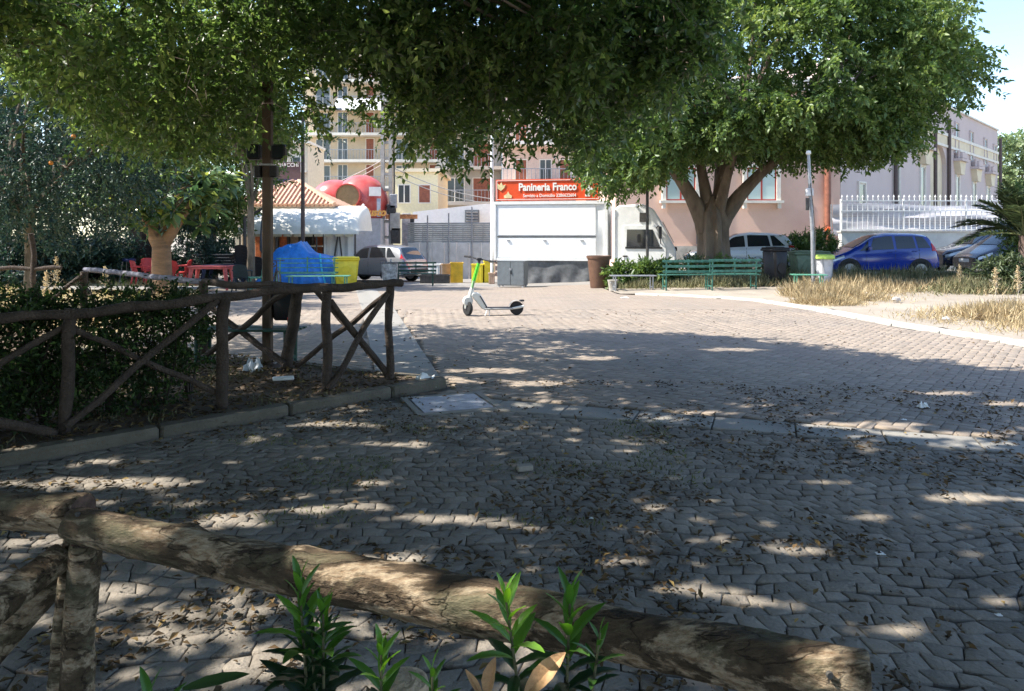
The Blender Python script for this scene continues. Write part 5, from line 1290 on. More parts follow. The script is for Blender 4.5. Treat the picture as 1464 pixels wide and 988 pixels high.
# --- near ficus whose crown hangs over the camera: trunk out of frame on the left
def make_overhang(name, label, tx, ty, fn, n, m, rng, rad, per, nl, ll, lw, L=.42, trunk_r=.34, fork_z=2.0, nlimb=60, droop=.45, limbm=None, stem=True, tb=None):
    t = thing(name, label, "tree", (tx, ty, 0)); b = MB()
    trunk(b, [(0, 0, -.1), (0, 0, .5), (.03, .02, 1.2), (.05, .05, fork_z)], [trunk_r * 1.3, trunk_r * 1.05, trunk_r, trunk_r * .9], 18, .08, 6)
    C = clusters_in(fn, n, rng); hubs = []
    for k in range(6):
        a = 2 * math.pi * k / 6 + .3; q = Vector((math.cos(a) * 1.6, math.sin(a) * 1.6, fork_z + 1.8)); limb(b, (0, 0, fork_z - .2), q, trunk_r * .55, trunk_r * .3, .1, 10, 7, random, .05); hubs.append(q)
    b.build("trunk", limbm or M_ficusbark, t, True)
    st_ = MB() if stem else None
    crown("crown", t, C, rng.uniform(*rad, len(C)), per, nl, ll, lw, m, rng, L=L, droop=droop, stems=st_, stem_r=.004, loc=(tx, ty, 0), every=3, tonebias=tb(C) if tb else None, gaps=True)
    if stem: st_.build("twigs", M_twig, t)
    lb_ = MB()
    for k in rng.choice(len(C), min(nlimb, len(C)), replace=False):
        if ty < 0 and C[k][1] > 1.5: continue
        c = Vector(C[k]) - Vector((tx, ty, 0)); h = min(hubs, key=lambda q: (q - c).length); limb(lb_, h, c, .04, .010, .25, 6, 7, random, .10)
    lb_.build("limbs", limbm or M_ficusbark, t, True); return t
# lowest visible leaf height (metres) along x for the fringe 8-10 m away
def fringe_z(x, y):
    px = 732 + F * x / y
    yb = np.interp(px, [-100, 0, 60, 130, 200, 300, 370, 430, 455, 480, 520, 545, 575, 620, 680, 730, 790, 840, 900, 960, 1020, 1100], [70, 90, 130, 195, 230, 232, 200, 195, 120, 205, 200, 110, 195, 240, 255, 195, 205, 250, 215, 150, 60, -60])
    return Zp(yb, y)
def shade_lim(x, z): return float(np.interp(x + .84 * z, [-9, -2, 2.8, 3.8, 5.3, 8], [12.6, 12.3, 11.2, 10, 7.9, 6.3])) - .084 * z
def near_fn(rng):
    x = rng.uniform(-9.5, 3.0); y = rng.uniform(6.6, float(np.interp(x, [-9.5, -5, -.8, .4, 2, 3], [12.6, 12.3, 10.8, 9.7, 8.2, 7.2])))
    z0 = fringe_z(x, y); z = z0 + .25 + abs(rng.normal()) * 1.3
    if z > 5.1 or y > shade_lim(x, z): return None
    px = 732 + F * x / y
    if 445 < px < 480 and z < Zp(60, y) and rng.random() < .8: return None
    if 432 < px < 572 and Zp(205, y) < z < Zp(75, y) and rng.random() < .93: return None
    if y < 7.6 and z < 1.5 + .21 * y: return None
    if noise.noise(Vector((x * .9, y * .9, z * .9))) < -.30: return None
    return np.array([x, y, z])
rng = np.random.default_rng(21)
make_overhang("overhanging_ficus", "ficus whose dense dark crown hangs over the near paving", -6.4, 3.2, near_fn, 860, L_near, rng, (.22, .42), 12, 13, .092, .048, L=.30, nlimb=26, droop=.28)
# higher canopy that shades the foreground (trunk behind the camera)
def over_fn(rng):
    x = rng.uniform(-11.5, 3.4); y = rng.uniform(-4.5, 11.8)
    # far edge of the canopy (makes the edge of the shade on the square)
    z = rng.uniform(5.0, 7.6) if y > 5.5 else rng.uniform(3.4, 6.6)
    if y > shade_lim(x, z) or (y > 6 and x < -3.5): return None
    if z < 1.5 + .33 * y + 1.15: return None
    if noise.noise(Vector((x * .75 + 9, y * .75, z * .3))) < -.40: return None
    return np.array([x, y, z])
rng = np.random.default_rng(33)
make_overhang("shade_ficus", "ficus behind the viewer whose high leaves dapple the near paving", -2.4, -2.6, over_fn, 1750, L_near, rng, (.35, .6), 11, 12, .165, .095, L=.42, nlimb=40, stem=False)
# --- dark bluish tree at far left and others behind it
def tree_generic(name, label, tx, ty, cen, rad, n, m, per, nl, ll, lw, seed, tr=.22, th=2.2, zmin=1.6, L=.45, rs=(.5, .9), bark=None, shell=.5):
    rng = np.random.default_rng(seed); g = gz(tx, ty); t = thing(name, label, "tree", (tx, ty, g)); b = MB()
    trunk(b, [(0, 0, -.1), (.03, 0, th * .4), (0, .03, th)], [tr * 1.35, tr, tr * .85], 14, .06, 5)
    hubs = []
    for k in range(5):
        a = 2 * math.pi * k / 5; q = Vector((math.cos(a) * rad[0] * .3, math.sin(a) * rad[1] * .3, th + (cen[2] - th) * .5)); limb(b, (0, 0, th - .15), q, tr * .6, tr * .3, .05, 8, 6); hubs.append(q)
    b.build("trunk", bark or M_bark, t, True)
    def fn(rng):
        u = rng.normal(size=3); u /= np.linalg.norm(u); p = np.array(cen) + u * np.array(rad) * rng.uniform(shell, 1) ** .7
        if p[2] < zmin: p[2] = zmin + rng.uniform(0, .5)
        if noise.noise(Vector(p * .5)) < -.28: return None
        return p
    C = clusters_in(fn, n, rng)
    crown("crown", t, C, rng.uniform(*rs, n), per, nl, ll, lw, m, rng, L=L, centre=cen, loc=(tx, ty, g))
    lb_ = MB()
    for k in rng.choice(n, min(24, n), replace=False):
        c = Vector(C[k]) - Vector((tx, ty, g)); h = min(hubs, key=lambda q: (q - c).length); limb(lb_, h, c, .06, .015, .1, 5, 5)
    lb_.build("limbs", bark or M_bark, t, True); return t
t = tree_generic("orange_tree", "dark blue green orange tree with few small fruits beyond the hedge", X(40, 15.5), 15.5, (X(45, 15.5), 15.5, 3.6), (2.5, 1.8, 2.1), 170, L_dark, 13, 13, .11, .045, 5, tr=.09, th=2.0, zmin=1.75)
for px, py in ((105, 195), (73, 233), (148, 206), (100, 160)):
    c = Vector((X(px, 13.8), 13.8, Zp(py, 13.8))) - t.location; MB().lathe([(.004, -.04), (.03, -.03), (.042, 0), (.03, .03), (.004, .04)], tuple(c), 10).build("fruit", mat("orange_fruit", (.65, .22, .02), .5), t, True)
tree_generic("leafy_tree", "tall dark leafy tree filling the corner behind the orange tree", X(-60, 24), 24, (X(-20, 24), 24, 6.5), (5.2, 3.5, 4.8), 230, L_dark, 13, 13, .2, .09, 6, tr=.3, th=2.5, zmin=2.4)
tree_generic("shade_tree", "dark leafed tree standing between the rubber tree and the kiosk", X(300, 27.5), 27.5, (X(290, 27.5), 27.5, 5.0), (3.3, 2.4, 3.3), 170, L_ficus, 13, 13, .18, .08, 7, tr=.22, th=2.2, zmin=2.1)
tree_generic("street_tree", "dark slender tree rising behind the tiled kiosk roof", X(350, 24.0), 24.5, (X(350, 24.5), 24.5, 5.8), (1.1, 1.2, 2.8), 64, L_ficus, 13, 12, .16, .075, 8, tr=.12, th=2.8, zmin=3.3)
tree_generic("leafy_tree", "bright green tree far behind the lavender building's end", X(1456, 75), 75, (X(1456, 75), 75, 8.6), (3.4, 2, 3.4), 90, leafmat("pale_leaf", (.12, .18, .08), (.24, .31, .15), (.38, .42, .25), .4), 12, 12, .34, .2, 9, tr=.3, th=4, zmin=3.0, L=.8, rs=(.6, 1.2))
# large dark trunk and shaded mass at the left back
t = thing("old_tree", "old dark trunk standing behind the bar stool at the edge of shade", "tree", PL(205, 27)); b = MB(); trunk(b, [(0, 0, -.1), (0, 0, 1), (.1, 0, 3), (.2, 0, 4.5)], [.62, .5, .48, .42], 18, .1, 6); b.build("trunk", mat("dark_bark", (.07, .05, .04), .9, .2, 4, .6, 20), t, True)
rng = np.random.default_rng(71); C = clusters_in(lambda r: np.array([X(205, 27) + r.normal() * 1.9, 27 + r.normal() * 1.0, 4.8 + abs(r.normal()) * 1.6]), 110, rng)
crown("crown", t, C, rng.uniform(.5, .9, 110), 12, 12, .18, .08, L_dark, rng, L=.45, loc=tuple(t.location))
# rubber tree with big glossy leaves
rng = np.random.default_rng(17); RX, RY = X(231, 19.5), 19.5; rg = .1
t = thing("rubber_tree", "rubber tree with smooth tan forked trunk and big glossy leaves", "tree", (RX, RY, rg)); b = MB()
z_ = lambda py: Zp(py, RY) - rg
trunk(b, [(0, 0, -.15), (0, 0, .15), (.0, 0, z_(370)), (0, 0, z_(345)), (0, 0, z_(333))], [.34, .26, .235, .22, .06], 16, .03, 5)
f1 = [(-.06, 0, z_(350)), (X(214, RY) - RX, 0, z_(325)), (X(203, RY) - RX, .1, z_(300)), (X(196, RY) - RX, .2, z_(265))]
f2 = [(.06, 0, z_(350)), (X(252, RY) - RX, 0, z_(322)), (X(272, RY) - RX, -.1, z_(296)), (X(290, RY) - RX, .0, z_(262))]
trunk(b, f1, [.18, .14, .11, .07], 12, .05, 4); trunk(b, f2, [.165, .12, .08, .05], 12, .02, 4); trunk(b, [(0, .1, z_(345)), (.05, .3, z_(300)), (.1, .5, z_(240))], [.14, .1, .06], 10, .02, 4)
b.build("trunk", M_tanbark, t, True)
def rub(r):
    a = r.normal(size=3); a /= np.linalg.norm(a); p = np.array([X(222, RY), RY - .1, Zp(268, RY)]) + a * np.array([2.3, 1.4, 1.25]) * r.uniform(.45, 1)
    return p if p[2] > Zp(330, RY) else None
C = clusters_in(rub, 115, rng)
lb_ = MB(); ends = [Vector(f1[-1]), Vector(f2[-1]), Vector((.1, .5, z_(240)))]
for c in C[:40]:
    c = Vector(c) - Vector((RX, RY, rg)); h = min(ends, key=lambda q: (q - c).length); limb(lb_, h, c, .03, .012, .05, 6, 5)
lb_.build("limbs", M_tanbark, t, True)
n = len(C); per = 16; off = rng.normal(size=(n, per, 3)); off[:, :, 2] *= .5; off = off / np.linalg.norm(off, axis=2, keepdims=True)
base = (C[:, None, :] + off * .06).reshape(-1, 3); D_ = off.reshape(-1, 3) + np.array([0, 0, -.25]); Nn = np.array([0, -.3, 1.0]) + rng.normal(size=D_.shape) * .4
V, T, tone = leaf_arrays(base - np.array([RX, RY, rg]), D_, Nn, rng.uniform(.26, .42, len(base)), rng.uniform(.12, .18, len(base)), np.clip(rng.normal(.45, .22, len(base)), 0, 1), fold=.15, six=True)
npmesh("crown", V, T, L_rubber, t, tone)

# --- bushes and other plants
def bush(name, label, cx, cy, rx, ry, h, n, m, ll, lw, seed, cat="bush", group=None, z0=None, per=9, nl=10, L=.22, up=1.0):
    rng = np.random.default_rng(seed); g = gz(cx, cy) if z0 is None else z0; t = thing(name, label, cat, (cx, cy, g), 0, group)
    def fn(r):
        u = r.uniform(-1, 1, 2)
        if u @ u > 1: return None
        return np.array([cx + u[0] * rx, cy + u[1] * ry, g + h * (r.uniform(.12, 1) * (1 - .35 * (u @ u)))])
    C = clusters_in(fn, n, rng); S_ = MB()
    for c in C[::3]: S_.tube([((c[0] - cx) * .4, (c[1] - cy) * .4, 0), tuple((c[0] - cx, c[1] - cy, c[2] - g))], [.012, .004], 4)
    S_.build("stems", M_twig, t)
    crown("leaves", t, C, rng.uniform(.12, .22, n), per, nl, ll, lw, m, rng, L=L, droop=.1, loc=(cx, cy, g)); return t
bush("shade_shrub", "added dark shrub standing for the shadow under the orange tree", X(20, 22), 22, 2.2, 1.4, 1.9, 70, L_dark, .16, .07, 40, L=.4, per=12)  # this and the next two are added, dark leaves standing for tree shadow
bush("shade_shrub", "added dark shrub standing for the shadow just behind the bare twigs", X(100, 23.5), 23.5, 1.6, 1.1, 1.7, 60, L_dark, .16, .07, 41, L=.4, per=12)
bush("shade_shrub", "added dark shrub standing for the shadow between bar stool and old trunk", X(150, 25), 25, 1.3, .9, 1.5, 46, L_dark, .14, .06, 42, L=.4, per=12)
bush("shade_shrub", "tall dark shrub with white light specks beside the rubber tree trunk", X(275, 26), 26, 1.5, .7, 2.4, 64, L_dark, .12, .05, 43, L=.35, per=11)
bush("leafy_planter_bush", "tall pointed green bush behind the sage green bin", X(1165, 29.5), 29.5, 1.1, .5, 1.7, 46, L_ficus, .22, .06, 44, L=.35)
bush("leafy_planter_bush", "tall pointed green bush between the white suv and sage bin", X(1132, 29.6), 29.6, .7, .5, 1.5, 30, L_ficus, .22, .06, 45, L=.35)
bush("broadleaf_plant", "broad leaved plant behind the bucket beside the brown bin", X(898, 23.6), 23.6, .6, .35, 0.72, 20, L_ficus, .2, .07, 46)
bush("broadleaf_plant", "tallest broad leaved plant under the dark pole", X(932, 23.4), 23.4, .6, .35, 0.85, 20, L_ficus, .22, .08, 47)
bush("broadleaf_plant", "broad leaved plant at the end of the green bench", X(955, 23.8), 23.8, .45, .35, 0.7, 16, L_ficus, .2, .07, 48)
bush("low_shrub", "low grey green shrub at the foot of the huge ficus", X(1020, 25.6), 25.6, 1.4, .4, .75, 40, L_ficus, .13, .05, 49)
bush("low_shrub", "low shrub of dry weeds beneath the white suv", X(1085, 24.2), 24.2, 1.0, .4, .6, 30, L_weed, .13, .04, 50)
bush("dark_palm_base", "dense dark shrub below the palm in front of the dark cars", X(1450, 19.5), 19.5, .8, .5, .95, 44, L_palm, .16, .045, 51)
bush("tall_green_shrub", "tall upright green shrub behind the palm at the frame edge", X(1463, 21.5), 21.5, .55, .5, 3.0, 90, leafmat("fresh_shrub_leaf", (.05, .10, .03), (.11, .18, .06), (.2, .27, .1), .35), .12, .04, 52)
rng = np.random.default_rng(88); t = thing("backdrop_hedge", "added tall dark hedge darkening the background behind the red armchairs", "hedge", (-20, 32, -.3))  # hedge put in to darken the background where tree shadow falls
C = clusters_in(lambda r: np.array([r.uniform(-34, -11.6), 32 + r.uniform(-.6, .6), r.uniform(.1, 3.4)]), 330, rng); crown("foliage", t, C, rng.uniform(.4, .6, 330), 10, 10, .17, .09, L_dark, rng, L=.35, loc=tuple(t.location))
st_ = MB()
for k in range(24): limb(st_, (-14 + k, 0, -.1), (-14 + k + random.uniform(-.4, .4), 0, 3.2), .06, .02, 0, 6, 5)
st_.build("stems", M_bark, t)
# agave at the ficus foot
def agave(label, cx, cy, h, n, seed, m=None):
    r = random.Random(seed); t = thing("agave", label, "agave", P(cx, cy))
    for k in range(n):
        a = 2 * math.pi * k / n + r.uniform(-.2, .2); el = r.uniform(.35, 1.35); L_ = h * r.uniform(.8, 1.1); pts = []
        vv = []; 
        for i in range(7):
            t_ = i / 6; d = L_ * t_; wd = .075 * (1 - t_) ** .7 * (1 if i else .6) + .003
            c = Vector((math.cos(a) * math.cos(el) * d, math.sin(a) * math.cos(el) * d, math.sin(el) * d - .12 * t_ * t_ * math.cos(el))); s_ = Vector((-math.sin(a), math.cos(a), 0)) * wd; u = Vector((0, 0, .03 * (1 - t_)))
            vv += [c - s_ + u, c - u * .5, c + s_ + u]
        ff = []
        for i in range(6):
            q = i * 3; ff += [(q, q + 1, q + 4, q + 3), (q + 1, q + 2, q + 5, q + 4)]
        MB().add(vv, ff).build("leaf", m or mat("agave_leaf", (.06, .10, .05), .5, .15), t, True, fix=False)
    return t
agave("spiky agave at the foot of the huge ficus trunk", X(992, 25.4), 25.4, 1.15, 18, 3)
agave("smaller spiky agave on the far side of the ficus trunk", X(1042, 25.8), 25.8, .7, 14, 4)
# palm at right edge
def palm(name, label, cx, cy, z0, th, nf, FL, seed, m, tr=.14, wide=1.0):
    r = random.Random(seed); rng = np.random.default_rng(seed); t = thing(name, label, "palm", (cx, cy, z0)); 
    b = MB(); b.tube([(0, 0, -.1), (0, 0, th * .5), (.02, 0, th)], [tr * 1.2, tr, tr], 12, nz=.2, nsc=9); b.build("trunk", mat("palm_bark", (.16, .11, .09), .9, .3, 9, .8, 30), t, True)
    for k in range(nf):
        a = 2 * math.pi * k / nf * 2.4 + r.uniform(-.3, .3); el = r.uniform(.25, 1.35); L_ = FL * r.uniform(.75, 1.1); pts = []
        for i in range(10):
            t_ = i / 9; d = L_ * t_; pts.append(Vector((math.cos(a) * math.cos(el) * d * wide, math.sin(a) * math.cos(el) * d * wide, th + math.sin(el) * d - .42 * L_ * t_ * t_ * (1.1 - .4 * math.sin(el)))))
        fr = MB(); fr.tube(pts, [.02 * (1 - .8 * i / 9) for i in range(10)], 4); fo = fr.build("frond", mat("palm_rachis", (.15, .16, .07), .7), t)
        n = 46; tt = np.linspace(.12, 1, n); idx = np.clip((tt * 9).astype(int), 0, 8); A = np.array([tuple(p) for p in pts]); fr_ = tt * 9 - idx; base = A[idx] * (1 - fr_)[:, None] + A[idx + 1] * fr_[:, None]; tang = nrm(A[idx + 1] - A[idx])
        side = nrm(np.cross(tang, np.array([[0, 0, 1.0]]))); bb = np.vstack([base, base]); dd = np.vstack([side + tang * .7, -side + tang * .7]) + rng.normal(size=(2 * n, 3)) * .12 + np.array([0, 0, .15])
        V, T, tone = leaf_arrays(bb, dd, np.tile([[0, 0, 1.0]], (2 * n, 1)) + rng.normal(size=(2 * n, 3)) * .2, FL * .22 * np.tile(np.sin(np.pi * np.clip(tt, .1, .95)) * .8 + .3, 2), .022 * FL, np.clip(rng.normal(.45, .2, 2 * n), 0, 1), fold=.1)
        npmesh("leaflets", V, T, m, fo, tone)
    return t
palm("date_palm", "young date palm with dark ragged fronds in front of the dark cars", X(1464, 20), 20, 0, 1.5, 26, 2.1, 5, L_palm)
palm("fan_palm", "pale distant palm crown behind the lavender building's end", X(1440, 82), 82, -.5, 8.2, 18, 3.2, 6, leafmat("pale_palm_leaf", (.16, .22, .10), (.28, .36, .18), (.4, .45, .26), .35), tr=.3)

# --- dry grass, weeds
def grass(name, region, n, h, m, seed, lean=.35, w_=.012, label=None, parent=None, zf=gz):
    rng = np.random.default_rng(seed); pts = []
    while len(pts) < n:
        p = region(rng)
        if p is not None: pts.append(p)
    Pp = np.array(pts); hh = h * Pp[:, 2] * rng.uniform(.35, 1.25, n)
    base = np.stack([Pp[:, 0], Pp[:, 1], np.array([zf(a, b_) for a, b_ in Pp[:, :2]])], 1); D_ = np.array([0, 0, 1.0]) + rng.normal(size=(n, 3)) * lean * rng.uniform(.4, 2.6, (n, 1)) * np.array([1, 1, .35])
    V, T, tone = leaf_arrays(base, D_, rng.normal(size=(n, 3)), hh, w_ * rng.uniform(.7, 1.6, n), np.clip(rng.normal(.5, .22, n), 0, 1), fold=.1)
    o = npmesh(name, V, T, m, parent, tone); o["kind"] = "stuff"; return o
def blob(cx, cy, rx, ry, s=1.0): return (cx, cy, rx, ry, s)
def region_blobs(bl_):
    def fn(r):
        c = bl_[r.integers(len(bl_))]; u = r.normal(size=2) * .5
        x, y = c[0] + u[0] * c[2], c[1] + u[1] * c[3]
        if x < xr(y) + .2 or (y < 21.5 and x < .375 * y + .3 * math.sin(y * 3)): return None
        if noise.noise(Vector((x * 1.6, y * 1.6, 8))) < -.12 and r.random() < .8: return None
        return (x, y, c[4] * max(.3, 1 - .5 * float(u @ u)))
    return fn
bl1 = [blob(7.0, 18.6, 1.6, .8), blob(7.4, 17.2, 1.5, .8), blob(8.4, 19.2, 2.2, 1.0), blob(9.5, 21, 2.6, 1.2, 1.1), blob(8.6, 13.2, 1.4, 1.0, .9), blob(9.2, 11.5, 1.6, 1.2, .9), blob(8.4, 10.2, .9, .7, .8), blob(10.5, 14.2, 2, 1.2, .9), blob(12.5, 20, 2.5, 1.5, 1.1), blob(6.9, 16.2, .7, .5, .7)]
grass("straw_grass", region_blobs(bl1), 24000, .40, L_straw, 61, .5, .011)
bl2 = [blob(8.5, 22.5, 2.5, .8, 1), blob(11, 23, 2.8, 1.0, 1.2), blob(13.5, 23.5, 2.8, 1, 1.2), blob(10, 21.6, 3, .6, .9), blob(6.5, 23.5, 2, .7, .9), blob(15.5, 22.5, 2, 1, 1.3), blob(12.3, 19.4, 1.6, .8, 1)]
grass("tall_weeds", region_blobs(bl2), 14000, .50, L_weed, 62, .42, .022)
grass("bench_weeds", region_blobs([blob(4.2, 23.0, 1.6, .5, .8), blob(6.2, 22.6, 1.6, .6, .9), blob(7.6, 22.2, 1.4, .5, .9), blob(5.0, 24.2, 2, .6, .9)]), 6500, .42, L_weed, 63, .5, .024)
def left_reg(r):
    x, y = r.uniform(-19, -4.6), r.uniform(10.5, 25)
    if x > -5.4 - max(0, (y - 10.5)) * .33: return None
    if abs(y - 20.2) < .5 and x > -13.5: return None
    return (x, y, 1 if noise.noise(Vector((x * .6, y * .6, 2))) > -.1 else .5)
grid_sheet("dry_lawn", list(np.arange(-30, -4.4, .5)), list(np.arange(9.5, 26, .5)), lambda x, y: gz(x, y) + .02 + .05 * noise.noise(Vector((x * .6, y * .6, 9))), mat("straw_soil", (.50, .42, .26), .95, .2, 1.2, .5, 20, col2=(.34, .28, .16), detail=8), lambda x, y: x < -5.2 - max(0, (y - 9.5)) * .33)
grass("left_straw_grass", left_reg, 21000, .22, L_straw, 64, .6, .014)
grass("left_green_weeds", lambda r: (lambda p: p if p is not None and p[0] < -9 else None)(left_reg(r)), 5000, .26, leafmat("yellow_green_weed", (.16, .19, .05), (.30, .33, .10), (.45, .45, .18), .35), 65, .55, .016)
path = MB().add([(-13.2, 19.6, .075), (-7.9, 19.6, .075), (-8.1, 20.9, .075), (-13.6, 20.9, .075)], [(0, 1, 2, 3)]).build("pale_path", M_slab, fix=False); path["kind"] = "structure"
# tall bare seedheads at the left and in the weeds
def seedhead(label, cx, cy, h, seed, dz=0.0):
    r = random.Random(seed); t = thing("dry_stalk", label, "dry plant", (cx, cy, gz(cx, cy) + dz), 0, "tall dry stalks")
    b = MB(); b.tube([(0, 0, 0), (.03, 0, h * .5), (.0, .02, h)], [.012, .009, .004], 5)
    for k in range(16):
        z = h * (.25 + .7 * k / 16); a = r.uniform(0, 6.3); L_ = h * .22 * (1.1 - k / 18); b.tube([(0.02, 0, z), (math.cos(a) * L_, math.sin(a) * L_, z + L_ * .7)], [.006, .003], 4)
    b.build("stalk", mat("dry_stalk", (.48, .42, .32), .8), t)
    n = 130; rg2 = np.random.default_rng(seed); a = rg2.uniform(0, 6.3, n); z = h * rg2.uniform(.3, 1.0, n); rr_ = h * .2 * rg2.uniform(0, 1, n) * (1.15 - z / h)
    V, T, tone = leaf_arrays(np.stack([np.cos(a) * rr_, np.sin(a) * rr_, z], 1), rg2.normal(size=(n, 3)), rg2.normal(size=(n, 3)), .05, .025, rg2.uniform(.3, .9, n)); npmesh("seeds", V, T, L_straw, t, tone)["kind"] = "stuff"
for k, (px, D, h, lb__) in enumerate(((80, 17, 1.05, "tall dry stalk standing before the dark shrubs by the wooden post"), (66, 17.5, .7, "shorter dry stalk beside the tall one by the wooden post"), (150, 20, .75, "dry stalk leaning near the bar stool"), (245, 19.0, .55, "dry stalk at the foot of the rubber tree"))): seedhead(lb__, X(px, D), D, h, 80 + k)
for k, (px, D, h, lb__) in enumerate(((1423, 17.5, .75, "dry seedhead standing before the dark palm shrub"), (1455, 17, .8, "dry seedhead nearest the palm trunk"), (1372, 20, .7, "dry seedhead below the navy car's wheel"))): seedhead(lb__, X(px, D), D, h, 90 + k)
# stones in the verge
rng = np.random.default_rng(5)
M_stone = mat("pale_rubble", (.50, .46, .42), .9, .15, 5, .4, 20)
for k, (px, py, s, lb__) in enumerate(((1282, 433, .13, "pale rock in the gravel patch of the verge"), (1375, 452, .10, "small pale rock in the nearer straw tuft"), (1401, 458, .12, "rounded pale rock among nearer straw beside the frame edge"), (1352, 462, .08, "smallest pale rock by the white kerb"), (1190, 428, .16, "flat pale rock at the straw tuft near the pole"), (1236, 426, .12, "pinkish rock at the end of the far straw tuft"))):
    D = 1586 / (py - 337); t = thing("rock", lb__, "rock", (X(px, D), D, .02), 0, "pale rocks in the verge"); b = MB(); b.lathe([(.02, -s * .3), (s * .8, -s * .25), (s, 0), (s * .7, s * .4), (.02, s * .5)], (0, 0, .05), 10, sc=(.8, .7))
    b.v = [tuple(Vector(v) * (1 + .35 * noise.noise(Vector(v) * 9 + Vector((k, 0, 0))))) for v in b.v]; b.build("stone", M_stone, t, True)

# ------------------------------------------------------------------ rustic fences
M_railbark = mat("weathered_rail_wood", (.085, .06, .046), .88, .3, 7, 1.0, 55, stretch=(1, 1, 1), col2=(.035, .024, .018), detail=8)
M_railblue = mat("sunbleached_rail_wood", (.17, .17, .215), .8, .2, 9, .6, 50, col2=(.09, .08, .09))
def wood(parent, name, pts, r, m, seg=10, nz=.10, r1=None, n=None):
    """irregular round pole through pts"""
    P_ = [Vector(p) for p in pts]; out = []; tot = sum((P_[i + 1] - P_[i]).length for i in range(len(P_) - 1)); n = n or max(6, int(tot / .09))
    for i in range(n + 1):
        t = i / n * (len(P_) - 1); k = min(int(t), len(P_) - 2); f_ = t - k; p = P_[k].lerp(P_[k + 1], f_)
        w_ = (.35 if m.name.startswith('sunbleached') else .9) * r * Vector((noise.noise(p * 2.3), noise.noise(p * 2.3 + Vector((5, 0, 0))), noise.noise(p * 2.3 + Vector((0, 9, 0))))); out.append(p + w_)
    r1 = r1 or r
    b = MB(); b.tube(out, [r + (r1 - r) * i / n for i in range(n + 1)], seg, nz=nz, nsc=11.0); return b.build(name, m, parent, True)
A = Vector((-3.24, 5.38, 0)); B = Vector((-2.41, 6.13, 0)); Cc = Vector((-1.73, 6.87, 0)); Dd = Vector((-1.21, 7.34, 0)); A0 = Vector((-4.2, 4.5, 0)); A1 = Vector((-5.2, 3.6, 0))
U = Vector((0, 0, 1))
f1_ = thing("rustic_fence", "rustic round pole fence along the mossy kerb with crossed braces", "fence", (-2.4, 6.13, 0))
def L1(p): return Vector(p) - f1_.location
for p, h, r, ln in ((A1, .98, .042, 0), (A0, .98, .042, 0), (A, .97, .044, .01), (B, 1.0, .048, .02), (Cc, 1.02, .045, -.0), (Dd, 1.0, .040, .0)):
    wood(f1_, "post", [L1(p) + U * -.1, L1(p) + U * h + Vector((ln, 0, 0))], r, M_railbark, 12)
top = [(A1, .93), (A0, .93), (A, .93), (B, .985), (Vector((-1.95, 6.6, 0)), 1.04), (Cc, 1.0), (Dd, 1.01), (Dd + (Dd - Cc) * .14, 1.03)]
for (p, h), (q, g) in ((top[0], top[2]), (top[2], top[4]), (top[4], top[7])):
    wood(f1_, "rail", [L1(p) + U * h + Vector((0, -.03, .0)), L1((p + q) / 2) + U * ((h + g) / 2 - .01) + Vector((0, -.03, 0)), L1(q) + U * (g) + Vector((.03, -.03, 0))], .038, M_railbark, 12, .16)
def brace(p, hp, q, hq, r=.03, off=-.05): r *= .8; wood(f1_, "brace", [L1(p) + U * hp + Vector((.03, off, 0)), L1(q) + U * hq + Vector((-.02, off, 0))], r, M_railbark, 9)
brace(A, .13, B, .97, .034); brace(A, .82, B, .18, .030, .03); brace(A0, .62, A, .08, .044, -.08); brace(A0, .1, A, .85, .03, .02)
brace(Cc, .08, Dd, .92, .038); brace(Cc, .90, Dd, .10, .040, .03)
f2_ = thing("rustic_fence", "rustic round pole fence on the far side of the planter with bluish worn rail", "fence", (-3.3, 8.3, 0))
def L2(p): return Vector(p) - f2_.location
Q1 = Vector((-6.35, 11.0, 0)); Q2 = Vector((-3.55, 8.5, 0)); Q3 = Vector((-2.42, 7.95, 0)); Q0 = Vector((-7.6, 11.1, 0))
wood(f2_, "post", [L2(Q1) + U * -.1, L2(Q1) + U * .98], .055, M_railbark); wood(f2_, "post", [L2(Q2) + U * -.1, L2(Q2) + U * .95], .055, M_railbark)
wood(f2_, "post", [L2(Q3) + Vector((-.02, 0, -.1)), L2(Q3) + Vector((.12, 0, .98))], .062, M_railbark, 12)
wood(f2_, "rail", [L2(Q1) + U * 1.0, L2((Q1 + Q2) / 2) + U * .99, L2(Q2) + U * .96], .036, M_railblue, 10)
wood(f2_, "rail", [L2(Q2) + U * .955, L2(Q3) + U * .95, L2(Dd) + U * .97 + Vector((-.3, .2, 0))], .04, M_railbark, 10)
wood(f2_, "brace", [L2(Q3) + Vector((.12, -.06, .10)), L2(Dd) + Vector((-.02, .05, .93))], .028, M_railbark, 9)
wood(f2_, "brace", [L2(Q3) + Vector((.3, -.03, .93)), L2(Dd) + Vector((-.02, .05, .12))], .030, M_railbark, 9)
wood(f2_, "brace", [L2(Q2) + Vector((.03, -.06, .12)), L2(Q3) + Vector((.02, -.08, .90))], .034, M_railbark, 9)
wood(f2_, "brace", [L2(Q2) + Vector((.12, -.06, .68)), L2(Q3) + Vector((.02, -.10, .12))], .034, M_railbark, 9)
wood(f2_, "brace", [L2(Q1) + Vector((.0, -.05, .93)), L2(Q0) + Vector((.2, -.3, .0))], .03, M_railbark, 8)
wood(f2_, "brace", [L2(Q1) + Vector((.04, .0, .7)), L2(Q1) + Vector((.9, -.75, .02))], .03, M_railbark, 8)
f3_ = thing("rustic_fence", "rustic fence end with a taller slim post left of the dry stalks", "fence", (-8.2, 12.4, 0))
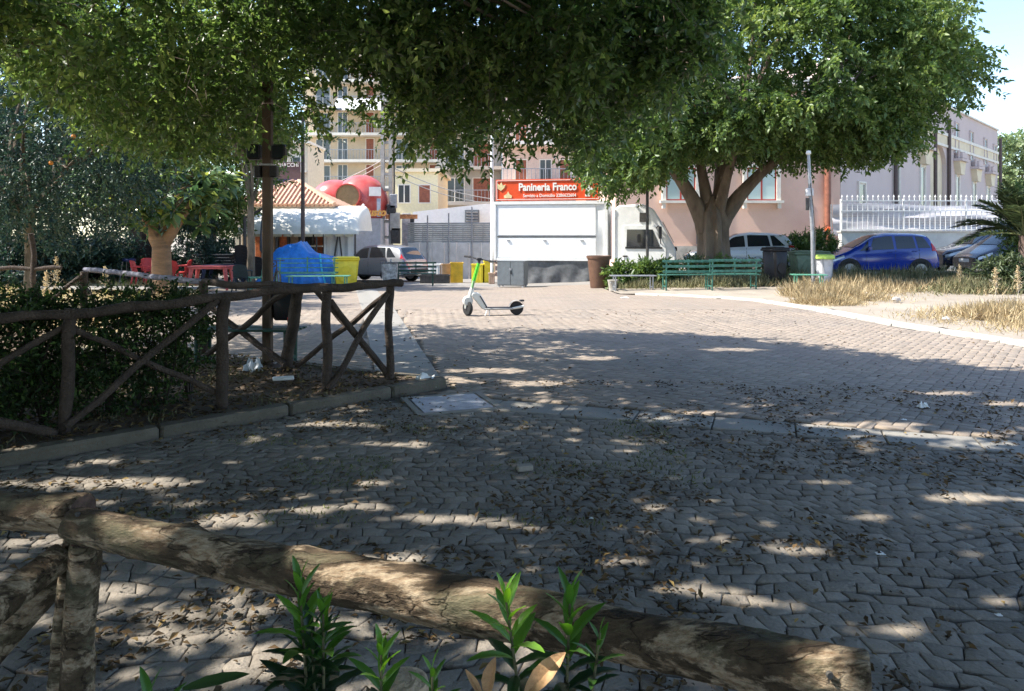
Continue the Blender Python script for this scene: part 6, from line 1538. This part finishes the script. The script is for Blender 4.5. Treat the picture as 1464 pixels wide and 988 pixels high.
wood(f3_, "post", [(.2, 0, -.1), (.14, 0, 1.55)], .045, M_railbark); wood(f3_, "rail", [(-2.0, .1, .93), (.15, 0, .95), (.65, 0, .96)], .035, M_railbark)
# foreground fence of thick logs
M_log = bpy.data.materials.new("peeling_log"); M_log.use_nodes = True
def log_material(m):
    t = m.node_tree; N = t.nodes; L = t.links; b = N["Principled BSDF"]; tc = N.new("ShaderNodeTexCoord")
    mp = N.new("ShaderNodeMapping"); mp.inputs["Rotation"].default_value = (0, 0, R(20)); mp.inputs["Scale"].default_value = (.45, 1.4, 1.4); L.new(tc.outputs["Object"], mp.inputs[0])
    def nz(s, d=8, src=mp.outputs[0], r=.65):
        n = N.new("ShaderNodeTexNoise"); n.inputs["Scale"].default_value = s; n.inputs["Detail"].default_value = d; n.inputs["Roughness"].default_value = r; L.new(src, n.inputs["Vector"]); return n.outputs["Fac"]
    def ramp(f, a, c, p0, p1):
        r = N.new("ShaderNodeValToRGB"); r.color_ramp.elements[0].position = p0; r.color_ramp.elements[1].position = p1; r.color_ramp.elements[0].color = (*a, 1); r.color_ramp.elements[1].color = (*c, 1); L.new(f, r.inputs[0]); return r.outputs[0]
    wood_ = ramp(nz(60), (.20, .13, .075), (.46, .37, .26), .35, .65); bark = ramp(nz(38), (.03, .022, .015), (.13, .09, .055), .3, .75); lich = ramp(nz(80), (.09, .085, .05), (.22, .19, .12), .3, .75)
    m1 = N.new("ShaderNodeMix"); m1.data_type = 'RGBA'; L.new(ramp(nz(8.5, 9), (0, 0, 0), (1, 1, 1), .50, .56), m1.inputs[0]); L.new(bark, m1.inputs[6]); L.new(wood_, m1.inputs[7])
    m2 = N.new("ShaderNodeMix"); m2.data_type = 'RGBA'; L.new(ramp(nz(7.3, 8), (0, 0, 0), (1, 1, 1), .52, .66), m2.inputs[0]); L.new(m1.outputs[2], m2.inputs[6]); L.new(lich, m2.inputs[7])
    cn = nz(7, 4, r=.5); crr = N.new("ShaderNodeValToRGB"); e = crr.color_ramp.elements; e[0].position = .46; e[0].color = (1, 1, 1, 1); e[1].position = .54; e[1].color = (1, 1, 1, 1); k_ = e.new(.5); k_.color = (.2, .17, .14, 1); e.new(.49).color = (1, 1, 1, 1); e.new(.51).color = (1, 1, 1, 1); L.new(cn, crr.inputs[0]); crk = crr.outputs[0]; m3 = N.new("ShaderNodeMix"); m3.data_type = 'RGBA'; m3.blend_type = 'MULTIPLY'; m3.inputs[0].default_value = .35; L.new(m2.outputs[2], m3.inputs[6]); L.new(crk, m3.inputs[7])
    L.new(m3.outputs[2], b.inputs["Base Color"]); b.inputs["Roughness"].default_value = .85; b.inputs["Specular IOR Level"].default_value = .25
    bp = N.new("ShaderNodeBump"); bp.inputs["Strength"].default_value = 1.0; bp.inputs["Distance"].default_value = .014; L.new(nz(60), bp.inputs["Height"])
    b2 = N.new("ShaderNodeBump"); b2.inputs["Strength"].default_value = .8; b2.inputs["Distance"].default_value = .01; L.new(crk, b2.inputs["Height"]); L.new(bp.outputs[0], b2.inputs["Normal"]); L.new(b2.outputs[0], b.inputs["Normal"])
log_material(M_log)
M_cut = mat("dark_cut_end", (.10, .06, .045), .9, .3, 30, .4, 60)
M_cut2 = mat("brown_cut_end", (.22, .13, .08), .9, .3, 30, .4, 60)
def biglog(parent, name, pts, rads, m, endm=None, seg=44, ring=.011, amp=.12, knots=(), seed=0):
    P_ = [Vector(p) for p in pts]; n = max(8, int((P_[-1] - P_[0]).length / ring)); C_ = []; Rr = []
    for i in range(n + 1):
        t = i / n * (len(P_) - 1); k = min(int(t), len(P_) - 2); f_ = t - k; f2 = f_
        p = P_[k].lerp(P_[k + 1], f2); C_.append(p); Rr.append(rads[k] + (rads[k + 1] - rads[k]) * f_)
    C2_ = [sum((C_[max(0, min(n, i + d))] for d in range(-6, 7)), Vector()) / 13 if 6 <= i <= n - 6 else C_[i] for i in range(n + 1)]
    ax = (P_[-1] - P_[0]).normalized(); u = ax.cross(U).normalized(); v2 = u.cross(ax); vs = []; fs = []
    for i, c in enumerate(C2_):
        for k in range(seg):
            a = 2 * math.pi * k / seg; d = u * math.cos(a) + v2 * math.sin(a); q = Vector((ax.dot(c) * 3.2, math.cos(a) * 1.0, math.sin(a) * 1.0)) + Vector((seed, 0, 0))
            r = Rr[i] * (1 + amp * noise.noise(q * 1.0) * 1.6 + amp * .55 * noise.noise(q * 3.1) + amp * .35 * abs(noise.noise(q * 8)) + amp * .3 * noise.noise(q * 17) + amp * .2 * noise.noise(q * 34))
            for (ks, ka, kr, kh) in knots:
                dd = ((ax.dot(c - P_[0]) - ks) / kr) ** 2 + ((math.atan2(math.sin(a - ka), math.cos(a - ka))) * Rr[i] / kr) ** 2; r += kh * math.exp(-dd * 2)
            if i == 0 or i == n: r *= .93
            vs.append(c + d * r)
    for i in range(n):
        for k in range(seg): k2 = (k + 1) % seg; fs.append((i * seg + k, i * seg + k2, (i + 1) * seg + k2, (i + 1) * seg + k))
    b = MB(); b.add(vs, fs); nn = len(b.v); b.m = 1; b.v += [tuple(C2_[0] - ax * .004), tuple(C2_[-1] + ax * .004)]
    for k in range(seg): k2 = (k + 1) % seg; b.f.append((nn, k2, k)); b.mi.append(1); b.f.append((nn + 1, n * seg + k, n * seg + k2)); b.mi.append(1)
    return b.build(name, [m, endm or M_cut], parent, True)
nf = thing("log_fence", "thick peeling log fence running across the bottom of the view", "fence", (-1.2, 2.15, 0))
def L3(x, y, z): return Vector((x, y, z)) - nf.location
def pt(px, py, D): return L3(X(px, D), D, Zp(py, D))
biglog(nf, "rail", [pt(105, 750, 2.10), pt(200, 768, 2.03), pt(300, 792, 1.97), pt(400, 815, 1.90), pt(500, 832, 1.83), pt(600, 851, 1.77), pt(700, 868, 1.71), pt(800, 887, 1.65), pt(900, 912, 1.58), pt(1000, 930, 1.51), pt(1100, 949, 1.45), pt(1180, 963, 1.405), pt(1243, 972, 1.37)],
       [.050, .053, .053, .056, .060, .060, .058, .056, .054, .054, .053, .052, .050], M_log, M_cut2, knots=((.38, 2.2, .04, .012), (.75, 1.2, .05, .012), (1.05, 2.6, .045, .014), (1.5, 1.0, .04, .010), (1.85, 2.9, .03, .012)), seed=3)
biglog(nf, "rail", [L3(-2.6, 2.5, .71), pt(-120, 728, 2.33), pt(10, 730, 2.24), pt(118, 735, 2.17)], [.056, .056, .056, .055], M_log, M_cut, seed=9)
biglog(nf, "post", [L3(-1.265, 2.13, -.1), L3(-1.25, 2.13, .3), pt(124, 775, 2.12)], [.048, .045, .040], M_log, M_cut, seed=14, amp=.12)
biglog(nf, "post", [L3(-1.345, 2.17, -.1), L3(-1.31, 2.17, .3), pt(108, 762, 2.17)], [.038, .036, .030], M_log, M_cut, seed=19, amp=.12)
biglog(nf, "brace", [pt(92, 795, 2.14), pt(0, 865, 1.98), pt(-120, 960, 1.8)], [.040, .042, .045], M_log, M_cut, seed=24)
biglog(nf, "brace", [pt(92, 815, 2.25), pt(30, 880, 2.22), pt(-60, 985, 2.15)], [.040, .045, .045], M_log, M_cut, seed=31)
for px, py, D in ((111, 735, 2.055), (1186, 965, 1.35)):
    b = MB(); b.lathe([(.002, -.004), (.006, -.004), (.007, 0), (.006, .004), (.002, .004)], tuple(pt(px, py, D)), 12, 'Y'); b.build("bolt", M_darksteel, nf, True)
biglog(nf, "post", [L3(.60, 1.46, -.1), L3(.60, 1.45, .3), L3(.60, 1.44, .60)], [.05, .05, .045], M_log, M_cut, seed=44)

# ------------------------------------------------------------------ hedge in the planter
rng = np.random.default_rng(55)
tdir = np.array([.72, .69]); ndir = np.array([-.69, .72])
hd_ = thing("hedge", "dense dark clipped hedge growing behind the rustic fence", "hedge", (-3.9, 6.0, 0))
def hfn(r):
    s_ = r.uniform(-4.2, 1.12); n_ = r.uniform(.12, .95); z = r.uniform(.05, .93) if r.random() < .8 else r.uniform(.88, .99)
    p = np.array([A.x, A.y]) + tdir * s_ + ndir * n_
    if z < .25 and r.random() < .5: return None
    return np.array([p[0], p[1], z])
C = clusters_in(hfn, 950, rng); st_ = MB()
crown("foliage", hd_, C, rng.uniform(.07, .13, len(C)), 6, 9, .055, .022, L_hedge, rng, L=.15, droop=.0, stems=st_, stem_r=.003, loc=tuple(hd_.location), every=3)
for s_ in np.arange(-4, 1.1, .22):
    p = Vector((A.x + tdir[0] * s_ + ndir[0] * .5, A.y + tdir[1] * s_ + ndir[1] * .5, 0)) - hd_.location
    for k in range(4): q = p + Vector((random.uniform(-.25, .25), random.uniform(-.25, .25), random.uniform(.6, .95))); limb(st_, p, q, .013, .005, 0, 5, 5)
st_.build("stems", mat("dark_hedge_stem", (.05, .038, .03), .9), hd_)

# ------------------------------------------------------------------ oleander shoots before the log fence
L_ole = leafmat("oleander_leaf", (.030, .085, .015), (.075, .19, .03), (.17, .36, .05), .40, rough=.35, spec=.5)
L_oled = leafmat("oleander_old_leaf", (.012, .035, .012), (.025, .06, .02), (.05, .10, .03), .25, rough=.4)
M_stalk = mat("oleander_stalk", (.13, .12, .06), .7, .2, 20)
def big_leaf(base, d, nrm_, L_, W_, curl=.25, cup=.25, n=9):
    d = Vector(d).normalized(); s_ = d.cross(Vector(nrm_)).normalized(); u = s_.cross(d).normalized(); vv = []; ff = []
    for i in range(n + 1):
        t = i / n; wd = W_ * .5 * (math.sin(math.pi * min(1, t * .93 + .05)) ** .75) * (1 - .25 * t); c = Vector(base) + d * L_ * t * (1 - .1 * t) - u * L_ * curl * t * t
        if i == n: wd = .0006
        for k, m_ in enumerate((-1, -.5, 0, .5, 1)): vv.append(c + s_ * wd * m_ + u * wd * cup * abs(m_) + u * wd * .08 * math.sin(t * 25 + k))
    for i in range(n):
        for k in range(4): q = i * 5 + k; ff.append((q, q + 5, q + 6, q + 1))
    return vv, ff
def oleander(label, px, pyt, D, heads, seed, bright=.6, zb=.12, base_dx=0.0):
    r = random.Random(seed); x0, z1 = X(px, D), Zp(pyt, D); t = thing("oleander_shoot", label, "plant", (x0 + base_dx, D, 0), 0, "oleander shoots before the log fence")
    for (hx, hz, nl, L_, tone) in heads:
        tip = Vector((X(hx, D) - x0 - base_dx, r.uniform(-.03, .03), Zp(hz, D))); 
        MB().tube([(tip.x * (q_ / 8) ** 1.6, 0, tip.z * q_ / 8) for q_ in range(9)], [.006 - .0005 * q_ for q_ in range(9)], 7).build("stem", M_stalk, t, True)
        for k in range(nl):
            a = k * 2.4 + r.uniform(-.3, .3); fr = k / nl; el = 1.25 - fr * 1.15 + r.uniform(-.15, .15); zz_ = tip.z - fr * .22 * (L_ / .08); base = Vector((0, 0, 0)).lerp(tip, max(.1, zz_ / tip.z)) if tip.z else tip
            k3 = max(.1, zz_ / tip.z); base = Vector((tip.x * (k3 ** 1.6), 0, zz_))
            d = Vector((math.cos(a) * math.cos(el), math.sin(a) * math.cos(el), math.sin(el))); ll = L_ * (.55 + .75 * min(1, fr * 1.7 + .2)) * r.uniform(.85, 1.15)
            vv, ff = big_leaf(base, d, (0, 0, 1) if el < 1 else (-math.cos(a), -math.sin(a), .3), ll, ll * .27, .10 + .3 * fr, .3)
            b = MB().add(vv, ff); o = b.build("leaf", L_ole if fr < .65 and tone > .3 else L_oled, t, True, fix=False)
            at_ = o.data.attributes.new("tone", 'FLOAT', 'FACE'); v_ = max(0, min(1, tone + r.uniform(-.2, .2) - fr * .3)); at_.data.foreach_set("value", [v_] * len(o.data.polygons))
    return t
oleander("tallest oleander shoot with layered narrow leaves crossing the log", 440, 775, 1.22, [(428, 835, 26, .072, .62), (462, 868, 22, .060, .55), (446, 905, 18, .095, .15)], 1, base_dx=.03)
oleander("bright lime topped oleander shoot standing before the log's middle", 740, 790, 1.25, [(722, 848, 20, .068, .92)], 2, base_dx=.06)
oleander("darker oleander shoot with broad blue green leaf beside the lime topped one", 815, 795, 1.28, [(815, 850, 20, .075, .45), (858, 905, 12, .05, .42)], 3, base_dx=-.02)
oleander("short oleander shoot left of the pale stump", 545, 880, 1.2, [(545, 925, 20, .058, .7)], 4)
oleander("smallest thin oleander shoot right of the pale stump", 620, 910, 1.2, [(618, 955, 14, .045, .65)], 5)
oleander("low oleander shoot with long flat leaf below the log post", 215, 930, 1.35, [(215, 990, 10, .085, .5)], 6)
# two long leaves on the lower side
t = thing("drooping_leaf", "long dark oleander leaf lying flat near the bottom edge", "leaf", (X(262, 1.3), 1.3, Zp(985, 1.3)))
vv, ff = big_leaf((0, 0, 0), (.9, .1, .22), (0, -.5, 1), .125, .026, .1, .2); o = MB().add(vv, ff).build("blade", L_oled, t, True, fix=False); o.data.attributes.new("tone", 'FLOAT', 'FACE').data.foreach_set("value", [.8] * len(o.data.polygons))
L_dry = mat("dry_tan_leaf", (.50, .30, .15), .7, .25, 25, .3, 60)
t = thing("dry_leaf", "large curled tan dry leaf held up between the green shoots", "leaf", (X(752, 1.2), 1.2, Zp(992, 1.2)))
vv, ff = big_leaf((0, 0, 0), (.62, 0, .62), (-.6, -.8, .5), .105, .036, -.05, .5); MB().add(vv, ff).build("blade", L_dry, t, True, fix=False)
MB().tube([(0, 0, 0), (-.01, 0, -.3), (0, .02, -.9)], [.003, .004, .005], 5).build("stem", M_stalk, t)
t = thing("dry_leaf", "small folded tan dry leaf just left of the large curled one", "leaf", (X(697, 1.2), 1.2, Zp(995, 1.2)))
vv, ff = big_leaf((0, 0, 0), (.18, 0, .95), (-.6, -.8, .1), .07, .028, .05, .7); MB().add(vv, ff).build("blade", L_dry, t, True, fix=False)
vv, ff = big_leaf((-.01, 0, 0), (-.5, 0, .85), (.6, -.8, .1), .055, .014, .05, .7); MB().add(vv, ff).build("blade", L_dry, t, True, fix=False)
MB().tube([(0, 0, 0), (-.01, 0, -.3), (0, .02, -.9)], [.003, .004, .005], 5).build("stem", M_stalk, t)
t = thing("stump", "pale sawn stump top at the bottom edge among the shoots", "stump", (X(577, 1.3), 1.3, 0))
zt_ = Zp(966, 1.3); MB().lathe([(.05, 0), (.045, zt_ * .7), (.046, zt_ - .025), (.042, zt_ - .008), (.02, zt_), (.002, zt_)], (0, 0, 0), 26).build("trunk", mat("pale_stump_wood", (.55, .42, .30), .85, .15, 30, .8, 60), t, True)

# ------------------------------------------------------------------ litter and rubbish
rng = np.random.default_rng(77)
def litter(name, n, fn, size, m, seed, zf=None, flat=.25, w_=.45):
    rng = np.random.default_rng(seed); pts = []
    while len(pts) < n:
        p = fn(rng)
        if p is not None: pts.append(p)
    pts = np.array(pts); base = np.stack([pts[:, 0], pts[:, 1], np.array([(zf(a, c) if zf else 0) for a, c in pts]) + .006 + rng.uniform(0, .008, n)], 1)
    D_ = rng.normal(size=(n, 3)) * np.array([1, 1, flat]); Nn = np.array([0, 0, 1.0]) + rng.normal(size=(n, 3)) * .35; l = size * rng.uniform(.5, 1.4, n)
    V, T, tone = leaf_arrays(base, D_, Nn, l, l * w_, np.clip(rng.beta(1.6, 2.6, n), 0, 1), fold=.3); o = npmesh(name, V, T, m, None, tone); o["kind"] = "stuff"; return o
def near_paving(r):
    y = 1.6 + 6.0 * r.random() ** 1.2; x = r.uniform(-.74, .74) * (y + .8)
    if x < kerb_x(y) + .1: return None
    d = noise.noise(Vector((x * 1.1, y * 1.1, 4))) + .5 * noise.noise(Vector((x * 3, y * 3, 7)))
    if d < .05 and r.random() < .92: return None
    return (x, y)
litter("leaf_litter", 7500, near_paving, .040, L_litter, 101)
def mid_paving(r):
    y = r.uniform(6.5, 15); x = r.uniform(-.7, .7) * y
    if x < xl(y) + .1 or x > xr(y) - .1: return None
    if noise.noise(Vector((x * .8, y * .8, 14))) < .1 and r.random() < .8: return None
    return (x, y)
litter("sparse_leaf_litter", 450, mid_paving, .045, L_litter, 102)
litter("bark_crumbs", 6000, near_paving, .012, leafmat("crumb", (.02, .017, .013), (.06, .045, .03), (.20, .15, .09), 0, rough=.9), 103, w_=.7)
def in_planter(r):
    x, y = r.uniform(-6, -1.0), r.uniform(3.0, 9.0)
    return (x, y) if soil_in(x, y) else None
litter("planter_leaf_litter", 6500, in_planter, .05, L_litter, 104, zf=lambda x, y: .075)
def moss(r):
    x, y = r.uniform(-2.2, 1.2), r.uniform(3.8, 6.0)
    return (x, y) if noise.noise(Vector((x * 1.4, y * 2.2, 44))) > .18 else None
grass("paving_weeds", lambda r: (lambda p: None if p is None else (p[0], p[1], 1))(moss(r)), 1800, .03, leafmat("joint_weed", (.05, .07, .02), (.10, .12, .03), (.2, .2, .06), .3), 105, .8, .006)
grass("planter_weeds", lambda r: (lambda p: None if p is None or noise.noise(Vector((p[0] * 1.5, p[1] * 1.5, 4))) < .0 else (p[0], p[1], 1))(in_planter(r)), 3500, .07, leafmat("planter_weed", (.06, .07, .03), (.13, .13, .06), (.25, .22, .11), .3), 106, .6, .008, zf=lambda x, y: .06)
# single pieces of rubbish
M_paper = mat("white_litter_paper", (.75, .75, .74), .6, .06, 20)
def crumple(name, label, px, py, s, m, cat="litter", flat=.5, D=None, z=.0, group="scraps of rubbish on the paving"):
    D = D or 1586 / (py - 337); t = thing(name, label, cat, (X(px, D), D, z + gz(X(px, D), D)), 0, group); vv = []; ff = []; n = 9; sd = px * .37
    for i in range(n + 1):
        for j in range(n + 1):
            x, y = (i / n - .5) * 2 * s, (j / n - .5) * 1.6 * s; e = 1 - max(abs(i / n - .5), abs(j / n - .5)) * 2
            vv.append((x + .4 * s * noise.noise(Vector((i * .5 + sd, j * .5, 0))), y + .4 * s * noise.noise(Vector((i * .5, j * .5, sd))), .004 + s * flat * (.5 + noise.noise(Vector((i * .45, j * .45 + sd, 3)))) * min(1, e * 2 + .15)))
    for i in range(n):
        for j in range(n): q = i * (n + 1) + j; ff.append((q, q + n + 1, q + n + 2, q + 1))
    MB().add(vv, ff).build("sheet", m, t, False, fix=False); return t
for a in ((610, 552, .12, "crumpled white plastic bag lying by the end of the kerb", 1.3), (1320, 583, .045, "white tissue on the shaded blocks under the verge kerb", 1.1), (600, 810, .022, "tiny pale blue scrap just above the log's middle", .4),
          (1258, 793, .02, "small white scrap right of the tree shadow spots", .5), (1428, 881, .012, "tiny white scrap near the frame edge", .5), (803, 672, .010, "tiny white scrap near the wooden chip", .6), (716, 912, .016, "pale scrap below the log beside the lime topped shoot", .5),
          (1090, 430, .13, "flat white paper on the pale strip before the benches", .3), (893, 421, .10, "flat white paper on the sunlit paving before the brown bin", .2), (1292, 601, .02, "tiny white scrap near the white tissue", .5), (845, 742, .012, "tiny grey scrap between the leaf piles", .5), (1147, 573, .03, "dark scrap in the shade of the square", .3)):
    crumple("paper_scrap", a[3], a[0], a[1], a[2], M_paper if "dark" not in a[3] else M_black, flat=a[4])
crumple("plastic_bag", "translucent white plastic bag standing by the brown pole in the planter", 362, 525, .10, mat("cloudy_plastic", (.62, .66, .70), .3, .08, 9), cat="bag", flat=1.5, D=7.9, z=.05)
t = thing("foam_slab", "flat pale foam slab lying in the planter behind the kerb", "slab", (X(405, 7.2), 7.2, .10), R(18)); MB().box((0, 0, .012), (.2, .12, .022), bev=.008).build("sheet", M_paper, t)
t = thing("wood_chip", "short dark sided wooden block lying on the cobbles", "block", (X(750, 4.72), 4.72, .0), R(15)); MB().box((0, 0, .02), (.10, .06, .035), bev=.006).build("block_body", mat("grey_wood_chip", (.30, .27, .23), .8), t)
t = thing("hanging_bin", "dark plastic bin hung on the far rail of the planter fence", "bin", (X(407, 8.4), 8.42, Zp(458, 8.4)))
MB().box((0, 0, .17), (.27, .22, .33), bev=.03, taper=.86).build("body", M_black, t, True); MB().box((0, 0, .345), (.30, .25, .03), bev=.01).build("rim", M_black, t); MB().box((.1, -.12, .02), (.08, .01, .05)).build("red_sticker", M_red, t)
